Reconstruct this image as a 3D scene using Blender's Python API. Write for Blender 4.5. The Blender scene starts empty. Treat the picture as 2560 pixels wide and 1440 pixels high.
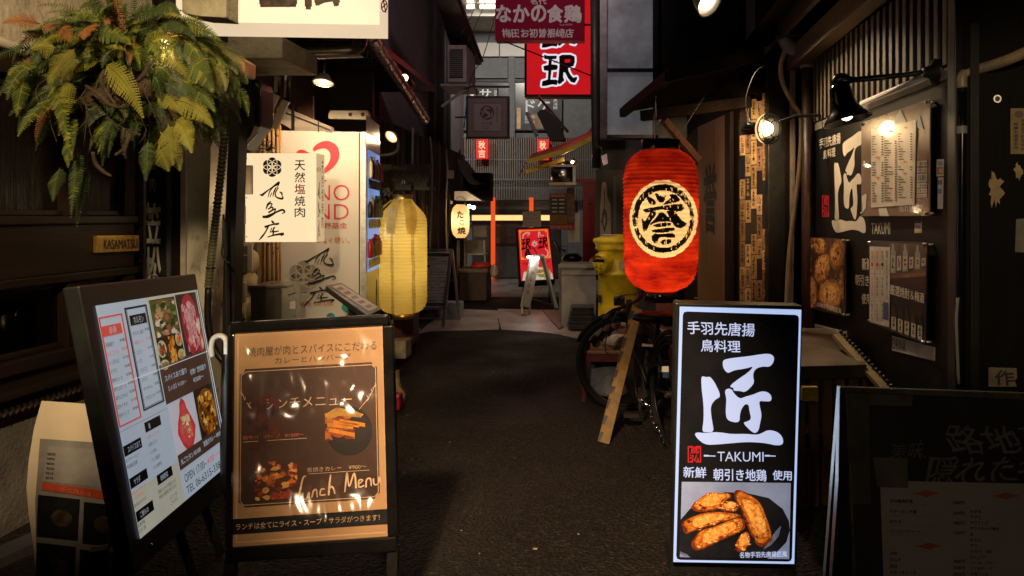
import bpy, bmesh, math, random
import numpy as np
from mathutils import Vector, Matrix, noise as mnoise
random.seed(7)
SC = bpy.context.scene
COL = SC.collection
# ------------------------------------------------------------------ camera, world, exposure
K = 0.72 * 2560.0            # focal length in photograph pixels
VX, VY, EYE = 1500.0, 540.0, 1.4
cam_d = bpy.data.cameras.new('camera'); cam = bpy.data.objects.new('camera', cam_d); COL.objects.link(cam)
cam.location = (0, 0, EYE); cam.rotation_euler = (math.radians(90), 0, 0)
cam_d.sensor_width = 36; cam_d.lens = 0.72 * 36
cam_d.shift_x = -(VX - 1280) / 2560; cam_d.shift_y = -(720 - VY) / 2560
cam_d.clip_start = 0.05; cam_d.clip_end = 400
SC.camera = cam
w = bpy.data.worlds.new('World'); SC.world = w; w.use_nodes = True
nt = w.node_tree; bg = nt.nodes['Background']
sky = nt.nodes.new('ShaderNodeTexSky'); sky.sky_type = 'NISHITA'; sky.sun_disc = False
sky.sun_elevation = math.radians(-7); sky.sun_rotation = math.radians(200)
nt.links.new(sky.outputs[0], bg.inputs[0]); bg.inputs[1].default_value = 0.05
SC.view_settings.view_transform = 'Standard'; SC.view_settings.look = 'None'
SC.view_settings.exposure = 0; SC.view_settings.gamma = 1
SC.render.engine = 'CYCLES'
SC.cycles.use_denoising = True
SC.cycles.sample_clamp_indirect = 4; SC.cycles.sample_clamp_direct = 0
SC.cycles.max_bounces = 7; SC.cycles.transparent_max_bounces = 12
SC.cycles.caustics_reflective = False; SC.cycles.caustics_refractive = False

# ------------------------------------------------------------------ helpers
def C(h, k=1.0):
    h = h.lstrip('#'); v = [int(h[i:i + 2], 16) / 255 for i in (0, 2, 4)]
    return tuple((x / 12.92 if x <= .04045 else ((x + .055) / 1.055) ** 2.4) * k for x in v)

MATS = {}
def M(name, col, rough=.6, metal=0., var=.25, sc=9., bump=0., bsc=60., emit=0., stretch=None, coat=0., col2=None, spec=.5, thr=None, trans=0.):
    """Principled material with noise in colour, roughness and relief."""
    if name in MATS: return MATS[name]
    m = bpy.data.materials.new(name); m.use_nodes = True; n = m.node_tree; L = n.links.new
    p = n.nodes['Principled BSDF']
    tc = n.nodes.new('ShaderNodeTexCoord'); mp = n.nodes.new('ShaderNodeMapping')
    L(tc.outputs['Object'], mp.inputs[0])
    if stretch: mp.inputs['Scale'].default_value = stretch
    nz = n.nodes.new('ShaderNodeTexNoise'); nz.inputs['Scale'].default_value = sc
    nz.inputs['Detail'].default_value = 6; nz.inputs['Roughness'].default_value = .62
    L(mp.outputs[0], nz.inputs['Vector'])
    rp = n.nodes.new('ShaderNodeValToRGB')
    a, b_ = thr or (.3, .7)
    rp.color_ramp.elements[0].position = a; rp.color_ramp.elements[1].position = b_
    c2 = col2 or tuple(min(1, x * (1 + var)) for x in col)
    c1 = col if col2 else tuple(x * (1 - var) for x in col)
    rp.color_ramp.elements[0].color = (*c1, 1); rp.color_ramp.elements[1].color = (*c2, 1)
    L(nz.outputs['Fac'], rp.inputs[0]); L(rp.outputs[0], p.inputs['Base Color'])
    mr = n.nodes.new('ShaderNodeMapRange'); mr.inputs[3].default_value = max(.04, rough - .12); mr.inputs[4].default_value = min(1, rough + .12)
    L(nz.outputs['Fac'], mr.inputs[0]); L(mr.outputs[0], p.inputs['Roughness'])
    p.inputs['Metallic'].default_value = metal
    p.inputs['Specular IOR Level'].default_value = spec
    if coat: p.inputs['Coat Weight'].default_value = coat
    if bump:
        n2 = n.nodes.new('ShaderNodeTexNoise'); n2.inputs['Scale'].default_value = bsc; n2.inputs['Detail'].default_value = 5
        L(mp.outputs[0], n2.inputs['Vector'])
        bp = n.nodes.new('ShaderNodeBump'); bp.inputs['Strength'].default_value = bump; bp.inputs['Distance'].default_value = .01
        L(n2.outputs['Fac'], bp.inputs['Height']); L(bp.outputs[0], p.inputs['Normal'])
    if emit:
        L(rp.outputs[0], p.inputs['Emission Color']); p.inputs['Emission Strength'].default_value = emit
    if trans:
        o = n.nodes['Material Output']; t = n.nodes.new('ShaderNodeBsdfTranslucent'); L(rp.outputs[0], t.inputs[0])
        mx = n.nodes.new('ShaderNodeMixShader'); mx.inputs[0].default_value = trans
        L(p.outputs[0], mx.inputs[1]); L(t.outputs[0], mx.inputs[2]); L(mx.outputs[0], o.inputs[0])
    MATS[name] = m
    return m

def glassy(name, tint=(1, 1, 1), mixf=.12, rough=.08, bump=0., bsc=9.):
    """Thin clear pane or film: see-through with a reflecting surface."""
    if name in MATS: return MATS[name]
    m = bpy.data.materials.new(name); m.use_nodes = True; n = m.node_tree; L = n.links.new
    n.nodes.remove(n.nodes['Principled BSDF']); o = n.nodes['Material Output']
    t = n.nodes.new('ShaderNodeBsdfTransparent'); t.inputs[0].default_value = (*tint, 1)
    g = n.nodes.new('ShaderNodeBsdfGlossy'); g.inputs['Roughness'].default_value = rough
    mx = n.nodes.new('ShaderNodeMixShader'); mx.inputs[0].default_value = mixf
    L(t.outputs[0], mx.inputs[1]); L(g.outputs[0], mx.inputs[2]); L(mx.outputs[0], o.inputs[0])
    if bump:
        tc = n.nodes.new('ShaderNodeTexCoord'); nz = n.nodes.new('ShaderNodeTexNoise'); nz.inputs['Scale'].default_value = bsc
        nz.inputs['Detail'].default_value = 3; nz.inputs['Distortion'].default_value = 1.2
        L(tc.outputs['Object'], nz.inputs['Vector'])
        bp = n.nodes.new('ShaderNodeBump'); bp.inputs['Strength'].default_value = bump; bp.inputs['Distance'].default_value = .03
        L(nz.outputs['Fac'], bp.inputs['Height']); L(bp.outputs[0], g.inputs['Normal'])
    MATS[name] = m
    return m

def E(name, col, k, var=.06, sc=3.):          # something that gives off light
    new = name not in MATS
    m = M(name, tuple(x for x in col), rough=.5, var=var, sc=sc, emit=k)
    if new:
        n = m.node_tree; i = n.nodes['Principled BSDF'].inputs['Base Color']
        if i.links: n.links.remove(i.links[0])
        i.default_value = (*[min(1, x) * .3 for x in col[:3]], 1)
    return m

def W(px, py, d):                              # the point of the place d metres ahead that the photograph shows at a pixel
    return Vector(((px - VX) * d / K, d, EYE + (VY - py) * d / K))
def gd(py): return EYE * K / (py - VY)         # distance of a point of the ground
def G(px, py, z=0.):
    d = (EYE - z) * K / (py - VY); v = W(px, py, d); v.z = z; return v
def px_of(v):
    return (VX + v[0] * K / v[1], VY - (v[2] - EYE) * K / v[1])

class Plane:
    def __init__(s, p, n):
        s.p = Vector(p); s.n = Vector(n).normalized()
        if s.n.dot(Vector((0, 0, EYE)) - s.p) < 0: s.n.negate()
    def at(s, px, py, off=0.):
        r = Vector(((px - VX) / K, 1, (VY - py) / K)); o = Vector((0, 0, EYE))
        t = (s.p - o).dot(s.n) / r.dot(s.n)
        return o + r * t + s.n * off
def front(d): return Plane((0, d, 1), (0, -1, 0))
def para(q, d):
    """Flat board whose four corners the photograph shows at q (TL, TR, BR, BL); d is the distance of the first."""
    r = [Vector(((x - VX) / K, 1, (VY - y) / K)) for x, y in q]
    A = np.array([[-r[1][i], r[2][i], -r[3][i]] for i in range(3)]); b = np.array([-r[0][i] * d for i in range(3)])
    t = np.linalg.solve(A, b)
    o = Vector((0, 0, EYE)); P = [o + r[0] * d, o + r[1] * t[0], o + r[2] * t[1], o + r[3] * t[2]]
    pl = Plane(P[0], (P[1] - P[0]).cross(P[3] - P[0])); pl.P = P
    return pl

_g = {}
def glyphs(s, bold=0., res=3):
    k = (s, bold, res)
    if k in _g: return _g[k]
    c = bpy.data.curves.new('t', 'FONT'); c.body = s; c.size = 1; c.offset = bold; c.resolution_u = res
    o = bpy.data.objects.new('t', c); COL.objects.link(o); bpy.context.view_layer.update()
    e = o.evaluated_get(bpy.context.evaluated_depsgraph_get()); me = bpy.data.meshes.new_from_object(e)
    v = np.array([(p.co.x, p.co.y) for p in me.vertices]); f = [tuple(p.vertices) for p in me.polygons]
    bpy.data.objects.remove(o); bpy.data.curves.remove(c); bpy.data.meshes.remove(me)
    lo, hi = v.min(0), v.max(0); v = (v - lo) / np.maximum(hi - lo, 1e-5); v[:, 1] = 1 - v[:, 1]
    _g[k] = (v, f); return _g[k]

class B:
    """Collects shapes of one part; out() links them as one mesh object."""
    def __init__(s, pl=None): s.v = []; s.f = []; s.mi = []; s.sm = []; s.mats = []; s.pl = pl
    def add(s, vs, fs, mat, smooth=False):
        if mat not in s.mats: s.mats.append(mat)
        k = s.mats.index(mat); o = len(s.v)
        s.v += [tuple(v) for v in vs]
        for f in fs: s.f.append(tuple(i + o for i in f)); s.mi.append(k); s.sm.append(smooth)
        return s
    def bm(s, bm, mat, smooth=False):
        bm.verts.index_update(); s.add([v.co.copy() for v in bm.verts], [[v.index for v in f.verts] for f in bm.faces], mat, smooth); bm.free(); return s
    # --- flat things given by their outline in the photograph, on the current plane
    def poly(s, pts, mat, off=0., th=0., bev=0.):
        a = [s.pl.at(x, y, off) for x, y in pts]; n = len(a)
        if not th: return s.add(a, [tuple(range(n))], mat)
        b = [p - s.pl.n * th for p in a]
        fs = [tuple(range(n)), tuple(range(2 * n - 1, n - 1, -1))] + [(i, i + n, (i + 1) % n + n, (i + 1) % n) for i in range(n)]
        if bev:
            bm = bmesh.new(); vs = [bm.verts.new(p) for p in a + b]
            for f in fs: bm.faces.new([vs[i] for i in f])
            bmesh.ops.bevel(bm, geom=bm.edges[:], offset=bev, segments=2, affect='EDGES', profile=.6)
            return s.bm(bm, mat)
        return s.add(a + b, fs, mat)
    def rect(s, x0, y0, x1, y1, mat, off=0., th=0., bev=0.): return s.poly([(x0, y0), (x1, y0), (x1, y1), (x0, y1)], mat, off, th, bev)
    def disc(s, cx, cy, rx, ry, mat, off=0., th=0., n=20, wob=0.):
        return s.poly([(cx + rx * math.cos(a) * (1 + random.uniform(-wob, wob)), cy + ry * math.sin(a) * (1 + random.uniform(-wob, wob))) for a in [2 * math.pi * i / n for i in range(n)]], mat, off, th)
    def line(s, x0, y0, x1, y1, wd, mat, off=0.):
        dx, dy = x1 - x0, y1 - y0; l = math.hypot(dx, dy) or 1; nx, ny = -dy / l * wd / 2, dx / l * wd / 2
        return s.poly([(x0 + nx, y0 + ny), (x1 + nx, y1 + ny), (x1 - nx, y1 - ny), (x0 - nx, y0 - ny)], mat, off)
    def frame(s, x0, y0, x1, y1, wd, mat, off=0.):
        return s.rect(x0, y0, x1, y0 + wd, mat, off).rect(x0, y1 - wd, x1, y1, mat, off).rect(x0, y0 + wd, x0 + wd, y1 - wd, mat, off).rect(x1 - wd, y0 + wd, x1, y1 - wd, mat, off)
    def ring(s, cx, cy, r, wd, mat, off=0., n=26, ry=None):
        ry = ry or r; a = [2 * math.pi * i / n for i in range(n)]
        vs = [s.pl.at(cx + (r + wd / 2) * math.cos(t), cy + (ry + wd / 2) * math.sin(t), off) for t in a] + [s.pl.at(cx + (r - wd / 2) * math.cos(t), cy + (ry - wd / 2) * math.sin(t), off) for t in a]
        return s.add(vs, [(i, (i + 1) % n, n + (i + 1) % n, n + i) for i in range(n)], mat)
    def stroke(s, pts, mat, off=0., k=1.):         # brush stroke: points (x, y, width)
        P = []
        for i in range(len(pts) - 1):
            p0, p1, p2, p3 = pts[max(i - 1, 0)], pts[i], pts[i + 1], pts[min(i + 2, len(pts) - 1)]
            for j in range(5):
                t = j / 5
                P.append([.5 * (2 * p1[q] + (p2[q] - p0[q]) * t + (2 * p0[q] - 5 * p1[q] + 4 * p2[q] - p3[q]) * t * t + (3 * p1[q] - p0[q] - 3 * p2[q] + p3[q]) * t ** 3) for q in range(3)])
        P.append(list(pts[-1])); L, R = [], []
        for i, p in enumerate(P):
            a, b = P[max(i - 1, 0)], P[min(i + 1, len(P) - 1)]
            dx, dy = b[0] - a[0], b[1] - a[1]; l = math.hypot(dx, dy) or 1; h = max(p[2], .3) * k / 2
            L.append(s.pl.at(p[0] - dy / l * h, p[1] + dx / l * h, off)); R.append(s.pl.at(p[0] + dy / l * h, p[1] - dx / l * h, off))
        n = len(P)
        return s.add(L + R, [(i, i + 1, n + i + 1, n + i) for i in range(n - 1)], mat)
    def text(s, t, x0, y0, x1, y1, mat, off=.002, bold=0., q=None, warp=0., res=3, slant=0.):
        if bold > .004:                            # heavy brush weight: layered copies of the glyph, nudged round a small circle
            q = q or [(x0, y0), (x1, y0), (x1, y1), (x0, y1)]; hh = abs(q[3][1] - q[0][1]); n_ = max(1, len(t)); hw = hh * min(1., abs(q[1][0] - q[0][0]) / n_ / max(hh, .1)); st_ = random.getstate()
            for i_ in range(6):
                random.setstate(st_); a = i_ * math.pi / 3; dx, dy = bold * math.cos(a) * hw, bold * math.sin(a) * hh
                s.text(t, 0, 0, 0, 0, mat, off + i_ * .00006, 0., [(x + dx, y + dy) for x, y in q], warp, res, slant)
            return s
        v, f = glyphs(t, bold, res); q = q or [(x0, y0), (x1, y0), (x1, y1), (x0, y1)]; o = []
        ph = random.random() * 6
        for a, b in v:
            if warp: a, b = a + warp * math.sin(b * 5 + ph + a * 3), b + warp * math.sin(a * 7 + ph * 2)
            a += slant * (1 - b)
            x = (q[0][0] * (1 - a) + q[1][0] * a) * (1 - b) + (q[3][0] * (1 - a) + q[2][0] * a) * b
            y = (q[0][1] * (1 - a) + q[1][1] * a) * (1 - b) + (q[3][1] * (1 - a) + q[2][1] * a) * b
            o.append(s.pl.at(x, y, off))
        return s.add(o, f, mat)
    def scribble(s, x0, y0, x1, y1, mat, off=.002, n=4):      # brush marks too small to read
        for i in range(n):
            a, c = y0 + (y1 - y0) * i / n, y0 + (y1 - y0) * (i + .8) / n; w_ = x1 - x0
            for j in range(3):
                yy = a + (c - a) * random.random(); s.stroke([(x0 + w_ * random.uniform(0, .3), yy, w_ * .16), (x0 + w_ * .5, yy + random.uniform(-.1, .2) * (c - a), w_ * .22), (x0 + w_ * random.uniform(.7, 1), yy + random.uniform(-.2, .3) * (c - a), w_ * .12)], mat, off)
            xx = x0 + w_ * random.uniform(.35, .65); s.stroke([(xx, a, w_ * .18), (xx + w_ * random.uniform(-.2, .2), (a + c) / 2, w_ * .22), (xx + w_ * random.uniform(-.3, .3), c, w_ * .1)], mat, off)
        return s
    def vtext(s, t, x0, y0, x1, y1, mat, off=.002, bold=0., gap=.12, warp=0.):
        h = (y1 - y0) / len(t)
        for i, ch in enumerate(t):
            if ch == ' ': continue
            s.text(ch, x0, y0 + h * (i + gap / 2), x1, y0 + h * (i + 1 - gap / 2), mat, off, bold, warp=warp)
        return s
    # --- solids
    def box(s, a, b, mat, bev=0., rot=None, seg=2):
        bm = bmesh.new(); bmesh.ops.create_cube(bm, size=1)
        a, b = Vector(a), Vector(b); c = (a + b) / 2; d = b - a
        for v in bm.verts: v.co = Vector((v.co.x * abs(d.x), v.co.y * abs(d.y), v.co.z * abs(d.z)))
        if bev: bmesh.ops.bevel(bm, geom=bm.edges[:], offset=bev, segments=seg, affect='EDGES', profile=.6)
        for v in bm.verts: v.co = ((rot @ v.co) if rot else v.co) + c
        return s.bm(bm, mat)
    def bar(s, a, b, wd, th, mat, up=(0, 0, 1), bev=0.):       # straight bar from a to b
        a, b = Vector(a), Vector(b); z = (b - a); l = z.length; z.normalize(); x = Vector(up).cross(z)
        if x.length < 1e-4: x = Vector((1, 0, 0)).cross(z)
        x.normalize(); y = z.cross(x); R = Matrix((x, y, z)).transposed()
        h = Vector((wd / 2, th / 2, l / 2)); c = (a + b) / 2
        return s.box(c - h, c + h, mat, bev, R)
    def tube(s, pts, r, mat, n=8, smooth=True, closed=False, sub=0):
        pts = [Vector(p) for p in pts]
        if sub:
            q = []; m = len(pts)
            for i in range(m if closed else m - 1):
                p0, p1, p2, p3 = [pts[(i + j) % m] if closed else pts[min(max(i + j, 0), m - 1)] for j in (-1, 0, 1, 2)]
                for j in range(sub):
                    t = j / sub; q.append(.5 * (2 * p1 + (p2 - p0) * t + (2 * p0 - 5 * p1 + 4 * p2 - p3) * t * t + (3 * p1 - p0 - 3 * p2 + p3) * t ** 3))
            if not closed: q.append(pts[-1])
            pts = q
        m = len(pts); R = r if isinstance(r, (list, tuple)) else [r] * m
        if len(R) != m: R = [R[int(i * (len(R) - 1) / max(1, m - 1))] for i in range(m)]
        vs, fs = [], []; up = None
        for i, p in enumerate(pts):
            a = pts[(i - 1) % m] if closed or i else p; b = pts[(i + 1) % m] if closed or i < m - 1 else p
            t = (b - a).normalized()
            if up is None: up = t.orthogonal().normalized()
            x = (up - t * up.dot(t));
            x = x.normalized() if x.length > 1e-5 else t.orthogonal().normalized()
            up = x; y = t.cross(x)
            vs += [p + (x * math.cos(2 * math.pi * j / n) + y * math.sin(2 * math.pi * j / n)) * R[i] for j in range(n)]
        for i in range(m if closed else m - 1):
            k = (i + 1) % m
            fs += [(i * n + j, i * n + (j + 1) % n, k * n + (j + 1) % n, k * n + j) for j in range(n)]
        if not closed: fs += [tuple(range(n - 1, -1, -1)), tuple(range((m - 1) * n, m * n))]
        return s.add(vs, fs, mat, smooth)
    def lathe(s, c, prof, mat, n=24, axis=(0, 0, 1), smooth=True):
        c = Vector(c); z = Vector(axis).normalized(); x = z.orthogonal().normalized(); y = z.cross(x); vs, fs = [], []
        for r, h in prof: vs += [c + z * h + (x * math.cos(2 * math.pi * j / n) + y * math.sin(2 * math.pi * j / n)) * r for j in range(n)]
        for i in range(len(prof) - 1): fs += [(i * n + j, i * n + (j + 1) % n, (i + 1) * n + (j + 1) % n, (i + 1) * n + j) for j in range(n)]
        return s.add(vs, fs, mat, smooth)
    def blob(s, c, r, mat, rough=.25, seed=0, sub=2, fl=(1, 1, 1)):
        bm = bmesh.new(); bmesh.ops.create_icosphere(bm, subdivisions=sub, radius=1)
        for v in bm.verts:
            k = 1 + rough * mnoise.noise(v.co * 1.6 + Vector((seed * 3.7, seed, 0)))
            v.co = Vector((v.co.x * r * fl[0] * k, v.co.y * r * fl[1] * k, v.co.z * r * fl[2] * k)) + Vector(c)
        return s.bm(bm, mat, True)
    def out(s, name, parent=None, **props):
        me = bpy.data.meshes.new(name); o = Vector(parent.location) if parent else Vector((0, 0, 0))
        if parent and parent.get('_root'): o = Vector(parent['_root'])
        if not parent and s.v:
            a = np.array(s.v); o = Vector(((a[:, 0].min() + a[:, 0].max()) / 2, (a[:, 1].min() + a[:, 1].max()) / 2, a[:, 2].min()))
        me.from_pydata([tuple(Vector(v) - o) for v in s.v], [], s.f)
        for m in s.mats: me.materials.append(m)
        me.polygons.foreach_set('material_index', s.mi); me.polygons.foreach_set('use_smooth', s.sm)
        me.update()
        ob = bpy.data.objects.new(name, me); COL.objects.link(ob)
        if parent: ob.parent = parent; ob['_root'] = tuple(o)
        else: ob.location = o
        for k_, v_ in props.items(): ob[k_] = v_
        return ob

def thing(name, label, cat, loc, group=None):
    o = bpy.data.objects.new(name, None); COL.objects.link(o); o.location = loc; o.empty_display_size = .05
    o['label'] = label; o['category'] = cat
    if group: o['group'] = group
    return o
def tag(o, label, cat, group=None):
    o['label'] = label; o['category'] = cat
    if group: o['group'] = group
    return o
def struct(o): o['kind'] = 'structure'; return o
def light(kind, loc, power, col, parent=None, size=.04, target=None, angle=None, blend=.4):
    l = bpy.data.lights.new('lamp_light', kind); l.energy = power; l.color = col; l.shadow_soft_size = size
    o = bpy.data.objects.new('lamp_light', l); COL.objects.link(o); o.location = loc
    if target is not None: o.rotation_euler = (Vector(target) - Vector(loc)).to_track_quat('-Z', 'Y').to_euler()
    if angle: l.spot_size = math.radians(angle); l.spot_blend = blend
    if parent: o.parent = parent; o.location = Vector(loc) - parent.location
    return o
WARM = (1, .62, .28); WARM2 = (1, .70, .40); COOL = (.72, .82, 1)

# ------------------------------------------------------------------ materials
m_black = M('black_paint', (.008, .008, .008), .45, var=.4, sc=14, bump=.05)
m_blackgl = M('black_gloss', (.006, .006, .006), .16, var=.3)
m_blackpl = M('black_plastic', (.012, .012, .012), .38, var=.3, bump=.06, bsc=200)
m_dwood = M('dark_wood', (.012, .0065, .0037), .58, spec=.12, var=.6, sc=6, bump=.25, bsc=30, stretch=(1, 1, .12))
m_dwoodh = M('dark_wood_rail', (.013, .0068, .004), .5, spec=.22, var=.6, sc=6, bump=.2, bsc=30, stretch=(1, .12, 1))
m_wood = M('brown_wood', (.16, .075, .03), .5, var=.55, sc=7, bump=.3, bsc=34, stretch=(1, 1, .1))
m_woodx = M('brown_wood_beam', (.2, .095, .04), .55, var=.55, sc=7, bump=.3, bsc=34, stretch=(.15, 1, 1))
m_grwood = M('grey_weathered_wood', (.22, .19, .16), .75, var=.55, sc=9, bump=.5, bsc=40, stretch=(.1, 1, 1))
m_stucco = M('beige_stucco', (.42, .36, .26), .9, var=.3, sc=5, bump=.9, bsc=26)
m_stucco2 = M('olive_stucco', (.30, .27, .18), .9, var=.35, sc=7, bump=1., bsc=34)
m_pillar = M('stained_plaster', (.50, .45, .34), .85, sc=16, bump=.5, bsc=30, col2=(.12, .10, .07), thr=(.56, .74), stretch=(1, 1, .6))
m_alu = M('aluminium', (.45, .45, .46), .35, metal=1, var=.2, sc=30)
m_steel = M('brushed_steel', (.5, .49, .47), .3, metal=1, var=.25, sc=12, stretch=(1, 1, .1), bump=.03)
m_chrome = M('chrome', (.6, .6, .6), .12, metal=1, var=.1)
m_white = M('white_paint', (.72, .70, .66), .45, var=.08, sc=4)
m_cream = M('cream_plastic', (.55, .50, .40), .5, var=.15)
m_grey = M('grey_plastic', (.25, .25, .25), .5, var=.2)
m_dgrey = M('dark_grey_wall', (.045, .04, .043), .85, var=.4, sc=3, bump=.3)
m_txtw = M('white_print', (.62, .60, .56), .6, var=.06)
m_txtk = M('black_print', (.012, .011, .010), .55, var=.2)
m_txtr = M('red_print', (.55, .03, .04), .5, var=.1)
m_gold = M('brass', (.55, .33, .08), .35, metal=.9, var=.25, sc=30)
m_yel = M('yellow_paint', (.55, .36, .03), .5, var=.3, sc=10, bump=.08)
m_redp = M('red_paint', (.35, .02, .015), .4, var=.3, sc=7)
m_paper = M('paper', (.58, .54, .46), .8, var=.1, sc=6)
m_brownp = M('rusty_brown_paint', (.055, .022, .012), .4, sc=14, bump=.2, col2=(.16, .07, .035), thr=(.55, .72), stretch=(1, 1, .25))
m_cable = M('black_cable', (.01, .01, .01), .5)
m_bulb = E('lit_bulb', (1, .78, .48), 14, var=0)
m_bulbs = E('lit_bulb_soft', (1, .80, .52), 5, var=0)

def letterplane(pl): return B(pl)

# ------------------------------------------------------------------ ground
def asphalt(name, base, wet, spec=.22):
    m = bpy.data.materials.new(name); m.use_nodes = True; n = m.node_tree; L = n.links.new; p = n.nodes['Principled BSDF']
    tc = n.nodes.new('ShaderNodeTexCoord')
    vo = n.nodes.new('ShaderNodeTexVoronoi'); vo.inputs['Scale'].default_value = 62
    n1 = n.nodes.new('ShaderNodeTexNoise'); n1.inputs['Scale'].default_value = 40; n1.inputs['Detail'].default_value = 8; n1.inputs['Roughness'].default_value = .7
    n2 = n.nodes.new('ShaderNodeTexNoise'); n2.inputs['Scale'].default_value = 1.1; n2.inputs['Detail'].default_value = 5
    for x in (vo, n1, n2): L(tc.outputs['Object'], x.inputs['Vector'])
    r = n.nodes.new('ShaderNodeValToRGB'); r.color_ramp.elements[0].color = (*[c * .25 for c in base], 1); r.color_ramp.elements[1].color = (*[c * 4.5 for c in base], 1)
    r.color_ramp.elements[0].position = .3; r.color_ramp.elements[1].position = .86; e_ = r.color_ramp.elements.new(.6); e_.color = (*[c * 1.2 for c in base], 1)
    mx = n.nodes.new('ShaderNodeMix'); mx.data_type = 'FLOAT'; mx.inputs[0].default_value = .45
    L(n1.outputs['Fac'], mx.inputs[2]); L(vo.outputs['Color'], mx.inputs[3]); L(mx.outputs[0], r.inputs[0])
    m2 = n.nodes.new('ShaderNodeMix'); m2.data_type = 'RGBA'; m2.blend_type = 'MULTIPLY'; m2.inputs[0].default_value = .55
    L(r.outputs[0], m2.inputs[6]); L(n2.outputs['Fac'], m2.inputs[7]); L(m2.outputs[2], p.inputs['Base Color'])
    mr = n.nodes.new('ShaderNodeMapRange'); mr.inputs[1].default_value = .35; mr.inputs[2].default_value = .65; mr.inputs[3].default_value = wet; mr.inputs[4].default_value = min(.9, wet + .45); p.inputs['Specular IOR Level'].default_value = spec
    L(n2.outputs['Fac'], mr.inputs[0]); L(mr.outputs[0], p.inputs['Roughness'])
    ad = n.nodes.new('ShaderNodeMath'); ad.operation = 'ADD'; L(n1.outputs['Fac'], ad.inputs[0]); L(vo.outputs['Distance'], ad.inputs[1])
    bp = n.nodes.new('ShaderNodeBump'); bp.inputs['Strength'].default_value = 1.; bp.inputs['Distance'].default_value = .03
    L(ad.outputs[0], bp.inputs['Height']); L(bp.outputs[0], p.inputs['Normal'])
    return m
m_asph = asphalt('asphalt', (.026, .0205, .0155), .5)
m_conc = M('stained_concrete', (.30, .26, .24), .45, var=.65, sc=1.9, bump=.25, bsc=50)
m_tile = M('paving_tile', (.20, .19, .18), .45, var=.3, sc=3)

b = B(); b.add([(-90, -60, 0), (90, -60, 0), (90, 120, 0), (-90, 120, 0)], [(0, 1, 2, 3)], m_asph); struct(b.out('ground'))
def jag(pts, amp=.02, n=10):
    o = []
    for i in range(len(pts)):
        a, c = Vector(pts[i]), Vector(pts[(i + 1) % len(pts)])
        for j in range(n): t = j / n; o.append(a.lerp(c, t) + (Vector((random.uniform(-amp, amp), random.uniform(-amp, amp), 0)) if j else Vector((0, 0, 0))))
    return o
b = B(); P = [G(x, y, .004) for x, y in ((1035, 836), (1080, 828), (1160, 826), (1247, 824))]; Q = [G(1246, 776, .004), G(1130, 772, .004)]
b.add(jag(P + Q, .012, 6), [tuple(range(36))], m_conc)
P = [G(x, y, .004) for x, y in ((1254, 824), (1330, 828), (1400, 836), (1470, 852), (1500, 856))]; Q = [G(1450, 776, .004), G(1244, 772, .004)]
b.add(jag(P + Q, .012, 6), [tuple(range(42))], m_conc); struct(b.out('concrete_paving'))
b = B(); rl = random.Random(4)
for i in range(26):                          # crumbs, ends and leaf bits on the road
    p = G(rl.uniform(1010, 1480), rl.uniform(880, 1430), .006); a = rl.uniform(0, 6.3); l = rl.uniform(.004, .012); w_ = l * rl.uniform(.15, .5)
    u, v = Vector((math.cos(a), math.sin(a), 0)), Vector((-math.sin(a), math.cos(a), 0)); b.add([p - u * l - v * w_, p + u * l - v * w_, p + u * l + v * w_ + Vector((0, 0, .004)), p - u * l + v * w_ + Vector((0, 0, .003))], [(0, 1, 2, 3)], M('litter_' + str(i % 3), ((.20, .16, .12), (.14, .07, .05), (.10, .075, .04))[i % 3], .8))
o = b.out('litter'); o['kind'] = 'stuff'
b = B()                                      # tiled arcade street at the far end
for i in range(16):
    for j in range(9):
        x0 = -3.2 + i * .26; y0 = 12.7 + j * .45
        b.add([(x0, y0, .004), (x0 + .255, y0, .004), (x0 + .255, y0 + .444, .004), (x0, y0 + .444, .004)], [(0, 1, 2, 3)], m_tile if (i * 5 + j * 3) % 4 else M('dark_paving_tile', (.12, .11, .105), .4))
struct(b.out('arcade_paving'))
b = B()
for i in range(4):
    d0 = 5.0 + i * .98; b.box((-2.75, d0, 0), (-2.08 - .03 * i, d0 + .972, .05), m_conc, .008)
struct(b.out('kerb_strip'))
tag(B().box((-2.2, 6.95, .051), (-1.83, 7.16, .22), M('rough_stone', (.33, .29, .22), .8, var=.4, sc=12, bump=.6), .012).out('stone_block'), 'rough pale stone block on the kerb under the dark red bin', 'stone block')

# ------------------------------------------------------------------ buildings that enclose the alley
XL, XR = -2.6, 1.45
LW = Plane((XL, 0, 0), (1, 0, 0)); RW = Plane((XR, 0, 0), (-1, 0, 0))

# left foreground: timber shopfront
t = thing('wooden_shopfront', 'dark timber shopfront with glazed panels and mouldings left of the alley', 'shopfront', (XL, 3.0, 0))
b = B()
b.box((XL - .12, .6, 2.12), (XL, 4.28, 4.2), m_stucco)
b.out('wall', t)
b = B(); b.box((XL - .12, .6, 0), (XL - .01, 4.28, .56), M('grey_render', (.12, .105, .09), .9, var=.5, sc=4, bump=.6)); b.box((XL - .9, .6, .56), (XL - .8, 4.1, 2.2), m_black).box((XL - .8, .6, .70), (XL - .13, 4.1, .755), m_dwoodh); b.out('plinth', t)
b = B()
for z0, z1, x in ((2.02, 2.12, .03), (1.36, 1.40, .02), (1.12, 1.36, 0), (1.08, 1.12, .02), (.70, .76, .03), (.56, .70, 0), (.60, .63, .045)):
    b.box((XL - .1, .6, z0), (XL + x, 4.12, z1), m_dwoodh, .006)
for d0, d1 in ((.6, .7), (1.9, 2.0), (3.60, 3.74), (4.03, 4.12)):
    b.box((XL - .1, d0, .76), (XL + .004, d1, 1.08), m_dwood, .004); b.box((XL - .1, d0, 1.40), (XL + .004, d1, 2.02), m_dwood, .004)
b.out('frame', t)
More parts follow.
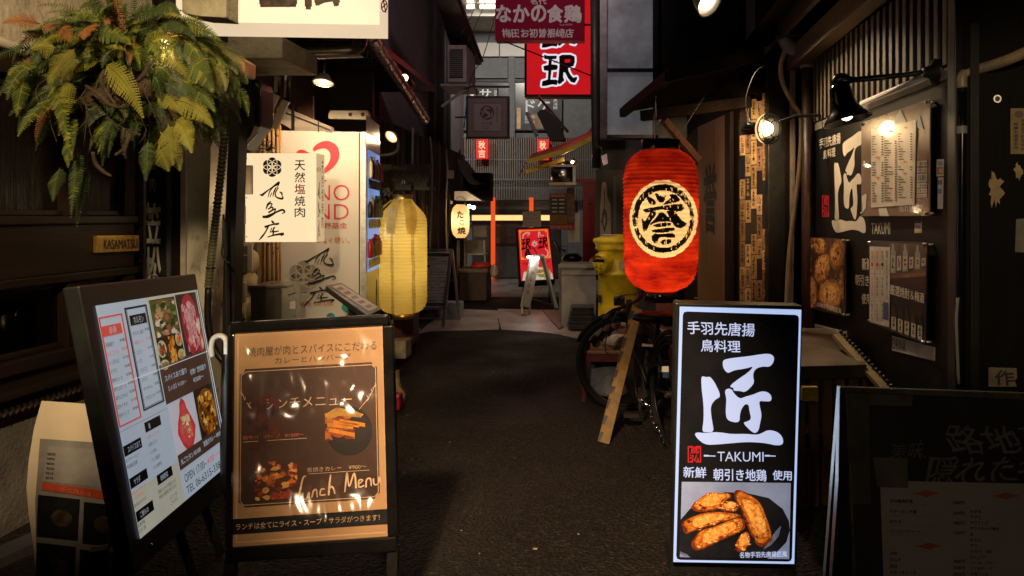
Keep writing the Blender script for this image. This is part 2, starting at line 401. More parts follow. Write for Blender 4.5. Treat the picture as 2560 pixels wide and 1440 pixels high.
m_ribgl = M('ribbed_glass', (.008, .006, .005), .2, var=.4, bump=.5, bsc=40, stretch=(1, 14, .05), spec=.35)
for (d0, d1) in ((.7, 1.9), (2.0, 3.6), (3.74, 4.03)):
    bb = B().box((XL - .07, d0, 1.40), (XL - .05, d1, 2.02), m_ribgl)
    for e in (1.415, 1.99): bb.box((XL - .05, d0, e - .012), (XL - .02, d1, e + .012), m_dwoodh, .004)
    bb.out('window', t)
    bb = B().box((XL - .07, d0, .76), (XL - .05, d1, 1.08), glassy('shop_pane', (.55, .53, .48), .05, .06))
    for e in (.775, 1.065): bb.box((XL - .05, d0, e - .012), (XL - .02, d1, e + .012), m_dwoodh, .004)
    bb.out('window', t)
b = B()
for i in range(90):                              # carved rope moulding under the glazing
    d0 = 1.0 + i * .035; b.tube([(XL + .012, d0, .515), (XL + .03, d0 + .02, .54), (XL + .012, d0 + .04, .555)], .011, m_dwoodh, 5)
b.out('rope_moulding', t)
t = tag(B().tube([(XL + .06, 1.0, 2.19), (XL + .06, 2.6, 2.17), (XL + .055, 3.45, 2.12), (XL + .05, 4.1, 2.08)], .024, m_cream, 10).out('conduit'), 'pale conduit running along the stucco above the timber shopfront', 'conduit')
t = thing('name_plate', 'small brass name plate with black capitals on the dark timber shopfront', 'sign', (XL, 3.9, 1.2))
b = B(LW); b.poly([(232, 590), (338, 588), (338, 627), (232, 632)], m_gold, .022, .021, .002); b.out('plate', t)
b = B(LW); b.text('KASAMATSU', 0, 0, 0, 0, m_txtk, .0235, .012, q=[(249, 599), (333, 598), (333, 621), (249, 623)]); b.out('lettering', t)
# jars seen behind the lower glass
p = Vector((XL - .16, 3.42, .76)); t = thing('glass_jar', 'empty clip-top glass jar standing by the lower left shop window', 'jar', p)
b = B().lathe((p.x, p.y, .765), [(.0, 0), (.075, 0), (.09, .02), (.09, .16), (.06, .2), (.06, .215)], M('jar_glass', (.005, .005, .004), .25, spec=.2), 20); b.out('body', t)
b = B().lathe((p.x, p.y, .982), [(0, .02), (.055, .02), (.065, .012), (.065, 0), (.06, -.004)], M('jar_glass', (.03,) * 3), 20).tube([(p.x + .07, p.y + .03 * math.cos(a), .93 + .04 * math.sin(a)) for a in np.linspace(0, 6.2, 10)], .003, m_steel, 5); b.out('lid', t)

# recessed jambs next to the shopfront
F43 = front(4.3)
b = B(F43)
t = thing('rope_carved_post', 'dark post carved like a twisted rope beside the shopfront', 'post', W(352, 560, 4.26))
b = B(); p = W(351, 540, 4.24)
b.tube([(p.x - .012, p.y, 0), (p.x - .012, p.y, 2.4)], .026, m_dwood, 10)
for i in range(62):
    z = .1 + i * .036; b.tube([(p.x - .035, p.y - .01, z), (p.x - .01, p.y - .034, z + .018), (p.x + .02, p.y - .01, z + .036)], .0105, m_dwood, 6)
b.out('shaft', t)
t = thing('vertical_shop_banner', 'narrow black banner with white brush characters beside the carved post', 'banner', W(386, 540, 4.36))
b = B(front(4.36)); b.rect(357, 330, 414, 1000, m_black, 0, .012)
b.rect(356, 330, 366, 1000, M('banner_edge', (.42, .38, .31), .7), .002); b.out('board', t)
b = B(front(4.36))
m_ban = M('banner_print', (.42, .39, .34), .7, var=.1)
b.text('焼', 376, 386, 390, 424, m_ban, .003); b.text('肉', 375, 443, 389, 480, m_ban, .003)
b.text('笠', 363, 508, 402, 608, m_ban, .003, .03, warp=.02); b.text('松', 362, 618, 403, 742, m_ban, .003, .03, warp=.02); b.out('lettering', t)
t = thing('plaster_pillar', 'stained cream plaster pillar between dark jamb and corrugated conduit', 'pillar', G(495, 1060))
b = B(front(4.36)); b.poly([(466, 120), (532, 120), (526, 420), (516, 700), (500, 1125), (463, 1125), (466, 700)], m_pillar, 0, .3); b.out('shaft', t)
b = B(front(4.34)); b.poly([(452, 120), (465, 120), (462, 1125), (450, 1125)], M('pale_trim', (.36, .32, .26), .6), 0, .3); b.out('trim', t)
tag(B(front(4.38)).rect(414, 100, 452, 1130, m_dwood, 0, .06).rect(419, 100, 429, 1130, m_dgrey, .012, .01).out('door_jamb'), 'dark brown door jamb between black banner and plaster pillar', 'door jamb')
t = B(); pts = [W(x, y, 4.22) for x, y in ((574, 150), (570, 210), (563, 320), (553, 430), (541, 540), (530, 630), (521, 720))]
q = []
for i in range(len(pts) - 1):
    for j in range(44): q.append(pts[i].lerp(pts[i + 1], j / 44))
t.tube(q, [.0235 if (i // 2) % 2 else .0200 for i in range(len(q))], M('corrugated_conduit', (.10, .09, .055), .5, var=.3), 12, smooth=False)
for y_ in (508, 670):
    c_ = W(544 if y_ == 508 else 527, y_, 4.22); t.lathe(c_, [(.027, -.004), (.027, .004)], m_black, 12)
t.tube([W(521, 720, 4.22), W(520, 800, 4.24), W(535, 870, 4.26), W(560, 905, 4.27)], .019, m_black, 8, sub=4)
tag(t.out('corrugated_conduit'), 'corrugated cable conduit climbing beside the plaster pillar', 'conduit')
tag(B(front(4.2)).poly([(577, 120), (602, 120), (598, 330), (588, 600), (578, 1130), (548, 1130), (560, 600), (572, 330)], m_black, 0, .1, .006).out('post'), 'tall black post left of the lit flower-emblem sign', 'post')
t = B(); t.tube([W(572, 1000, 4.1)] + [W(x, y, 4.05) for x, y in ((560, 560), (558, 600), (556, 640), (575, 660))], .006, m_cable, 6, sub=4); tag(t.out('cable'), 'thin black cable looped over the tall black post', 'cable')

# fascia, beam and lintels above
t = tag(B(front(4.0)).poly([(470, 86), (706, 90), (706, 146), (560, 145), (470, 150)], m_stucco2, 0, .5, .008).out('stucco_fascia'), 'rough olive stucco block under the big lit shop sign', 'fascia')
tag(B(front(3.55)).poly([(482, 98), (520, 92), (612, 152), (610, 188), (560, 186), (500, 128)], m_woodx, 0, .12, .006).out('timber_bracket'), 'reddish brown timber bracket end beside the fern', 'bracket')
t = B(front(3.62)); t.poly([(455, 60), (500, 58), (545, 80), (545, 96), (470, 90)], m_black, 0, .1, .004); tag(t.out('lamp_housing'), 'black housing tucked between fern and timber bracket', 'housing')
tag(B(front(3.25)).poly([(452, -60), (566, -60), (565, 44), (500, 40), (455, 32)], m_stucco2, 0, .12, .006).out('beam_end'), 'chipped plaster beam end in front of the big lit sign', 'beam')
tag(B(front(4.7)).poly([(560, 146), (900, 136), (906, 141), (560, 153)], m_brownp, 0, .04).out('steel_angle'), 'rusty steel angle under the soffit beside the stucco block', 'steel angle')
tag(B().tube([W(700, 138, 4.9), W(760, 132, 4.9), W(870, 128, 4.9), W(893, 122, 4.95), W(905, 106, 5.0), W(908, 70, 5.1)], .034, M('dull_pipe', (.16, .13, .10), .3, metal=.8, var=.3), 14, sub=4).out('drain_pipe'), 'dull metal pipe running horizontally below the lit sign', 'pipe')

# dark recess with slatted soffit over the drinks machine
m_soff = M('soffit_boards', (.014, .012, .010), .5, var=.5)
t = thing('soffit', 'dark slatted soffit over the drinks machine recess', 'soffit', (-2.4, 6.5, 2.9))
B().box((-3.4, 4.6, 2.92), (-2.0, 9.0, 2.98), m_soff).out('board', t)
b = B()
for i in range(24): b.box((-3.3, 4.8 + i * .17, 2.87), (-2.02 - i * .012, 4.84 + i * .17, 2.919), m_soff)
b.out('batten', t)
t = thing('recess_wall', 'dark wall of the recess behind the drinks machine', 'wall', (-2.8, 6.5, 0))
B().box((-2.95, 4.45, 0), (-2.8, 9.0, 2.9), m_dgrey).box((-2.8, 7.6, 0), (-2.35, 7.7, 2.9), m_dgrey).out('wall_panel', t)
# left buildings further along
t = thing('dark_upper_building', 'dark plastered upper storey on the left of the alley', 'building', (-2.7, 11, 0))
B().box((-3.2, 9.02, 2.3), (-2.7, 14.6, 8.5), M('purple_grey_plaster', (.15, .12, .14), .9, var=.25, sc=2.2, bump=.3)).out('wall', t)
b = B()
for x_, d_ in ((-2.62, 11.6), (-2.6, 12.2), (-2.63, 12.9)): b.box((x_ - .08, d_, 2.0), (x_, d_ + .12, 7.), m_dgrey)
b.out('pilaster', t)
t = thing('timber_house', 'dark timber ground floor with tangled cables behind the yellow lantern', 'building', (-2.5, 9.5, 0))
b = B()
for i in range(34): b.box((-2.6, 7.72 + i * .17, 0), (-2.47 + (i % 3) * .006, 7.885 + i * .17, 2.5), m_dwood)
b.out('wall', t)
b = B()
for i in range(7):
    x0 = -2.38; d0 = 9.2 + i * .5
    xx = x0 + random.uniform(-.03, .06)
    b.tube([(xx + random.uniform(-.015, .015), d0 + random.uniform(-.04, .04), 2.5 - j * .33) for j in range(7)], random.uniform(.010, .02), m_dgrey if i % 2 else M('grey_pipe', (.16, .15, .14), .6), 6, sub=3)
b.out('cable_bundle', t)
b = B()                                           # old tiled eave
m_shing = M('old_shingles', (.035, .030, .022), .6, var=.5, sc=12)
for j in range(5):
    for i in range(18):
        x0 = -2.34 + i * .034; z = 1.93 - j * .05; y0 = 7.62 - j * .06
        b.box((x0, y0 - .03, z - .05), (x0 + .032, y0, z + .004), m_shing, .003)
b.box((-2.36, 7.34, 1.66), (-1.70, 7.62, 1.69), m_shing)
b.out('eave', t)
t = thing('corrugated_eave', 'corrugated metal eave high on the left above the air conditioner', 'eave', W(1170, 60, 9))
b = B(); A0, A1 = W(1128, -40, 8.2), W(1204, 162, 10.6); A2, A3 = W(1080, -40, 8.2), W(1140, 165, 10.6)
b.add([A0, A1, A3, A2, A0 + Vector((0, 0, .05)), A1 + Vector((0, 0, .05)), A3 + Vector((0, 0, .05)), A2 + Vector((0, 0, .05))], [(0, 1, 2, 3), (7, 6, 5, 4), (0, 4, 5, 1), (1, 5, 6, 2), (2, 6, 7, 3), (3, 7, 4, 0)], m_black); b.out('soffit_board', t)
b = B()
for i in range(46):
    p = A0.lerp(A1, i / 46); b.tube([p + Vector((.03, 0, .03)), p + Vector((-.25, 0, .12))], .016, m_dgrey, 6)
b.out('roof_sheet', t)
t = thing('small_awning', 'small weathered awning over the octopus stall', 'awning', W(1190, 430, 12))
b = B(); a_, c_ = W(1142, 398, 11.2), W(1168, 402, 12.4); e_, f_ = W(1238, 458, 12.6), W(1186, 462, 11.2)
q = []
for i in range(9):
    for j in range(7):
        u, v = i / 8, j / 6; p = (a_.lerp(c_, v)).lerp(f_.lerp(e_, v), u); p.z -= .1 * math.sin(u * 3.1) + .015 * math.sin(v * 19); q.append(p)
b.add(q, [(i * 7 + j, i * 7 + j + 1, (i + 1) * 7 + j + 1, (i + 1) * 7 + j) for i in range(8) for j in range(6)], M('awning_cloth', (.10, .09, .075), .7, var=.4), True)
b.out('canopy', t)
B(front(12.0)).rect(1158, 432, 1226, 502, m_dwood, 0, .3).out('fascia', t)
B(front(11.4)).poly([(1136, 478), (1165, 478), (1205, 502), (1136, 500)], m_white, 0, .3).out('soffit', t)

# ------------------------------------------------------------------ far end: arcade street and facade
DF = 16.4
FA = front(DF)
m_fgrey = M('facade_grey', (.17, .18, .20), .6, var=.2)
m_fwin = M('facade_window', (.10, .11, .13), .25, var=.4, sc=1.2)
m_slat = M('taupe_slats', (.22, .19, .165), .6, var=.2)
t = thing('arcade_facade', 'grey slatted shop facade closing the far end of the alley', 'building', (-1.8, DF, 0))
B().box((-9, DF + .08, 0), (6, DF + .3, 9), m_fgrey).out('wall', t)
b = B(FA); 
b.rect(1165, 108, 1248, 142, m_white, .05, .04); b.rect(1251, 108, 1312, 142, m_white, .05, .04); b.rect(1090, 108, 1162, 142, m_white, .05, .04); b.rect(1315, 108, 1440, 142, m_white, .05, .04); b.out('fascia_panel', t)
b = B(FA)
b.rect(1090, 146, 1270, 196, m_fgrey, .05, .04); b.rect(1288, 146, 1440, 196, m_fgrey, .05, .04)
for y in (199, 203): b.rect(1090, y, 1272, y + 2, m_black, .055); b.rect(1288, y, 1440, y + 2, m_black, .055)
b.rect(1272, 142, 1288, 345, m_fgrey, .09, .05); b.out('mullion', t)
B(FA).rect(1090, 208, 1271, 326, m_fwin, .02, .01).rect(1287, 208, 1405, 326, m_fwin, .02, .01).out('window', t)
b = B(FA); m_fl = M('window_lettering', (.75, .75, .72), .5, emit=.18)
b.text('マサ', 1168, 224, 1228, 245, m_fl, .03, .03); b.text('慰', 1236, 226, 1243, 240, m_fl, .03)
b.text('ド', 1315, 252, 1337, 280, m_fl, .03, .03); b.text('ケ', 1345, 248, 1374, 280, m_fl, .03, .03)
b.vtext('×海鮮', 1383, 246, 1394, 275, m_fl, .03)
b.text('SAKE', 1313, 289, 1337, 295, m_fl, .03, .02); b.text('NO', 1313, 296, 1325, 302, m_fl, .03, .02); b.text('MADO', 1313, 303, 1337, 309, m_fl, .03, .02)
b.text('酒', 1340, 298, 1344, 310, m_txtr, .03); b.out('lettering', t)
B(FA).rect(1292, 270, 1302, 322, M('window_interior_lit', (.55, .36, .18), .6, emit=.25), .024).out('interior_panel', t)
B(FA).rect(1330, 285, 1366, 322, M('window_interior_dim', (.25, .17, .10), .6, emit=.12, var=.7, sc=3), .023).out('interior_panel', t)
b = B()                                            # slatted cladding
z0, z1 = W(0, 452, DF).z, W(0, 344, DF).z
for i in range(84): x = -4.2 + i * .05; b.box((x, DF - .09, z0), (x + .028, DF + .02, z1), m_slat)
b.box((-4.2, DF - .02, z0), (0, DF + .04, z1), m_dgrey)
for y in (400, 449): z = W(0, y, DF).z; b.box((-4.2, DF - .098, z - .015), (0, DF - .092, z + .015), m_fgrey)
b.out('slat_cladding', t)
b = B(); z0, z1 = W(0, 500, DF).z, W(0, 452, DF).z
for i in range(60): x = -3.2 + i * .054; b.box((x, DF - .16, z0), (x + .024, DF - .12, z1), m_slat)
b.out('slat_screen', t)
b = B(FA); b.rect(1165, 500, 1440, 536, M('transom_glass', (.05, .05, .05), .2), .0, .03); b.rect(1165, 524, 1440, 534, m_black, .03, .03); b.rect(1165, 552, 1440, 556, m_black, .03, .03)
b.out('transom', t)
B(FA).rect(1180, 538, 1392, 551, E('warm_light_strip', (1, .58, .22), 1.3), .01, .02).out('lit_band', t)
b = B(FA); b.rect(1180, 556, 1400, 700, M('shop_interior', (.05, .045, .04), .5, var=.8, sc=1.6), -.02, .03)
for x, y, w_, h_, c_ in ((1186, 566, 30, 30, '#6a5a48'), (1240, 566, 56, 28, '#4a3a2c'), (1250, 596, 40, 12, '#5c2a22'), (1310, 580, 30, 40, '#3c332a'), (1240, 556, 60, 6, '#8a7650')):
    b.rect(x, y, x + w_, y + h_, M('interior_' + c_, C(c_, .5), .6, var=.5, sc=6), -.015)
b.out('glass_front', t)
b = B(FA); b.rect(1224, 560, 1228, 700, m_black, .04, .06); b.rect(1237, 608, 1318, 613, m_black, .04, .06); b.rect(1237, 613, 1318, 692, M('door_panel', (.045, .05, .058), .35, var=.3), .02, .03); b.rect(1228, 692, 1440, 703, m_black, .05, .06); b.out('door', t)
for i, (x, y0, y1) in enumerate(((1232, 494, 692), (1328, 494, 690))):
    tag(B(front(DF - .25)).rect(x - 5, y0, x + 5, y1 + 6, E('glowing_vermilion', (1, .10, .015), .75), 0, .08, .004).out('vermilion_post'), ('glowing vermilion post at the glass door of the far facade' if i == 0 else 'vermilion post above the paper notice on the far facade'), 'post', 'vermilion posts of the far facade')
for i, (x0, x1, y0, y1) in enumerate(((1190, 1220, 348, 397), (1343, 1372, 348, 400))):
    t = thing('red_sign', ('small lit red sign under the square patterned sign' if i == 0 else 'small lit red sign half hidden behind the red awning'), 'sign', W(x0, y1, DF - .3), 'small red signs on the far facade')
    B(front(DF - .3)).rect(x0, y0, x1, y1, E('lit_red_small', (1, .035, .02), .62), 0, .08, .006).out('case', t)
    b = B(front(DF - .3)); b.vtext('秋吉', x0 + 6, y0 + 3, x1 - 7, y1 - 2, E('cream_letters', (1, .7, .45), .9), .003, .02); b.out('lettering', t)
t = thing('arcade_ceiling', 'pale arcade ceiling over the street at the far end', 'ceiling', (-2, 14, 5.4))
B().box((-8, 11.8, 5.5), (4, DF, 5.56), M('arcade_ceiling_panel', (.62, .57, .44), .6)).out('panel', t)
b = B(); b.box((-8, 14.6, 5.36), (4, 14.7, 5.5), m_white); b.box((-8, 13.3, 5.36), (4, 13.36, 5.5), m_white); b.out('beam', t)
for k_, (y, x0, x1) in enumerate(((2, 1168, 1184), (2, 1200, 1238), (17, 1167, 1187), (17, 1200, 1240), (100, 1200, 1240))):
    d_ = (5.42 - EYE) * K / (VY - y)
    t = tag(B().tube([W(x0, y, d_), W(x1, y, d_)], .04, E('fluorescent_tube', (1, .93, .78), 3.2, var=0), 8).out('fluorescent_tube'), ('fluorescent tube at the very top edge, short one' , 'fluorescent tube at the very top edge, long one', 'short fluorescent tube under the arcade ceiling, upper pair', 'long fluorescent tube under the arcade ceiling, upper pair', 'single fluorescent tube above the white fascia panels')[k_], 'tube light', 'fluorescent tubes of the arcade')
for dx in (-5.5, -2, 1.5): light('SPOT', (dx, 12.6, 5.25), 300, (1, .9, .76), None, .1, (dx, 16.4, 2.2), 100, .5)

# ------------------------------------------------------------------ left side: lit signs, drinks machine, meters
m_acr = E('lit_cream_acrylic', (1, .74, .44), .98, var=.03, sc=1.2)
m_acr2 = E('lit_cream_acrylic_side', (1, .70, .38), .55, var=.03)
t = thing('overhead_shop_sign', 'large lit cream box sign with black brush characters at the top left', 'sign', W(700, 95, 3.45))
m_acrt = E('lit_cream_overhead', (1, .78, .52), .95, var=.03)
PB = [W(562, -420, 3.36), W(949, -420, 3.36), W(949, 62, 3.36), W(562, 56, 3.36)]
BK = [W(440, -420, 3.58), W(970, -420, 3.58), W(970, 97, 3.58), W(440, 89, 3.58)]
b = B(); b.add(PB, [(0, 1, 2, 3)], m_acrt); b.out('face', t)
b = B(); b.add([PB[3], PB[2], BK[2], BK[3], PB[1], BK[1], PB[0], BK[0]], [(0, 1, 2, 3), (1, 4, 5, 2), (0, 3, 7, 6), (4, 6, 7, 5), (2, 5, 7, 3)], E('lit_cream_overhead_return', (1, .76, .50), .78, var=.03)); b.out('case', t)
m_brush = M('brush_black', (.02, .012, .008), .5, col2=(.10, .055, .035), sc=30, thr=(.45, .75))
b = B(Plane(PB[0], (0, -1, 0)))
b.text('笠', 650, -150, 740, 14, m_brush, .004, .05, warp=.02); b.text('松', 748, -150, 850, 14, m_brush, .004, .05, warp=.02)
b.stroke([(655, 12, 10), (690, 8, 15), (725, 12, 13), (738, 8, 4)], m_brush, .005)
b.pl = Plane(PB[1], (BK[1] - PB[1]).cross(Vector((0, 0, 1)))); b.ring(959, 15, 7, 3, m_txtr, .003, ry=14); b.line(955, -8, 963, 32, 3, m_txtr, .003); b.line(953, 20, 965, 8, 3, m_txtr, .003); b.out('lettering', t)
light('AREA', W(735, 92, 3.45) - Vector((0, 0, .02)), 1.5, WARM2, t, size=.5, target=W(735, 2000, 3.45)).data.size = .6

# flower emblem used on two signs
def flower(b, cx, cy, r, dark, lightm, off, wd, ctr=None):
    cs = [(cx, cy)] + [(cx + r * math.sin(i * math.pi / 3), cy + r * math.cos(i * math.pi / 3)) for i in range(6)]
    for x, y in cs: b.disc(x, y, r, r, dark, off, n=24)
    for k, (x, y) in enumerate(cs): b.ring(x, y, r - wd * .5, wd, lightm, off + .0012 + k * .00005, n=28)
    if ctr:
        for x, y in cs: b.disc(x, y, wd * .8, wd * .8, ctr, off + .002, n=8)
BR = [  # three brush characters, traced in 2.88x zoom from (560, 340)
 [(258, 420, 3), (275, 425, 12), (300, 405, 9), (340, 375, 6), (385, 345, 13), (398, 334, 9), (385, 372, 4)], [(392, 338, 8), (355, 368, 6), (330, 400, 6), (318, 442, 3)], [(378, 368, 5), (362, 400, 8), (352, 438, 3)], [(392, 372, 7), (374, 402, 6), (372, 432, 7), (395, 448, 9), (422, 450, 11), (424, 432, 3)], [(400, 402, 4), (416, 412, 9), (420, 436, 3)], [(345, 408, 5), (332, 440, 4)],
 [(302, 530, 3), (318, 492, 11), (340, 470, 4)], [(322, 490, 7), (347, 488, 6), (330, 520, 6), (316, 530, 3)], [(318, 525, 6), (352, 513, 7), (345, 542, 4)], [(320, 552, 9), (370, 524, 8), (362, 552, 5)], [(300, 578, 6), (360, 556, 9), (418, 532, 11), (437, 546, 9), (418, 560, 4)], [(278, 582, 12), (320, 580, 14), (368, 558, 5)],
 [(343, 607, 4), (352, 620, 11), (364, 628, 4)], [(293, 656, 12), (340, 640, 8), (396, 630, 9), (372, 642, 3)], [(320, 650, 9), (300, 690, 7), (272, 728, 9), (250, 752, 2)], [(345, 660, 5), (335, 690, 4)], [(367, 655, 6), (350, 690, 7), (384, 688, 4)], [(330, 692, 5), (396, 684, 6)], [(358, 658, 5), (354, 714, 8)], [(313, 728, 5), (370, 712, 9), (428, 704, 12), (408, 720, 3)]]
def brushname(b, f, m, off, k):
    for s_ in BR: b.stroke([(*f(x, y), wd * k) for x, y, wd in s_], m, off)

t = thing('projecting_box_sign', 'lit cream box sign with a black flower emblem on the black post', 'sign', W(705, 607, 4.9))
FS = front(4.86)
b = B(FS); b.rect(613, 383, 790, 605, m_acr, 0, .01, .003); b.out('face', t)
b = B(); A_, B_ = [W(790, 383, 4.86), W(790, 605, 4.86)], [W(811, 387, 5.05), W(811, 603, 5.05)]; Cc = [W(613, 383, 5.05), W(613, 605, 5.05)]
b.add([A_[0], A_[1], B_[1], B_[0], Vector((Cc[0].x + .02, 5.05, A_[0].z)), Vector((Cc[1].x + .02, 5.05, A_[1].z)), W(614, 384, 4.87), W(614, 604, 4.87)], [(0, 1, 2, 3), (3, 2, 5, 4), (0, 3, 4, 6), (1, 7, 5, 2), (6, 4, 5, 7)], m_acr2); b.out('case', t)
b = B(FS); flower(b, 681, 418, 13, m_txtk, m_acr, .002, 1.5, m_txtr)
brushname(b, lambda x, y: (560 + x / 2.88, 340 + y / 2.88), M('brush_brown', (.03, .018, .008), .5, var=.3), .002, .5)
for ch, y, mm in (('天', 401, m_txtk), ('然', 431, m_txtk), ('塩', 460, m_txtr), ('焼', 490, m_txtk), ('肉', 518, m_txtk)): b.text(ch, 737, y, 763, y + 25, mm, .002, .012, warp=.015)
sp = Plane(A_[0], (A_[0] - A_[1]).cross(B_[0] - A_[0])); b.pl = sp
flower(b, 796, 424, 3.2, m_grey, m_acr2, .002, .8)
brushname(b, lambda x, y: (793 + (x - 250) / 28, 340 + y / 2.88), m_txtk, .002, .1)
b.vtext('天然塩焼肉', 803, 402, 808, 572, m_txtk, .002); b.out('lettering', t)
B(FS).disc(617, 397, 1.6, 1.6, m_black, .003, n=8).disc(617, 592, 1.6, 1.6, m_black, .003, n=8).disc(617, 494, 1.6, 1.6, m_black, .003, n=8).out('screw', t)
light('POINT', W(700, 640, 4.95), 1.2, WARM2, t, .1)
light('POINT', W(560, 500, 4.75) + Vector((.25, -.3, 0)), 1.5, WARM2, t, .12)

# drinks machine, its white side to the camera
t = thing('vending_machine', 'white drinks machine with red heart print on its side panel', 'vending machine', (-2.15, 6.1, .1))
S0, S1 = Vector((-2.57, 5.68, 0)), Vector((-1.84, 5.80, 0)); S2 = Vector((-1.955, 6.55, 0)); S3 = Vector((-2.68, 6.43, 0))
Z0, Z1 = .12, 2.06
VS = Plane(S0, (S1 - S0).cross(Vector((0, 0, 1)))); VF = Plane(S1, (S2 - S1).cross(Vector((0, 0, 1))))
m_vw = M('machine_white', (.56, .53, .49), .32, var=.05, sc=2, coat=.4)
b = B(); b.add([S0 + Vector((0, 0, Z0)), S1 + Vector((0, 0, Z0)), S1 + Vector((0, 0, Z1)), S0 + Vector((0, 0, Z1)), S3 + Vector((0, 0, Z0)), S2 + Vector((0, 0, Z0)), S2 + Vector((0, 0, Z1)), S3 + Vector((0, 0, Z1))], [(0, 1, 2, 3), (3, 2, 6, 7), (7, 6, 5, 4), (4, 0, 3, 7), (4, 5, 1, 0)], m_vw); b.out('body', t)
b = B(VS); b.rect(897, 331, 900, 930, M('panel_gap', (.02, .02, .02), .6), .001); b.rect(902, 330, 914, 950, m_alu, .004, .003); b.out('edge_trim', t)
m_red = M('machine_red', (.52, .02, .045), .45, var=.1); m_or = M('orange_print', (.55, .16, .05), .5)
b = B(VS)
b.stroke([(742, 386, 7), (752, 380, 12), (770, 386, 10), (783, 398, 6)], m_red, .003)
b.stroke([(784, 376, 8), (795, 367, 14), (815, 362, 20), (833, 372, 24), (837, 392, 22), (828, 412, 16), (812, 428, 10), (802, 434, 3)], m_red, .003)
b.text('ONO', 0, 0, 0, 0, m_red, .003, -.012, q=[(742, 462), (874, 462), (874, 501), (742, 501)]); b.text('AND', 0, 0, 0, 0, m_red, .003, -.012, q=[(742, 510), (872, 510), (872, 548), (742, 548)])
b.line(790, 451, 817, 451, 2, m_red, .003)
b.text('矢野基金', 789, 556, 868, 571, m_red, .003); b.text('つなぐ想い。', 788, 592, 874, 608, m_or, .003)
b.text('AsukaZa Co.,Ltd.', 722, 752, 834, 765, m_or, .003, .006)
m_gf = M('grey_emblem', (.30, .27, .24), .5, var=.05)
flower(b, 759, 690, 20, m_gf, m_vw, .002, 2, m_or)
brushname(b, lambda x, y: (761 + (x - 258) / 2.3, 622 + (y - 334) / 2.9), m_txtk, .005, .40)
for x, y, r, c_ in ((827, 793, 11, '#0a8fb5'), (866, 768, 12, '#12a58c'), (848, 805, 9, '#2aa0a0'), (872, 796, 10, '#28a888')): b.disc(x, y, r, r, M('dot' + c_, C(c_, .7), .5), .004)
b.out('side_print', t)
m_vblue = E('machine_window_light', (.22, .36, 1), .7, var=.5, sc=2.5)
def vf(u, z): return S1.lerp(S2, u) + Vector((0, 0, z)) + VF.n * .002
def vquad(b, u0, u1, z0, z1, m, off=0.):
    q = [S1.lerp(S2, u) + Vector((0, 0, z)) + VF.n * off for u, z in ((u0, z0), (u1, z0), (u1, z1), (u0, z1))]
    b.add(q, [(0, 1, 2, 3)], m)
b = B(); vquad(b, 0, 1, Z0, Z1, m_alu, .001); vquad(b, .06, .94, .95, 1.93, m_vblue, .004); b.out('front', t)
b = B()
for r_, z in enumerate((1.62, 1.30, .98)):
    vquad(b, .04, .96, z, z + .075, M('button_rail', (.03, .03, .05), .3), .014)
    for i in range(13):
        u = .07 + i * .067; vquad(b, u, u + .035, z + .02, z + .05, M('button', (.25, .25, .4), .3), .02)
b.out('button_row', t)
for r_, z in enumerate((1.70, 1.385, 1.065)):
    for i in range(10):
        p = S1.lerp(S2, .1 + i * .088) + VF.n * .03 + Vector((0, 0, z)); hh = random.uniform(.13, .19); c_ = random.choice(('#b01010', '#18409a', '#0f7a3a', '#c9c2b0', '#b88a10', '#7a1540', '#1a1a1a'))
        p -= VF.n * .012; b = B().lathe(p, [(0, 0), (.02, 0), (.022, .01), (.022, hh * .75), (.01, hh * .9), (.01, hh), (0, hh)], M('can' + c_, C(c_), .35, coat=.4), 10); b.out('drink_can', t)
b = B(); vquad(b, .2, .8, .2, .42, m_black, .006); vquad(b, .7, .86, .55, .85, m_blackgl, .006); b.out('dispensing_slot', t)
b = B(); vquad(b, 0, .95, 2.06, 2.20, M('top_banner', (.30, .25, .27), .5, var=.3), .0); b.out('top_banner', t)
light('AREA', S1.lerp(S2, .5) + VF.n * .08 + Vector((0, 0, 1.45)), 1.2, (.5, .62, 1), t, target=S1.lerp(S2, .5) + VF.n * 2 + Vector((0, 0, 1.2))).data.size = .5
b = B(); b.box((-2.3, 5.95, 2.16), (-1.9, 6.0, 2.25), m_cream)
t = thing('punched_batten', 'pale timber batten with two round holes above the drinks machine', 'batten', W(870, 298, 6.0))
B(front(6.0)).poly([(822, 283), (826, 276), (918, 276), (923, 290), (918, 298), (820, 296)], m_cream, 0, .05, .003).out('board', t)
B(front(6.0)).disc(876, 286, 5, 5, m_black, .002).disc(907, 286, 5, 5, m_black, .002).out('hole', t)

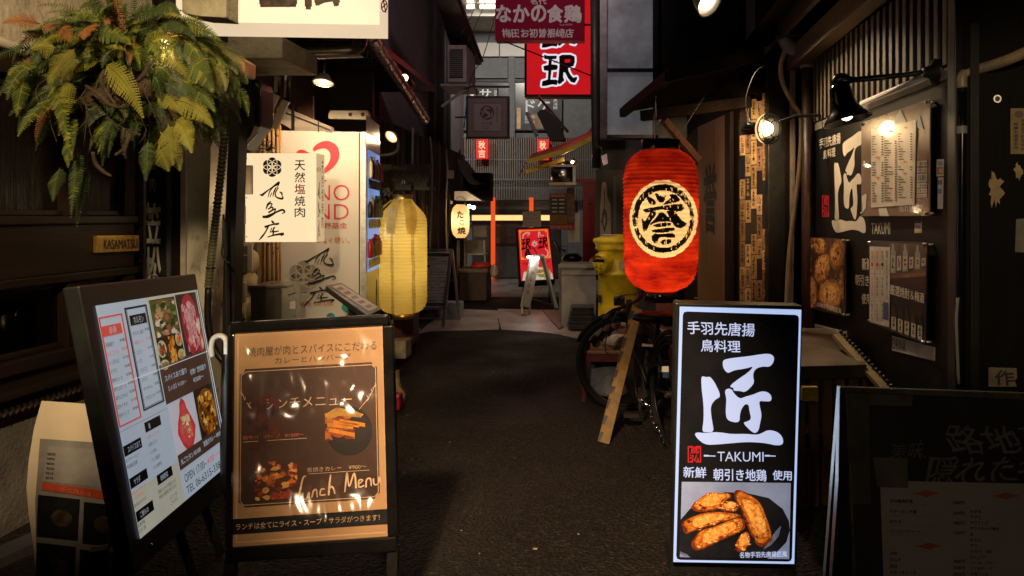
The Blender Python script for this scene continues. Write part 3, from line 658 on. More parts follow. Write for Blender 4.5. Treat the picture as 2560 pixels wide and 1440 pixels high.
# electric meters etc. on the post
m_mb = M('meter_grey', (.38, .33, .27), .5, var=.15); m_md = M('meter_window', (.06, .055, .05), .2, var=.5, sc=20, coat=.5)
for i, (x0, y0, x1, y1, lab) in enumerate(((594, 413, 629, 486, 'grey electric meter with dark window, topmost beside the lit emblem sign'), (592, 514, 611, 561, 'small rounded grey box between the two big electric meters'), (584, 607, 628, 681, 'wide grey electric meter with two dark bands below the lit emblem sign'), (583, 706, 611, 756, 'dark faced grey box, lowest on the stone wall'))):
    t = thing('electric_meter' if i in (0, 2) else 'junction_box', lab, 'meter' if i in (0, 2) else 'box', W((x0 + x1) / 2, y1, 4.66), 'meters and boxes on the left wall')
    pl = front(4.62); B(pl).rect(x0, y0, x1, y1, m_mb, 0, .025, .006).out('case', t)
    b = B(pl)
    if i == 0: b.rect(x0 + 1, y0 + 7, x1 - 15, y0 + 44, m_md, .002); b.rect(x1 - 13, y0 + 4, x1 - 3, y1 - 8, M('meter_clear', (.45, .38, .30), .3), .002)
    elif i == 1: b.rect(x0 + 1, y0 + 3, x0 + 6, y1 - 4, m_md, .002)
    elif i == 2: b.rect(x0 + 1, y0 + 8, x1 - 9, y0 + 29, m_md, .002); b.rect(x0 + 1, y0 + 33, x1 - 9, y1 - 3, m_md, .002)
    else: b.rect(x0 + 1, y0 + 4, x1 - 6, y1 - 3, m_md, .002)
    b.out('window', t)
t = thing('stone_pier', 'pier of pale rounded field stones beside the meters', 'pier', W(615, 800, 5.0))
b = B(); z = .0; k = 0
while z < 1.95:
    for x in (-2.53, -2.455):
        r = random.uniform(.075, .10); b.blob((x + random.uniform(-.02, .02), 5.16, z + .07), r, M('field_stone', (.34, .27, .15), .8, var=.35, sc=6, bump=.4), .35, k, 2, (.72, .6, random.uniform(.9, 1.4))); k += 1
    z += .17
b.out('stone', t)
B().box((-2.62, 5.18, 0), (-2.41, 5.24, 2.0), M('mortar', (.08, .065, .045), .9)).out('core', t)
t = thing('bamboo_screen', 'brown bamboo screen between stone pier and drinks machine', 'screen', W(668, 800, 5.5))
b = B()
for i in range(12):
    x = W(640, 0, 5.5).x + i * .016; zz = 0
    b.tube([(x, 5.5 + (i % 2) * .01, .0), (x, 5.5 + (i % 2) * .01, 2.3)], .0082, M('bamboo', (.30, .15, .045), .45, var=.6, sc=5, stretch=(1, 1, .25)), 6)
    for q_ in range(5): b.lathe((x, 5.5 + (i % 2) * .01, .25 + q_ * .42 + random.uniform(0, .2)), [(.0095, -.006), (.0095, .006)], M('bamboo_node', (.12, .06, .02), .6), 6)
b.out('cane', t)
b = B(); p = W(672, 375, 5.4)
for i in range(26): a = random.uniform(0, 6.28); b.tube([p, p + Vector((math.cos(a) * .05, -.03 * random.random(), math.sin(a) * .06)), p + Vector((math.cos(a) * .07, -.03, math.sin(a) * .09 - .03))], .004, M('dry_leaf', (.10, .09, .05), .8), 4)
tag(b.out('dried_sprig'), 'dried sprig of leaves hung above the bamboo screen', 'sprig')
t = thing('steel_cabinet', 'low stainless steel cabinet behind the lunch menu board', 'cabinet', (-2.3, 5.3, 0))
b = B(); a_ = W(640, 715, 5.2); c_ = W(748, 713, 5.3); b.box((a_.x, 5.12, 0), (c_.x - .05, 5.44, .90), m_steel, .004); b.out('case', t)
b = B(); b.box((a_.x - .01, 5.09, .902), (c_.x + .0, 5.47, .92), m_steel, .003); b.out('lid', t)
b = B(front(5.119)); b.rect(725, 752, 739, 772, m_paper, .002); b.frame(724, 751, 740, 773, 1.2, m_grey, .003); b.line(721, 738, 741, 731, 2.5, m_black, .004); b.out('hasp', t)
# shaped awning arms and black cover
t = thing('vent_cover', 'black rounded vent cover with a blue hook above the meters', 'cover', W(630, 340, 4.35))
B(front(4.34)).poly([(604, 196), (628, 192), (641, 196), (650, 206), (654, 222), (654, 300), (649, 316), (604, 372)], M('satin_black_metal', (.03, .027, .022), .35, var=.4, sc=30), 0, .16, .006).out('body', t)
b = B(front(4.335)); b.poly([(640, 214), (651, 218), (648, 312), (636, 306)], m_blackgl, .002); b.poly([(637, 315), (646, 318), (644, 336), (622, 360), (604, 374), (602, 366), (628, 340)], M('clear_strap', (.50, .44, .36), .25, coat=.6), .004, .01, .002); b.poly([(638, 206), (646, 211), (650, 219), (641, 215)], m_cream, .003); b.out('strap', t)
b = B(front(4.33)); b.stroke([(609, 290, 4), (601, 289, 5), (598, 300, 6), (600, 311, 5), (606, 314, 4)], M('pale_blue_plastic', (.25, .30, .38), .4), 0); b.out('hook', t)
for i, pts in enumerate((((697, 120), (691, 240), (655, 318)), ((722, 120), (716, 255), (684, 322)))):
    t = thing('awning_arm', ('bent pale metal awning arm, nearer the black vent cover' , 'bent pale metal awning arm, nearer the grey planks')[i], 'arm', W(*pts[1], 5.0), 'bent awning arms above the meters')
    P = [W(x, y, 5.0 + .12 * i) for x, y in pts]
    B().bar(P[0], P[1], .045, .02, m_blackgl, (0, 1, 0), .004).out('upper_bar', t)
    B().bar(P[1] + Vector((0, -.004, .01)), P[2], .05, .024, M('cream_metal', (.55, .46, .36), .35, var=.15), (0, 1, 0), .008).out('lower_bar', t)
    B().bar(P[0].lerp(P[1], .42) + Vector((0, -.014, 0)), P[0].lerp(P[1], .93) + Vector((0, -.014, 0)), .026, .006, m_chrome, (0, 1, 0)).out('trim', t)
t = thing('grey_plank', 'weathered grey plank behind the bent awning arms', 'plank', W(760, 300, 5.75))
B(front(5.75)).poly([(690, 258), (830, 318), (832, 331), (740, 331), (690, 300)], m_grwood, 0, .04, .003).out('plank', t)
b = B(front(5.74)); b.line(690, 272, 828, 326, 2, m_black, .002); b.rect(730, 262, 737, 331, m_black, .004); b.rect(795, 300, 798, 331, m_black, .003); b.out('batten', t)
tag(B(front(5.9)).poly([(742, 262), (770, 240), (782, 240), (782, 310), (742, 290)], m_brownp, 0, .03).out('brown_board'), 'torn brown board hanging above the grey planks', 'board')

# ------------------------------------------------------------------ lamps on the left
def disc_lamp(name, label, px, py, d, r, nrm, power, col=WARM2, grp=None, cone=None, aim=None):
    p = W(px, py, d); nrm = Vector(nrm).normalized(); t = thing(name, label, 'lamp', p, grp)
    B().lathe(p, [(r * .25, -r * .9), (r * .45, -r * .8), (r * .98, -r * .04), (r, 0), (r * .93, .004), (r * .9, -r * .05)], M('lamp_white_enamel', (.7, .62, .5), .35), 24, nrm).out('shade', t)
    B().lathe(p, [(0, -r * .12), (r * .9, -r * .12)], E('lamp_reflector', (1, .66, .34), 1.6, var=0), 24, nrm).lathe(p, [(0, .006), (r * .3, .002), (r * .42, -r * .12)], m_bulb, 16, nrm).out('bulb', t)
    light('SPOT', p + nrm * .03, power, col, t, .04, p + Vector(aim or nrm), cone or 150, .5)
    return t
t = disc_lamp('ceiling_lamp', 'round white ceiling lamp shining down in the dark recess', 808, 207, 5.2, .074, (0, -.28, -1), 58, cone=96, aim=(-.23, .62, -.72))
p = W(808, 207, 5.2); B().tube([p + Vector((0, .02, .06)), p + Vector((0, .02, .4))], .008, m_black, 6).out('stem', t)
t = disc_lamp('gooseneck_lamp', 'round lamp on a curved grey neck beside the drinks machine', 978, 342, 6.9, .066, (-.35, -.75, -.6), 10, cone=120)
p = W(978, 342, 6.9); B().tube([p + Vector((.02, .03, .02)), W(995, 352, 6.95), W(993, 376, 7.0), W(975, 386, 7.1), W(950, 388, 7.3)], .014, m_grey, 8, sub=4).out('neck', t)
t = thing('spotlight', 'small black cylinder spotlight clamped to the spiral duct', 'spotlight', W(1018, 205, 7.3))
a_, c_ = W(1009, 194, 7.22), W(1027, 216, 7.5); ax = (a_ - c_).normalized()
B().lathe(c_, [(0, 0), (.045, 0), (.05, .02), (.05, (a_ - c_).length), (.044, (a_ - c_).length), (.044, (a_ - c_).length - .02), (0, (a_ - c_).length - .02)], m_black, 18, ax).out('housing', t)
B().lathe(a_ - ax * .015, [(0, .008), (.03, 0), (.04, -.004)], m_bulb, 14, ax).out('bulb', t); light('SPOT', a_ + Vector((.10, -.14, -.05)), 75, (1, .80, .58), t, .03, (.25, 7.8, .6), 62, .6)
t = thing('spiral_duct', 'bright spiral metal duct slanting up to the lit shop sign', 'duct', W(990, 200, 7))
a_, c_ = W(915, 70, 5.8), W(1062, 298, 8.6); b = B(); n_ = 90; rr = []; q = []
for i in range(n_ + 1): q.append(a_.lerp(c_, i / n_)); rr.append(.058 if i % 6 == 0 else .052)
b.tube(q, rr, M('galvanised_duct', (.34, .30, .27), .3, metal=.55, var=.25, sc=8), 16, smooth=False); b.out('pipe', t)
b = B()
for i in range(0, 10): p = a_.lerp(c_, .06 + i * .1); b.lathe(p, [(.06, -.006), (.062, 0), (.06, .006)], m_black, 14, (c_ - a_))
b.out('band', t)

# ------------------------------------------------------------------ air conditioner, hanging square sign
t = thing('air_conditioner', 'outdoor air conditioner unit on a bracket high on the left wall', 'air conditioner', W(1145, 215, 9.6))
P = W(1119, 206, 9.6); Q = W(1166, 112, 9.6)
B().box((P.x, 9.6, P.z), (Q.x, 10.3, Q.z), M('ac_beige', (.34, .29, .27), .5, var=.15), .012).out('casing', t)
b = B(); b.box((P.x + .03, 9.586, P.z + .06), (Q.x - .045, 9.599, Q.z - .06), m_black)
for i in range(15): z = P.z + .075 + i * .025; b.box((P.x + .03, 9.575, z), (Q.x - .045, 9.585, z + .006), m_grey)
b.out('grille', t)
B().box((P.x - .1, 9.62, P.z - .05), (Q.x + .06, 10.25, P.z - .012), m_grey, .004).bar((P.x - .1, 9.7, P.z - .3), (Q.x, 9.7, P.z - .05), .03, .03, m_grey).out('bracket', t)
t = thing('hanging_square_sign', 'square black framed sign with a round swirl emblem and geometric border', 'sign', W(1218, 347, 9.2))
pl = front(9.2); m_sg = M('sign_pinkish_paper', (.26, .215, .20), .7, var=.12, sc=5); m_sb = M('sign_brown_print', (.075, .03, .022), .6)
B(pl).rect(1165, 240, 1273, 347, m_black, 0, .06, .005).out('frame', t)
b = B(pl); b.rect(1169, 244, 1269, 343, m_sg, .002)
for i in range(13):
    for j in range(13):
        if 2 <= i <= 10 and 2 <= j <= 10: continue
        x, y = 1173 + i * 7.65, 247.5 + j * 7.6; b.ring(x, y, 2.9, 1.3, m_sb, .004, n=6)
b.frame(1169, 244, 1269, 343, 1.5, m_sb, .0045); b.rect(1184, 259, 1254, 328, m_sg, .006); b.frame(1183.5, 258.5, 1254.5, 328.5, .8, m_sb, .007)
b.out('panel', t)
b = B(pl); b.disc(1218, 282, 18, 18, m_sb, .008, n=28); b.stroke([(1226, 272, 2), (1216, 270, 5), (1212, 277, 6), (1222, 284, 7), (1222, 292, 5), (1210, 296, 2)], m_sg, .010); b.stroke([(1203, 276, 2), (1208, 284, 4), (1204, 290, 2)], m_sg, .010); b.stroke([(1231, 278, 2), (1230, 288, 4), (1226, 294, 2)], m_sg, .010)
b.text('あま福', 1204, 305, 1232, 312, m_sb, .008); b.scribble(1241, 264, 1245, 306, m_sb, .008, 9)
for x0, y in ((1205, 316.5), (1205, 321.5)):
    for i in range(7): b.rect(x0 + i * 2.6, y, x0 + i * 2.6 + 1.6, y + 1.4, m_sb, .008)
b.out('emblem', t)
b = B(front(9.25)); b.rect(1172, 214, 1273, 219, m_black, 0, .03); b.rect(1191, 214, 1193, 242, m_black, .002, .01); b.rect(1243, 214, 1246, 242, m_black, .002, .01); b.rect(1138, 291, 1166, 295, m_black, .002, .02); b.out('hanger', t)

# ------------------------------------------------------------------ lanterns
def lantern_body(name, parent, c, R, H, prof, mat, n, m, matf=None, rib=.02, mats=()):
    """Paper lantern: lathe with ribs; matf(px, py, theta, v) gives a face its paint."""
    b = B(); vs = []; fs = []; mi = []
    for i in range(m + 1):
        v = i / m; r = np.interp(v, [p[0] for p in prof], [p[1] for p in prof]) * R
        r *= 1 - rib * abs(math.sin(v * math.pi * RIBS)) ** 6
        for j in range(n):
            th = 2 * math.pi * j / n; wob = 1 + .008 * math.sin(th * 9 + v * 5) + .006 * mnoise.noise(Vector((math.cos(th) * 3, math.sin(th) * 3, v * 12)))
            vs.append(Vector((c.x + r * wob * math.cos(th), c.y + r * wob * math.sin(th), c.z + H * (.5 - v))))
    for i in range(m):
        for j in range(n):
            f = (i * n + j, i * n + (j + 1) % n, (i + 1) * n + (j + 1) % n, (i + 1) * n + j); fs.append(f)
            k = 0
            if matf:
                ce = (vs[f[0]] + vs[f[2]]) / 2
                if ce.y < c.y + .02: k = matf(*px_of(ce))
            mi.append(k)
    b.v = [tuple(v) for v in vs]; b.f = fs; b.mi = mi; b.sm = [True] * len(fs); b.mats = [mat] + list(mats)
    return b.out(name, parent)
def inpoly(x, y, P):
    c = False; n = len(P)
    for i in range(n):
        x1, y1 = P[i]; x2, y2 = P[i - 1]
        if (y1 > y) != (y2 > y) and x < (x2 - x1) * (y - y1) / (y2 - y1) + x1: c = not c
    return c
HO = [[(455, 548), (462, 540), (482, 542), (518, 562), (535, 588), (530, 604), (512, 613), (488, 606), (468, 582)],
 [(527, 522), (535, 511), (548, 514), (580, 536), (603, 545), (618, 524), (611, 555), (604, 585), (585, 593), (562, 588), (540, 558)],
 [(648, 528), (668, 517), (700, 524), (736, 560), (733, 578), (705, 590), (660, 598), (615, 608), (590, 606), (612, 590), (640, 568), (662, 548)],
 [(426, 656), (434, 646), (490, 634), (560, 622), (640, 613), (700, 604), (748, 602), (768, 616), (772, 640), (748, 664), (700, 668), (640, 656), (580, 650), (520, 660), (470, 674), (436, 670)],
 [(488, 664), (545, 664), (532, 698), (500, 742), (478, 780), (455, 828), (436, 838), (424, 812), (414, 714), (424, 726), (440, 748), (462, 722)],
 [(622, 660), (692, 660), (716, 694), (748, 734), (778, 756), (796, 766), (776, 790), (745, 806), (712, 802), (684, 778), (655, 735)],
 [(548, 700), (560, 680), (582, 670), (606, 680), (628, 706), (655, 718), (700, 730), (722, 744), (700, 752), (640, 750), (560, 752), (510, 770), (478, 786), (495, 758), (530, 728)],
 [(508, 782), (560, 764), (625, 756), (662, 764), (662, 782), (610, 792), (540, 798)], [(498, 822), (560, 812), (630, 802), (688, 800), (692, 822), (650, 836), (575, 844), (508, 840)],
 [(498, 872), (528, 850), (600, 852), (676, 848), (698, 862), (694, 886), (650, 886), (595, 878), (560, 888), (546, 928), (520, 932), (500, 905)],
 [(570, 922), (596, 902), (640, 896), (664, 900), (668, 922), (640, 940), (590, 944)]]
m_lred = M('red_lantern_paper', (.24, .003, .004), .6, sc=4.5, col2=(.74, .055, .011), thr=(.36, .66), trans=.5, stretch=(1, 1, 2.2))
m_lyel = M('lantern_painted_cream', (.98, .86, .46), .6, var=.06, trans=.65)
m_lblk = M('lantern_ink', (.012, .009, .006), .5, var=.5, trans=.04)
def redpaint(px, py):
    x, y = (px - 1480) * 3.35, (py - 330) * 3.35
    ex, ey = (x - 600) / 285, (y - 728) / 326; rho = math.hypot(ex, ey); nz = mnoise.noise(Vector((x * .035, y * .035, 2))); nf = mnoise.noise(Vector((x * .12, y * .02, 5)))
    if rho > 1 + .02 * nz: return 0
    rx, ry = (x - 597) / 258, (y - 724) / 287; rr = math.hypot(rx, ry); a = math.degrees(math.atan2(ry, rx)) % 360
    inner = .82 if 180 < a < 330 else (.87 if a > 330 or a < 40 else .855)
    gap = 162 < a < 166
    dry = nf > (.30 if a < 60 or a > 300 else .38)
    if inner + .02 * nz < rr < 1 + .02 * nz and not gap and not dry: return 2
    for P in HO:
        if inpoly(x, y, P): return 2 if nf < .5 else 1
    return 1
RIBS = 34
LC = W(1652, 551, 4.9); LR = 95 * 4.9 / K; LH = 352 * 4.9 / K
t = thing('red_paper_lantern', 'large red paper lantern with black brush character in a cream circle', 'lantern', LC - Vector((0, 0, LH / 2)))
lantern_body('paper_body', t, LC, LR, LH, [(0, .52), (.015, .60), (.04, .74), (.08, .88), (.13, .96), (.2, 1), (.5, 1.0), (.75, .985), (.86, .95), (.92, .86), (.965, .70), (1, .42)], m_lred, 300, 270, redpaint, .03, (m_lyel, m_lblk))
B().lathe(LC + Vector((0, 0, LH / 2 - .01)), [(LR * .52, 0), (LR * .52, .075), (LR * .44, .078), (LR * .44, 0)], m_blackgl, 26).out('top_ring', t)
B().lathe(LC - Vector((0, 0, LH / 2 + .07)), [(0, 0), (LR * .42, 0), (LR * .42, .075), (0, .075)], m_blackgl, 26).out('bottom_ring', t)
b = B(); zt = LC.z + LH / 2
b.tube([Vector((LC.x - .04, LC.y, zt + .07)), Vector((LC.x - .045, LC.y, zt + .2)), W(1641, 245, 4.9)], .003, m_steel, 6); b.tube([W(1640, 240, 4.88), W(1641, 300, 4.88), W(1646, 308, 4.88), W(1652, 298, 4.88)], .004, m_chrome, 6, sub=3); b.out('hook', t)
for dz in (-.25, .12): light('POINT', LC + Vector((0, 0, dz)), 3.3, (1, .76, .50), t, .07)
light('POINT', LC + Vector((-.05, -.02, -.36)), 1.1, (1, .55, .25), t, .05)

m_ylp = M('yellow_lantern_paper', (.78, .61, .18), .6, sc=3, var=.08, trans=.55, bump=.3, bsc=25)
RIBS = 34
YC = W(1007, 640, 6.6); YR = 59.5 * 6.6 / K; YH = 285 * 6.6 / K
t = thing('yellow_paper_lantern', 'plain yellow paper lantern with torn cover beside the drinks machine', 'lantern', YC - Vector((0, 0, YH / 2)))
lantern_body('paper_body', t, YC, YR, YH, [(0, .40), (.02, .44), (.05, .54), (.09, .72), (.12, .845), (.15, .93), (.18, .975), (.22, .995), (.5, 1.01), (.86, 1.0), (.91, .975), (.945, .92), (.97, .83), (.985, .72), (1, .5)], m_ylp, 180, 230, lambda x, y: 1 if (abs(x - 979 - (y - 560) * .012) < 3.4 and y > 545) or (abs(x - 1031 - (y - 560) * .02) < 4.2 and y > 520) else 0, .018, (M('lantern_seam_tape', (.50, .36, .10), .6, sc=8, trans=.5),))
zt = YC.z + YH / 2
B().lathe((YC.x, YC.y, zt - .005), [(YR * .40, 0), (YR * .42, .045), (YR * .36, .045), (YR * .34, 0)], m_gold, 24).out('top_ring', t)
B().lathe((YC.x, YC.y, YC.z - YH / 2 - .05), [(0, 0), (YR * .42, 0), (YR * .42, .05), (0, .05)], m_gold, 24).out('bottom_ring', t)
b = B()
for a0 in (3.6, 4.5, 5.3):                       # torn clear cover hanging in folds
    vs = []
    for i in range(9):
        for j in range(4):
            v = i / 8; r_ = np.interp(v, [0, .3, .5, 1], [.45, .95, 1.02, 1.03]) * YR + .006 + .006 * math.sin(i * 2 + j * 3); a = a0 + (j - 1.5) * .18 * (1.2 - .6 * v); vs.append((YC.x + r_ * math.cos(a), YC.y + r_ * math.sin(a), zt - v * .30 - random.uniform(0, .02)))
    b.add(vs, [(i * 4 + j, i * 4 + j + 1, (i + 1) * 4 + j + 1, (i + 1) * 4 + j) for i in range(8) for j in range(3)], M('clear_cover', (.65, .5, .15), .3, trans=.7), True)
b.out('torn_cover', t)
B().tube([(YC.x, YC.y, zt + .03), (YC.x, YC.y + .02, zt + .16)], .004, m_cable, 6).out('hook', t)
for dz in (-.15, .15): light('POINT', YC + Vector((0, 0, dz)), 1.6, (1, .82, .52), t, .06)
t = thing('red_bin', 'dark red bin on short legs below the yellow lantern', 'bin', G(1005, 888, .05))
p = G(1008, 878, .05)
B().box((p.x - .13, p.y - .12, .13), (p.x + .13, p.y + .12, .42), M('dark_red_paint', (.06, .008, .006), .45, var=.4), .012).out('body', t)
for sx in (-.1, .1):
    for sy in (-.09, .09): B().box((p.x + sx - .015, p.y + sy - .015, .051), (p.x + sx + .015, p.y + sy + .015, .13), m_black).out('leg', t)
t = thing('lantern_bracket', 'dark bracket arm carrying the yellow lantern under the tiled eave', 'bracket', W(1000, 478, 6.7))
B().bar(Vector((YC.x, YC.y + .02, zt + .15)), Vector((YC.x - .1, 7.3, 1.72)), .03, .03, m_black).out('arm', t)
b = B(); p = W(952, 482, 6.55)
for i in range(40): a = random.uniform(0, 6.28); q = p + Vector((random.uniform(-.06, .1), random.uniform(-.04, .04), random.uniform(-.02, .02))); b.add([q, q + Vector((.03 * math.cos(a), .01, .02 * math.sin(a))), q + Vector((.02 * math.cos(a + .8), -.01, .035 * math.sin(a + .8)))], [(0, 1, 2)], M('dry_leaf', (.10, .09, .05), .8))
tag(b.out('dried_leaves'), 'clump of dry leaves caught above the yellow lantern', 'leaves')

m_tak = M('cream_lantern_paper', (.85, .66, .42), .6, var=.06, trans=.6)
RIBS = 20
TC = W(1151, 553, 11.0); TR = 22.5 * 11 / K; TH = 84 * 11. / K
t = thing('cream_paper_lantern', 'cream paper lantern with black hiragana hanging at the stall corner', 'lantern', TC - Vector((0, 0, TH / 2)))
lantern_body('paper_body', t, TC, TR, TH, [(0, .45), (.04, .62), (.12, .86), (.25, .98), (.5, 1), (.75, .97), (.88, .84), (.96, .6), (1, .45)], m_tak, 48, 80, None, .02)
b = B(front(11 - TR - .005)); b.text('た', 1143, 528, 1158, 545, m_txtk, 0, .05); b.text('こ', 1149, 550, 1160, 561, m_txtk, 0, .05); b.text('焼', 1144, 568, 1164, 585, m_txtk, 0, .04); b.out('lettering', t)
B().lathe(TC + Vector((0, 0, TH / 2)), [(TR * .45, -.01), (TR * .45, .04), (0, .04)], m_black, 16).lathe(TC - Vector((0, 0, TH / 2)), [(TR * .45, .01), (TR * .45, -.03), (0, -.03)], m_black, 16).out('ring', t)
B().tube([TC + Vector((.08 * math.cos(a), 0, TH / 2 + .02 + .10 * math.sin(a))) for a in np.linspace(0, 3.14, 9)], .004, m_black, 5).out('handle', t)
light('POINT', TC, 3.5, (1, .75, .45), t, .06)
t = thing('twin_bulb_lamp', 'twin bare-bulb lamp glowing under the stall soffit beside the cream lantern', 'lamp', W(1180, 519, 11.3))
for x in (1173, 1184): B().blob(W(x, 516 + (x - 1173) * .25, 11.2), .03, m_bulb, 0).out('bulb', t)
light('POINT', W(1180, 525, 11.1), 5, WARM2, t, .04)

# ------------------------------------------------------------------ hanging fern
m_fr = [M('fern_green', (.07, .10, .018), .5, var=.5, sc=8, trans=.35), M('fern_yellow_green', (.20, .19, .025), .5, var=.35, sc=8, trans=.35), M('fern_dark', (.028, .045, .012), .5, var=.5, sc=8, trans=.25), M('fern_brown', (.22, .085, .02), .6, var=.5, sc=8, trans=.3)]
m_root = M('fern_root', (.04, .024, .011), .9, var=.6, sc=18, bump=.8, bsc=60)
def frond(b, p, dr, L, droop, wd, mats, face):
    """One fern leaf: arching rib with toothed leaflets on both sides."""
    p = Vector(p); d = Vector(dr).normalized(); n = 26; pts = [p.copy()]
    for i in range(n):
        d = (d + Vector((0, 0, -droop / n * (1 + i / n)))).normalized(); p = p + d * L / n; pts.append(p.copy())
    b.tube(pts[::3], [.0028 * (1 - .8 * i / 9) for i in range(len(pts[::3]))], mats[1], 4)
    face = Vector(face).normalized()
    for i in range(2, n):
        t_ = i / n; tg = (pts[i + 1] - pts[i - 1]).normalized() if i < n else d
        s = tg.cross(face); 
        if s.length < .05: s = tg.orthogonal()
        s.normalize(); ln = wd * min(1, (1 - t_) * 1.5 + .05) * min(1, .35 + t_ * 3.5)
        for sg in (-1, 1):
            dv = (s * sg + tg * .42 + face * random.uniform(-.18, .12)).normalized(); w_ = L / n * .66; nrm = face
            up = dv.cross(nrm).normalized(); tip = pts[i] + dv * ln - Vector((0, 0, ln * .18)); k = 4; A, Z = [], []
            for j in range(k):
                f_ = j / k; hw = w_ * (1 - f_ * .8) * .5; c_ = pts[i].lerp(tip, f_)
                A += [c_ + up * hw * .7, pts[i].lerp(tip, f_ + .6 / k) + up * hw * 1.6]; Z += [c_ - up * hw * .7, pts[i].lerp(tip, f_ + .6 / k) - up * hw * 1.6]
            b.add(A + [tip] + Z[::-1], [tuple(range(len(A) + len(Z) + 1))], mats[0] if random.random() < .8 else mats[1])
FC = W(300, 205, 3.0)
t = thing('hanging_fern', 'large fern with drooping yellow-green fronds mounted above the shopfront', 'fern', FC)
b = B()
for i in range(9): b.blob(FC + Vector((random.uniform(-.15, .15), random.uniform(.10, .2), random.uniform(-.10, .1))), random.uniform(.06, .10), m_root, .7, i, 3)
b.out('root_ball', t)
b = B()
for pts in (((215, 215), (245, 235), (275, 262), (310, 268), (335, 262), (352, 268)), ((262, 175), (252, 200), (270, 235), (290, 262)), ((300, 110), (318, 140), (322, 165)), ((310, 320), (308, 345), (316, 368), (300, 380), (288, 388)), ((330, 320), (322, 345), (312, 372), (316, 398)), ((232, 380), (240, 410), (260, 430), (278, 440)), ((380, 150), (360, 185), (330, 215), (300, 240))):
    b.tube([W(x, y, 2.86 + random.uniform(0, .08)) for x, y in pts], [.007, .0085, .008, .006, .003], m_root, 6, sub=4)
for i in range(28):
    p = FC + Vector((random.uniform(-.22, .25), random.uniform(-.12, .1), random.uniform(-.18, .05))); b.tube([p, p + Vector((random.uniform(-.06, .06), -.03, -.06)), p + Vector((random.uniform(-.12, .12), -.02, random.uniform(-.22, -.06)))], .0018, m_root, 4, sub=3)
b.out('roots', t)
b = B(); V = Vector((0, -1, .15))
# the fronds that stand out in the photograph: base px, tip px, width, colours
for x0, y0, x1, y1, wd, k in ((190, 120, 125, 205, .085, 1), (165, 200, 165, 322, .08, 1), (150, 240, 45, 325, .075, 0), (262, 158, 372, 276, .085, 1), (125, 190, 190, 378, .06, 0), (180, 300, 190, 380, .05, 0), (90, 160, 20, 180, .07, 0), (140, 120, 75, 115, .08, 1), (240, 85, 330, 90, .07, 0), (300, 110, 290, 125, .07, 1), (150, 70, 190, 100, .06, 3), (230, 60, 215, 95, .07, 3), (100, 60, 5, 45, .08, 3), (400, 60, 500, 75, .06, 2), (460, 100, 530, 175, .08, 0), (470, 160, 545, 210, .09, 0), (450, 200, 550, 265, .08, 0), (440, 250, 545, 300, .08, 1), (440, 300, 490, 360, .09, 1), (400, 330, 460, 420, .085, 1), (420, 310, 440, 410, .08, 1), (395, 370, 430, 425, .06, 1), (370, 350, 372, 450, .06, 2), (200, 380, 185, 535, .05, 2), (170, 350, 180, 410, .05, 0), (215, 420, 200, 555, .05, 2), (150, 420, 140, 500, .06, 2), (60, 200, 50, 290, .06, 0), (330, 40, 420, 20, .07, 2), (280, 40, 260, 5, .06, 0), (380, 40, 460, 5, .06, 2), (120, 100, 60, 60, .07, 0), (450, 60, 560, 90, .06, 0)):
    a_, c_ = W(x0, y0, 2.84 + random.uniform(-.06, .1)), W(x1, y1, 2.72 + random.uniform(-.05, .12)); dl = c_ - a_
    mats = [(m_fr[0], m_fr[1]), (m_fr[1], m_fr[1]), (m_fr[2], m_fr[0]), (m_fr[3], m_fr[3])][k]
    frond(b, a_, dl + Vector((0, -.02, .22 * dl.length)), dl.length * 1.08, .55, wd * .62, mats, V)
for i in range(900):                               # the mass behind
    a = random.uniform(0, 6.28); rr = random.uniform(.03, .30)
    p = FC + Vector((rr * 1.15 * math.cos(a), random.uniform(-.06, .22), rr * .72 * math.sin(a) + .05)); dv = Vector((math.cos(a) * 1.1, random.uniform(-.9, .35), .35 * math.sin(a) + .25))
    k = random.choices((0, 1, 2, 3), (.36, .07, .51, .06))[0]
    if -.13 < math.cos(a) * rr < .12 and math.sin(a) * rr < .03 and p.y < FC.y + .1: continue
    frond(b, p, dv, random.uniform(.11, .25), random.uniform(.8, 2.4), random.uniform(.026, .046), [(m_fr[0], m_fr[1]), (m_fr[1], m_fr[1]), (m_fr[2], m_fr[0]), (m_fr[3], m_fr[3])][k], Vector((random.uniform(-.4, .4), -1, random.uniform(0, .7))))
b.out('foliage', t)
t = thing('fern_lamp', 'bright bulb lamp shining through the fern beside the timber bracket', 'lamp', W(408, 112, 2.95))
p = W(409, 112, 2.98)
B().blob(p, .024, m_bulb, 0).out('bulb', t)
B().lathe(p + Vector((.01, .03, .05)), [(.0, .09), (.03, .09), (.045, .0), (.04, -.02)], m_cream, 16).tube([W(405, 60, 3.0), W(406, 20, 3.0), W(416, 20, 3.0), W(416, 60, 3.0)], .006, m_alu, 6).out('holder', t)
light('POINT', p + Vector((0, -.03, -.02)), 3.5, (1, .66, .26), t, .03)

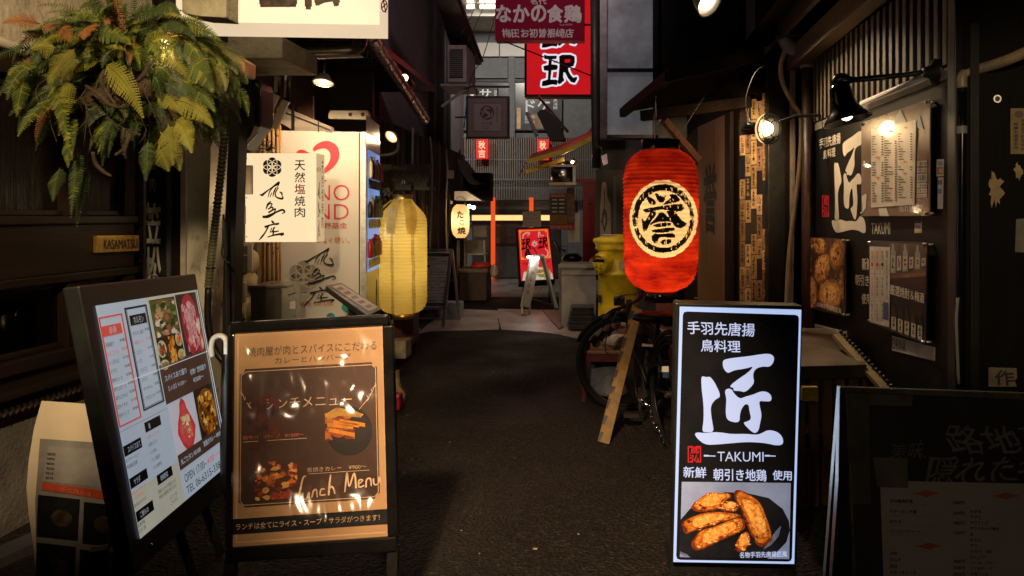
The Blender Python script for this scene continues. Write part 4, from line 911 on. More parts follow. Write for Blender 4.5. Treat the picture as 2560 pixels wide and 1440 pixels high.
# ------------------------------------------------------------------ tilted lit menu board on the left
t = thing('tilted_menu_lightbox', 'black framed lit menu board leaning back at the lower left', 'menu board', G(420, 1440))
ML = para([(235, 765), (487, 725), (567, 1163), (347, 1348)], 2.35)
def mlq(u, v):                                     # board's own coordinates, 0..1 over the lit sheet
    P = ML.P; return px_of(P[0] + (P[1] - P[0]) * u + (P[3] - P[0]) * v)
b = B(ML); b.poly([mlq(-.075, -.09), mlq(1.05, -.09), mlq(1.05, 1.12), mlq(-.075, 1.12)], m_blackpl, 0, .05, .006); b.out('case', t)
m_mlit = E('menu_backlit_white', (.66, .78, .96), .38, var=.1, sc=2); m_mlc = E('menu_backlit_cream', (.75, .74, .60), .36, var=.1)
m_mdk = E('menu_brown', (.09, .045, .03), .45, var=.3); m_mtx = M('menu_ink', (.02, .02, .025), .5); m_mrd = E('menu_red', (.75, .10, .07), .5)
b = B(ML); b.poly([mlq(0, 0), mlq(1, 0), mlq(1, 1), mlq(0, 1)], m_mlit, .004)
def mq(u0, v0, u1, v1): return [mlq(u0, v0), mlq(u1, v0), mlq(u1, v1), mlq(u0, v1)]
b.poly(mq(.43, 0, 1, .52), m_mlc, .0046); b.poly(mq(0, .8, .44, 1), m_mlc, .0044)
b.out('lit_sheet', t)
b = B(ML); o_ = .0054
b.poly(mq(.43, .33, .985, .52), m_mdk, o_)                                  # caption band
def tframe(u0, v0, u1, v1, m, k=.008):
    for q in (mq(u0, v0, u1, v0 + k * .6), mq(u0, v1 - k * .6, u1, v1), mq(u0, v0, u0 + k, v1), mq(u1 - k, v0, u1, v1)): b.poly(q, m, o_)
tframe(-.0, .05, .19, .52, m_mrd, .012); tframe(.215, .03, .42, .50, m_mtx, .012); tframe(.23, .037, .405, .49, m_mtx, .004)
b.poly(mq(.01, .09, .165, .135), m_mrd, o_); b.text('赤身', 0, 0, 0, 0, m_mlit, o_ + .001, q=mq(.06, .097, .12, .128))
b.poly(mq(.245, .068, .395, .115), m_mtx, o_); b.text('ホルモン', 0, 0, 0, 0, m_mlit, o_ + .001, q=mq(.275, .076, .365, .108))
rnd = random.Random(3)
IT1 = ['赤身盛り', 'まるごとタン', 'ハンガルビ', 'ハラミ', '和牛ロース', '和牛上ロース', '和牛上カルビ', '和牛イチボ', '和牛ランプ']; IT2 = ['・ホルモン盛り', '・厳選レバー', '・上ミノ', '・ハツ', '・コリコリ', '・ウデミ', '・テッチャン', '・アカセンマイ']
for i, s_ in enumerate(IT1):
    v = .16 + i * .038; m_ = m_mrd if i == 1 else m_mtx; b.text(s_, 0, 0, 0, 0, m_, o_, q=mq(.015, v, .015 + .0165 * len(s_), v + .019), res=2); b.text('¥%d' % rnd.choice((780, 980, 1100, 2680)), 0, 0, 0, 0, m_, o_, q=mq(.13, v - .002, .178, v + .011), res=2)
for i, s_ in enumerate(IT2):
    v = .14 + i * .043; m_ = m_mrd if i == 1 else m_mtx; b.text(s_, 0, 0, 0, 0, m_, o_, q=mq(.24, v, .24 + .0155 * len(s_), v + .02), res=2); b.text('¥%d' % rnd.choice((680, 780, 980, 1100)), 0, 0, 0, 0, m_, o_, q=mq(.36, v - .002, .40, v + .011), res=2)
for u0, v0, s_ in ((.0, .60, 'スパイスあて'), (.20, .55, '裏'), (.0, .74, 'サラダ'), (.22, .80, '新鮮野菜'), (.0, .885, 'ご飯もの')):
    b.poly(mq(u0, v0, u0 + .15, v0 + .045), m_mtx, o_); b.text(s_, 0, 0, 0, 0, m_mlit, o_ + .001, q=mq(u0 + .03, v0 + .01, u0 + .03 + .018 * len(s_), v0 + .036), res=2)
for u0, v0, s_, m_ in ((.0, .655, '炙りチャーシュー', m_mtx), (.0, .682, '季節逸品各種', m_mtx), (.2, .61, '・和牛シュノーゼ', m_mrd), (.2, .645, '・和牛ユッケ', m_mtx), (.2, .68, '・ハツ刺し', m_mtx), (.2, .715, '・ミノ湯通り', m_mtx), (.2, .75, '・その他鮮肉', m_mtx), (.0, .795, '温玉ユッケチーズ', m_mrd), (.0, .82, 'ハツのサラダ', m_mrd), (.0, .85, '和牛のせサラダ', m_mtx), (.21, .865, '農家さんからの直送られる', m_mtx), (.21, .89, '新鮮な旬野菜が取ります！', m_mtx), (.0, .935, '石焼き飯', m_mtx), (.0, .96, '玉子ご飯', m_mtx), (.3, .925, 'メニューは', m_mtx), (.3, .95, 'こちらから', m_mtx)):
    b.text(s_, 0, 0, 0, 0, m_, o_, q=mq(u0, v0, u0 + .0145 * len(s_), v0 + .018), res=2)
b.text('スパイスあて盛り', 0, 0, 0, 0, m_mlit, o_ + .001, .012, q=mq(.46, .385, .70, .415)); b.text('【1人前】¥1200〜', 0, 0, 0, 0, m_mlit, o_ + .001, q=mq(.48, .44, .68, .465)); b.text('名物！笠松盛り', 0, 0, 0, 0, m_mlit, o_ + .001, .012, q=mq(.74, .405, .94, .435)); b.text('¥3500〜', 0, 0, 0, 0, m_mlit, o_ + .001, .012, q=mq(.76, .455, .89, .478))
for u in np.linspace(.0, .42, 30): b.poly(mq(u, .536, u + .007, .539), m_mtx, o_)
b.poly(mq(.44, .775, .985, .85), m_mdk, o_ + .002); b.text('丸ごとタン ¥1100', 0, 0, 0, 0, m_mlit, o_ + .003, .012, q=mq(.46, .80, .69, .83)); b.text('炭焼きカレー ¥950', 0, 0, 0, 0, m_mlit, o_ + .003, .012, q=mq(.735, .79, .965, .82))
b.text('OPEN 17:00~', 0, 0, 0, 0, m_mtx, o_, q=mq(.475, .882, .74, .922)); b.text('4:00', 0, 0, 0, 0, m_mrd, o_, q=mq(.75, .885, .84, .918)); b.text('(L.O.3:00)', 0, 0, 0, 0, m_mrd, o_, q=mq(.85, .892, .93, .91)); b.text('TEL 06-6315-3383', 0, 0, 0, 0, m_mtx, o_, q=mq(.475, .942, .93, .98))
b.out('lettering', t)
# pictures on the menu
def pic(b, pl_q, seed, base, mids, n, off, rough=.3, size=(.08, .3)):
    r = random.Random(seed)
    for i in range(n):
        u, v = r.random(), r.random(); s_ = r.uniform(*size); mm = r.choice(mids); pts = []
        for k in range(9):
            a = k * .698; q = s_ * (1 + r.uniform(-rough, rough)) * .5; uu, vv = min(.99, max(.01, u + q * math.cos(a))), min(.99, max(.01, v + q * math.sin(a) * .8)); pts.append(pl_q(uu, vv))
        b.poly(pts, mm, off + i * .00004)
def EP(h, k=.5, var=.45, sc=14): return E('menu_photo_' + h.strip('#'), C(h), k, var=var, sc=sc)
def sub(u0, v0, u1, v1): return lambda u, v: mlq(u0 + (u1 - u0) * u, v0 + (v1 - v0) * v)
b = B(ML)
b.poly(mq(.45, .015, .72, .37), EP('#2a2016'), .005); b.poly(mq(.455, .02, .715, .2), EP('#6b5a2c'), .0052)
pic(b, sub(.46, .03, .71, .2), 4, None, [EP('#3c5a22'), EP('#7c8a4a'), EP('#c48a6a'), EP('#a85c40'), EP('#2c3a18'), EP('#d8c8b0')], 60, .0056, .4, (.08, .26))
for k, (u0, v0, u1, v1, cs) in enumerate(((.45, .215, .53, .30, ('#8a3a1a', '#c05a20', '#3a4a20')), (.55, .195, .64, .35, ('#d07818', '#e8a030', '#a84c10')), (.65, .195, .72, .27, ('#b84a1c', '#d8803c')), (.45, .31, .53, .36, ('#3a5a3a', '#8a9a6a', '#a04a20')), (.65, .285, .72, .34, ('#a8843c', '#c8a458')))):
    b.poly([sub(u0, v0, u1, v1)(.5 + .5 * math.cos(a) * (1 if k == 1 else 1.15), .5 + .5 * math.sin(a)) for a in np.linspace(0, 6.28, 18)[:-1]], EP('#c8b48c' if k != 1 else '#4a2410'), .0054)
    pic(b, sub(u0 + .008, v0 + .01, u1 - .008, v1 - .01), 10 + k, None, [EP(c_) for c_ in cs], 22, .0058, .4, (.2, .5))
b.poly(mq(.73, .01, .985, .33), EP('#3a2e26'), .005)
b.poly([sub(.745, .02, .985, .36)(.5 + .47 * math.cos(a), .48 + .5 * math.sin(a)) for a in np.linspace(0, 6.28, 24)[:-1]], EP('#a83038', sc=9), .0054)
pic(b, sub(.77, .05, .93, .32), 31, None, [EP('#b83a40'), EP('#d0646a'), EP('#e09a98'), EP('#98202c')], 46, .006, .5, (.08, .3)); 
for i in range(9): u = .79 + i * .016; b.line(*mlq(u, .06 + .01 * (i % 3)), *mlq(u + .02, .26 + .02 * (i % 4)), 1.5, EP('#eab4b0'), .0085)
pic(b, sub(.90, .13, .985, .34), 33, None, [EP('#e0c098'), EP('#c8545c'), EP('#b03038'), EP('#e8dcd0')], 16, .0088, .3, (.2, .5))
b.poly(mq(.45, .53, .72, .79), EP('#c8c4d0', .55, .1), .005)
TG = [(.5, .0), (.62, .08), (.66, .22), (.78, .4), (.9, .62), (.8, .82), (.62, 1), (.42, .99), (.26, .82), (.15, .6), (.22, .42), (.36, .24), (.4, .1)]
b.poly([sub(.45, .52, .72, .79)(*p) for p in TG], EP('#c23a3c', .55, .3), .0056); b.poly([sub(.45, .52, .72, .79)(.5 + (p[0] - .5) * .75, .5 + (p[1] - .5) * .82) for p in TG], EP('#cf4a48', .55, .25), .006)
pic(b, sub(.53, .61, .64, .73), 41, None, [EP('#e0c890'), EP('#d8a878'), EP('#f0e0b8'), EP('#c87858')], 40, .0064, .6, (.1, .34))
b.poly(mq(.735, .52, .985, .79), EP('#2a1c10'), .005); b.poly([sub(.75, .53, .98, .79)(.5 + .5 * math.cos(a), .5 + .5 * math.sin(a)) for a in np.linspace(0, 6.28, 24)[:-1]], EP('#7a4410', .5, .4), .0054)
pic(b, sub(.77, .55, .96, .77), 52, None, [EP('#a86418'), EP('#d09030'), EP('#5a3008'), EP('#e8c070'), EP('#c87818'), EP('#3a2008')], 70, .0058, .5, (.07, .24))
b.out('food_pictures', t)
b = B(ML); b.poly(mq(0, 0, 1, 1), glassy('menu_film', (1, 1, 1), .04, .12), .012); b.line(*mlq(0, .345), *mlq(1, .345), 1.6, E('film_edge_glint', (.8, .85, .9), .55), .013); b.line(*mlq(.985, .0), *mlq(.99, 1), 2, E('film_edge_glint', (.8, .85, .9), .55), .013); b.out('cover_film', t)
for x, y in ((470, 1275), (535, 1232)): p0 = ML.at(x, y, -.055); b = B(); b.bar(p0, Vector((p0.x + .06, p0.y + .05, 0.0)), .045, .03, m_blackpl, bev=.003); b.out('leg', t)
p0 = ML.at(300, 1360, -.06); b = B(); b.bar(p0, Vector((p0.x - .05, p0.y + .1, 0)), .05, .03, m_blackpl, bev=.003); b.out('leg', t)
b = B(); p = ML.at(375, 1362, .004); b.blob(p, .006, m_chrome, 0, 0, 1); b.blob(ML.at(562, 1200, .004), .006, m_chrome, 0, 0, 1); b.out('screw', t)
B(ML).tube([ML.at(385, 697, -.02), ML.at(390, 688, -.02), ML.at(402, 686, -.02), ML.at(408, 694, -.02)], .004, m_steel, 6, sub=3).out('hook', t)
light('AREA', ML.at(400, 1000, .03), 2.2, (.75, .85, 1), t, target=ML.at(400, 1000, 1.0)).data.size = .35

# curled printed sheet behind it
t = thing('curled_poster', 'large printed poster curling on the wall behind the tilted lit menu', 'poster', Vector((-2.2, 3.0, 0)))
def cur(px, py, off=0.): 
    u = (px - 80) / 200.; return W(px, py + 14 * u * (1 if py < 1200 else 1.6), 2.62 + .10 * math.sin(max(0, min(1, u)) * 2.2) - off)
class CurP:                                       # a surface the drawing helpers can use
    n = Vector((0, -1, 0))
    def at(s, px, py, off=0.): return cur(px, py, off)
def strip(b, pts_l, pts_r, m, off, n=8):
    vs = []
    for (a, c_) in zip(pts_l, pts_r):
        for i in range(n + 1): vs.append(cur(a[0] + (c_[0] - a[0]) * i / n, a[1] + (c_[1] - a[1]) * i / n, off))
    k = len(pts_l); b.add(vs, [(j * (n + 1) + i, j * (n + 1) + i + 1, (j + 1) * (n + 1) + i + 1, (j + 1) * (n + 1) + i) for j in range(k - 1) for i in range(n)], m, True)
b = B(); Ls = [(104, 1000), (85, 1070), (72, 1150), (66, 1220), (72, 1290), (84, 1370), (92, 1470)]
strip(b, Ls, [(300, 1000 + (y - 1000) * .98) for x, y in Ls], M('poster_paper', (.56, .46, .33), .7, var=.06), 0); b.out('sheet', t)
b = B(); m_pg = M('poster_print_grey', (.20, .18, .17), .6)
strip(b, [(100, 1095), (88, 1250), (92, 1470)], [(300, 1095), (300, 1250), (300, 1470)], m_pg, .003)
strip(b, [(106, 1202), (104, 1222)], [(300, 1208), (300, 1230)], M('poster_red', (.42, .05, .02), .6), .006)
strip(b, [(122, 1112), (106, 1200)], [(300, 1112), (300, 1200)], M('poster_print_pale', (.24, .22, .215), .6), .005)
for x0, y0, x1, y1 in ((95, 1235, 200, 1340), (210, 1240, 300, 1345), (92, 1355, 190, 1470), (200, 1360, 300, 1470)):
    strip(b, [(x0, y0), (x0 - 4, y1)], [(x1, y0), (x1 - 6, y1)], m_black, .005)
    bb = B(CurP()); bb.disc((x0 + x1) / 2 + 6, (y0 + y1) / 2, 26, 22, M('poster_bowl', (.05, .028, .015), .5, var=.8, sc=22), .008, n=14, wob=.1); b.add(bb.v, bb.f, bb.mats[0])
bb = B(CurP())
for i in range(6): bb.text('¥%d' % (500, 600, 600, 200, 150, 100)[i], 118 - i * 1, 1128 + i * 12, 138 - i, 1135 + i * 12, m_txtk, .009, q=[(138 - i, 1135 + i * 12), (118 - i, 1135 + i * 12), (118 - i, 1128 + i * 12), (138 - i, 1128 + i * 12)])
bb.text('トッピング', 0, 0, 0, 0, M('poster_pale', (.4, .3, .25), .6), .009, q=[(225, 1225), (150, 1219), (150, 1209), (225, 1214)])
for k_, m_ in enumerate(bb.mats): b.add(bb.v, [f for f, q in zip(bb.f, bb.mi) if q == k_], m_)
b.out('print', t)
tag(B().bar((-2.55, 2.5, .02), (-2.3, 3.5, .02), .12, .04, m_dgrey).out('timber_sill'), 'dark sill on the ground below the curled poster', 'sill')

# ------------------------------------------------------------------ lunch menu A-board
t = thing('lunch_menu_board', 'black A-board with a brown lunch menu poster in a clear sleeve', 'A-board', G(780, 1440))
AB = para([(588, 835), (957, 815), (970, 1340), (583, 1367)], 2.62)
b = B(AB); m_bf = m_blackgl
def abq(u, v): P = AB.P; return px_of(P[0] + (P[1] - P[0]) * u + (P[3] - P[0]) * v)
def aq(u0, v0, u1, v1): return [abq(u0, v0), abq(u1, v0), abq(u1, v1), abq(u0, v1)]
b.poly(aq(-.045, -.06, 1.045, 0), m_bf, .012, .04, .012); b.poly(aq(-.045, 1, 1.06, 1.07), m_bf, .012, .04, .008); b.poly(aq(-.045, .0, 0, 1), m_bf, .0125, .04, .006); b.poly(aq(1, 0, 1.07, 1), m_bf, .0125, .04, .006)
b.poly(aq(-.03, -.03, 1.03, 1.03), m_black, -.004, .01)
b.out('frame', t)
b = B(AB)
for u, v in ((1.045, .14), (1.045, .86), (1.05, .98)): b.disc(*abq(u, v), 3, 3, m_chrome, .0135, n=10)
b.out('screw', t)
m_tan = M('tan_poster', (.40, .235, .11), .7, var=.12, sc=5); m_pbr = M('brown_poster', (.050, .022, .012), .55, var=.5, sc=3); m_ln = M('poster_cream_line', (.55, .38, .22), .6)
b = B(AB); b.poly(aq(0, 0, 1, 1), m_tan, .002); 
for q, k_ in ((aq(.018, .02, .026, .985), 0), (aq(.018, .978, .985, .984), 0)): b.poly(q, m_ln, .0024)
b.poly([abq(u, v) for u, v in ((.07, .175), (.92, .175), (.93, .195), (.955, .2), (.955, .80), (.93, .805), (.92, .825), (.075, .825), (.06, .81), (.035, .80), (.035, .2), (.06, .195))], m_pbr, .003)
for a_, c_ in (((.08, .188), (.92, .188)), ((.92, .188), (.945, .205)), ((.945, .205), (.945, .795)), ((.945, .795), (.92, .815)), ((.92, .815), (.07, .815)), ((.07, .815), (.045, .795)), ((.045, .795), (.045, .205)), ((.045, .205), (.08, .188))): b.line(*abq(*a_), *abq(*c_), 1.6, m_ln, .0036)
b.poly(aq(0, .875, 1, .945), m_black, .003)
b.out('poster', t)
b = B(AB); m_pt = M('poster_brown_ink', (.10, .055, .03), .6); m_pc = M('poster_cream_ink', (.55, .38, .24), .6); m_pr = M('poster_red_ink', (.62, .12, .09), .6)
b.text('焼肉屋が肉とスパイスにこだわる', 0, 0, 0, 0, m_pt, .004, q=aq(.09, .07, .955, .115)); b.text('カレーとハンバーグ', 0, 0, 0, 0, m_pt, .004, q=aq(.27, .125, .78, .158))
b.text('ランチメニュー', 0, 0, 0, 0, m_pc, .004, -.008, q=aq(.2, .325, .78, .375)); b.text('和牛ハンバーグ   ¥1300〜', 0, 0, 0, 0, m_pr, .004, q=aq(.06, .493, .46, .512)); b.line(*abq(.06, .522), *abq(.48, .522), 1.3, m_ln, .0036)
b.text('炭焼きカレー    ¥900〜', 0, 0, 0, 0, m_pc, .004, -.01, q=aq(.48, .66, .87, .682)); b.line(*abq(.49, .69), *abq(.89, .69), 1, m_ln, .0036)
b.text('ランチは全てにライス・スープ・サラダがつきます！', 0, 0, 0, 0, m_pc, .004, q=aq(.02, .896, .95, .925)); b.text('・牛たんビリビリ', 0, 0, 0, 0, m_pc, .004, q=aq(.07, .84, .24, .856))
# hand lettering "Lunch Menu"
def hand(pts, k=1): b.stroke([(*abq(u, v), wd * k) for u, v, wd in pts], m_pc, .0042)
hand([(.475, .70, 2), (.455, .705, 4), (.435, .76, 5), (.415, .82, 5), (.40, .832, 4), (.405, .80, 3), (.435, .79, 3)]); hand([(.45, .775, 4), (.455, .80, 4), (.475, .805, 3), (.492, .775, 4), (.492, .80, 3)]); hand([(.51, .80, 4), (.522, .77, 4), (.54, .766, 4), (.545, .80, 3)]); hand([(.595, .765, 3), (.572, .765, 4), (.565, .79, 4), (.60, .79, 3)]); hand([(.635, .70, 3), (.625, .75, 5), (.62, .795, 4)]); hand([(.62, .77, 3), (.64, .755, 4), (.655, .77, 4), (.66, .79, 3)])
hand([(.725, .785, 3), (.74, .71, 5), (.745, .70, 3), (.755, .76, 4), (.79, .70, 4), (.80, .77, 5)]); hand([(.815, .755, 3), (.845, .735, 3), (.82, .735, 4), (.82, .765, 4), (.855, .76, 3)]); hand([(.865, .77, 4), (.87, .735, 4), (.895, .73, 4), (.90, .765, 3)]); hand([(.915, .73, 4), (.92, .758, 4), (.945, .755, 3), (.955, .725, 4), (.96, .755, 3)])
for sx, cx in ((-1, .16), (1, .83)):
    hand([(cx - sx * -.0, .40, 1.5), (cx + sx * .05, .36, 1.8), (cx + sx * .09, .32, 1.5), (cx + sx * .11, .285, 1)])
    for k_ in range(3): hand([(cx + sx * (.05 + k_ * .02), .365 - k_ * .03, 1), (cx + sx * (.065 + k_ * .025), .35 - k_ * .03, 2.5), (cx + sx * (.05 + k_ * .03), .335 - k_ * .03, 1)])
b.out('lettering', t)
b = B(AB); MP = lambda h, v=.5, s_=30: M('poster_photo_' + h.strip('#'), C(h, .75), .6, var=v, sc=s_)
def suba(u0, v0, u1, v1): return lambda u, v: abq(u0 + (u1 - u0) * u, v0 + (v1 - v0) * v)
b.disc(*abq(.76, .5), 58, 62, MP('#15110f'), .004, n=26); b.disc(*abq(.755, .48), 50, 44, MP('#241814'), .0044, n=26)
pic(b, suba(.6, .40, .80, .54), 61, None, [MP('#a8481c'), MP('#7a2e12'), MP('#b86a24')], 26, .0048, .4, (.2, .5))
b.poly([abq(u, v) for u, v in ((.60, .415), (.68, .385), (.78, .40), (.86, .425), (.84, .44), (.70, .425), (.62, .44))], MP('#b88a3a'), .006)
for i, (u, v) in enumerate(((.62, .455), (.66, .445), (.70, .44), (.63, .48))): b.poly([abq(u, v), abq(u + .17, v + .02 + i * .004), abq(u + .168, v + .038 + i * .004), abq(u - .004, v + .018)], MP('#d88a2a', .25), .0064)
pic(b, suba(.14, .62, .42, .80), 62, None, [MP('#c86a24'), MP('#8a2a14'), MP('#d8a050'), MP('#5a2410'), MP('#a83c18')], 70, .0048, .5, (.06, .22))
pic(b, suba(.05, .3, .3, .56), 63, None, [MP('#4a1c10'), MP('#5c2414'), MP('#3a1810')], 26, .0042, .5, (.1, .35))
b.out('food_pictures', t)
b = B(); nu, nv = 64, 88; vs = []                  # loose clear sleeve, wrinkled
for j in range(nv + 1):
    for i in range(nu + 1):
        u, v = i / nu, j / nv; P = AB.P[0] + (AB.P[1] - AB.P[0]) * u + (AB.P[3] - AB.P[0]) * v; e = min(1, 8 * min(u, 1 - u, v, 1 - v)); vs.append(P + AB.n * (.02 + .034 * e * (mnoise.noise(Vector((u * 2.6, v * 3.4, 1))) + .9 * abs(mnoise.noise(Vector((u * 3.6 + v, v * 3.8 - u * 2, 7)))) + .35 * abs(mnoise.noise(Vector((u * 9 - v * 3, v * 8, 4)))))))
b.add(vs, [(j * (nu + 1) + i, j * (nu + 1) + i + 1, (j + 1) * (nu + 1) + i + 1, (j + 1) * (nu + 1) + i) for j in range(nv) for i in range(nu)], glassy('clear_sleeve', (.97, .97, .97), .12, .17), True); b.out('clear_sleeve', t)
for k_, (u, dy) in enumerate(((-.02, .02), (1.03, .02))):
    a_ = AB.at(*abq(u, 1.05), -.01); B().bar(a_, Vector((a_.x, a_.y - .02, 0)), .035, .03, m_black).out('leg', t)
for u in (.0, 1.03):
    a_ = AB.at(*abq(u, -.02), -.03); B().bar(a_, Vector((a_.x - .14, a_.y + .42, 0)), .03, .03, m_black).out('leg', t)
# umbrella handle between the two boards
t = thing('umbrella', 'rolled dark umbrella with a white hooked handle between the two menu boards', 'umbrella', W(566, 1100, 3.1))
B().tube([W(530, 892, 3.0), W(528, 868, 3.0), W(534, 846, 3.0), W(550, 839, 3.0), W(564, 848, 3.0), W(566, 870, 3.0), W(566, 885, 3.0)], .0105, M('white_plastic', (.42, .39, .33), .35), 10, sub=4).out('handle', t)
q = [W(566, 885, 3.0), W(567, 960, 3.02), W(569, 1100, 3.03), W(571, 1250, 3.06)]; B().tube(q, [.008, .022, .03, .012], m_black, 10, sub=3).out('canopy', t)
# small lectern with lit menu
t = thing('menu_lectern', 'small black lectern with a tilted menu sheet before the drinks machine', 'lectern', W(880, 990, 4.9))
LP = para([(815, 714), (853, 706), (955, 772), (920, 789)], 4.9)
b = B(LP); b.poly([(815, 714), (853, 706), (955, 772), (920, 789)], m_blackpl, 0, .035, .004); b.out('tray', t)
b = B(LP); b.poly([(829, 717), (853, 711), (945, 769), (922, 779)], M('menu_sheet', (.5, .4, .32), .5, var=.2, emit=.12), .003)
for i in range(5): b.poly([(838 + i * 18, 722 + i * 11), (852 + i * 18, 718 + i * 11), (861 + i * 18, 724 + i * 11), (847 + i * 18, 728 + i * 11)], M('menu_red_block', (.3, .06, .03), .5) if i % 2 else M('menu_grey_block', (.2, .17, .15), .5), .004)
b.out('sheet', t)
p = LP.at(885, 755, -.03); B().bar(p, (p.x, p.y + .03, .02), .04, .04, m_black).box((p.x - .15, p.y - .12, 0), (p.x + .15, p.y + .18, .02), m_black).out('post', t)
# clutter at the kerb
t = thing('printed_packet', 'crumpled printed packet lying beside the lunch menu board', 'packet', G(985, 985)); b = B()
p = G(985, 985, .1); b.blob(p + Vector((-.02, 0, 0)), .11, M('packet_cream', (.35, .25, .14), .5, var=.4), .6, 3, 2, (.8, .8, 1.5)); b.out('body', t)
B().box((p.x - .03, p.y - .14, .01), (p.x + .08, p.y - .04, .13), M('packet_magenta', (.30, .01, .03), .4), .02).out('flap', t)

# ------------------------------------------------------------------ middle distance
t = thing('italian_menu_board', 'aluminium A-board with a dark Italian menu beyond the yellow lantern', 'A-board', G(1105, 805))
IB = para([(1066, 626), (1131, 624), (1117, 772), (1052, 772)], 9.55)
m_al2 = M('dull_aluminium', (.36, .33, .29), .4, metal=.7, var=.2)
b = B(IB)
for a_, c_ in (((1128, 624), (1113, 805)), ((1050, 626), (1040, 802))): b.bar(IB.at(*a_), Vector((IB.at(*c_).x, IB.at(*a_).y - .15, .0)), .035, .025, m_al2)
b.rect(1050, 622, 1131, 628, m_al2, .004, .02); b.poly([(1040, 768), (1114, 768), (1114, 774), (1040, 774)], m_al2, .006, .02); b.poly([(1040, 793), (1148, 796), (1148, 800), (1040, 797)], m_al2, .006, .02); b.out('front_frame', t)
a_ = IB.at(1130, 626); b = B(); b.bar(a_, W(1149, 803, 9.9), .03, .025, m_al2); b.bar(W(1126, 700, 9.5), W(1140, 700, 9.75), .014, .01, m_al2); b.out('rear_leg', t)
b = B(IB); b.poly([(1054, 630), (1126, 629), (1113, 768), (1042, 768)], M('menu_slate', (.50, .46, .43), .6, var=.15), .0, .01); b.out('panel', t)
b = B(IB)
for y, h, d_ in ((633, 8, 0), (663, 5, 0), (757, 8, 0)): b.poly([(1056, y), (1124 - (y - 630) * .09, y), (1124 - (y - 630) * .09, y + h), (1056, y + h)], m_txtk, .002) if h > 5 else b.rect(1066, y, 1076, y + h, m_txtk, .002)
m_ws = M('slate_white', (.36, .33, .30), .6)
for y, s_ in ((634, '魚介と白ワインのイタリアン'), (758, 'たくさんあり〼')): b.text(s_, 1060, y + 1, 1118 - (y - 630) * .09, y + 6, m_ws, .004, res=2)
for y, s_, c_ in ((645, '瀬戸内産より', 1100), (651, 'カルパッチョ¥1,680-', 1118), (671, 'アクアパッツァ', 1112), (678, '¥2,680-', 1118), (692, 'クリームソース¥2,280', 1115), (701, 'ペペロンチーノ¥1,580', 1114), (709, 'トマトソース', 1100), (717, '¥2,980', 1113), (732, 'ズワルスケッタ¥780', 1110), (740, 'アンチョビオムレツ¥580', 1110), (749, '自家製塩漬け¥780', 1109)): b.text(s_, max(1062, c_ - 6 * len(s_)), y, c_, y + 5, m_txtk, .002, .01, res=2)
for y in (660, 686, 726): b.line(1054, y, 1119, y, 1, m_txtk, .002)
b.out('lettering', t)
t = tag(B().box((-2.2, 10.0, .0), (-1.9, 10.3, .22), m_grey, .02).out('plastic_crate'), 'small grey plastic crate behind the aluminium menu A-board', 'crate')
t = thing('brown_chest', 'low brown chest with a lid at the corner of the octopus stall', 'chest', (-2.1, 12.2, 0))
P = W(1148, 755, 12.0); Q = W(1216, 683, 12.0); mch = M('chest_brown', (.06, .032, .022), .5, var=.3)
B().box((P.x, 12.0, 0.02), (Q.x, 12.55, Q.z), mch, .01).out('box', t); B().box((P.x - .01, 11.98, Q.z + .002), (Q.x + .02, 12.57, Q.z + .075), M('chest_lid', (.16, .11, .085), .45, var=.3), .015).out('lid', t)
t = thing('red_bag', 'red and white plastic bag lying on the brown chest', 'bag', (-2.0, 12.2, Q.z + .08)); b = B()
b.blob((-1.98, 12.25, Q.z + .11), .17, M('red_plastic', (.45, .03, .015), .4), .5, 2, 2, (1.1, .8, .4)); b.out('red_bag_body', t); B().blob((-1.74, 12.15, Q.z - .0), .09, M('white_plastic_bag', (.5, .4, .35), .4), .6, 5, 2, (.8, .7, 1.1)).out('white_bag', t)
t = thing('white_shelf', 'pale folding shelf frame behind the brown chest', 'shelf', (-2.2, 13.0, 0)); b = B(front(13.0))
for x0, x1 in ((1164, 1168), (1208, 1216)): b.poly([(x0, 600), (x0 + 3, 600), (x1, 700), (x1 - 3, 700)], m_white, 0, .03)
b.rect(1162, 634, 1212, 637, m_white, .0, .3); b.rect(1184, 566, 1216, 592, m_cream, .0, .02); b.rect(1166, 601, 1214, 634, M('shelf_board', (.30, .27, .22), .6), -.02, .02); b.out('frame', t)
tag(B(front(12.6)).rect(1110, 500, 1164, 760, M('stall_cream_wall', (.30, .24, .16), .8, var=.3), -.05, .05).rect(1147, 596, 1159, 760, m_dwood, .02, .05).out('stall_wall'), 'cream and timber end wall of the octopus stall', 'wall')
b = B(front(11.2)); b.rect(1126, 502, 1131, 510, m_white, 0, .01); tag(b.out('number_tag'), 'tiny white number tag left of the cream lantern', 'tag')
tag(B().box(W(1118, 445, 10.2), W(1131, 425, 10.2) + Vector((0, .12, 0)), m_cream, .006).out('junction_box'), 'small pale junction box on the timber house above the cables', 'box')

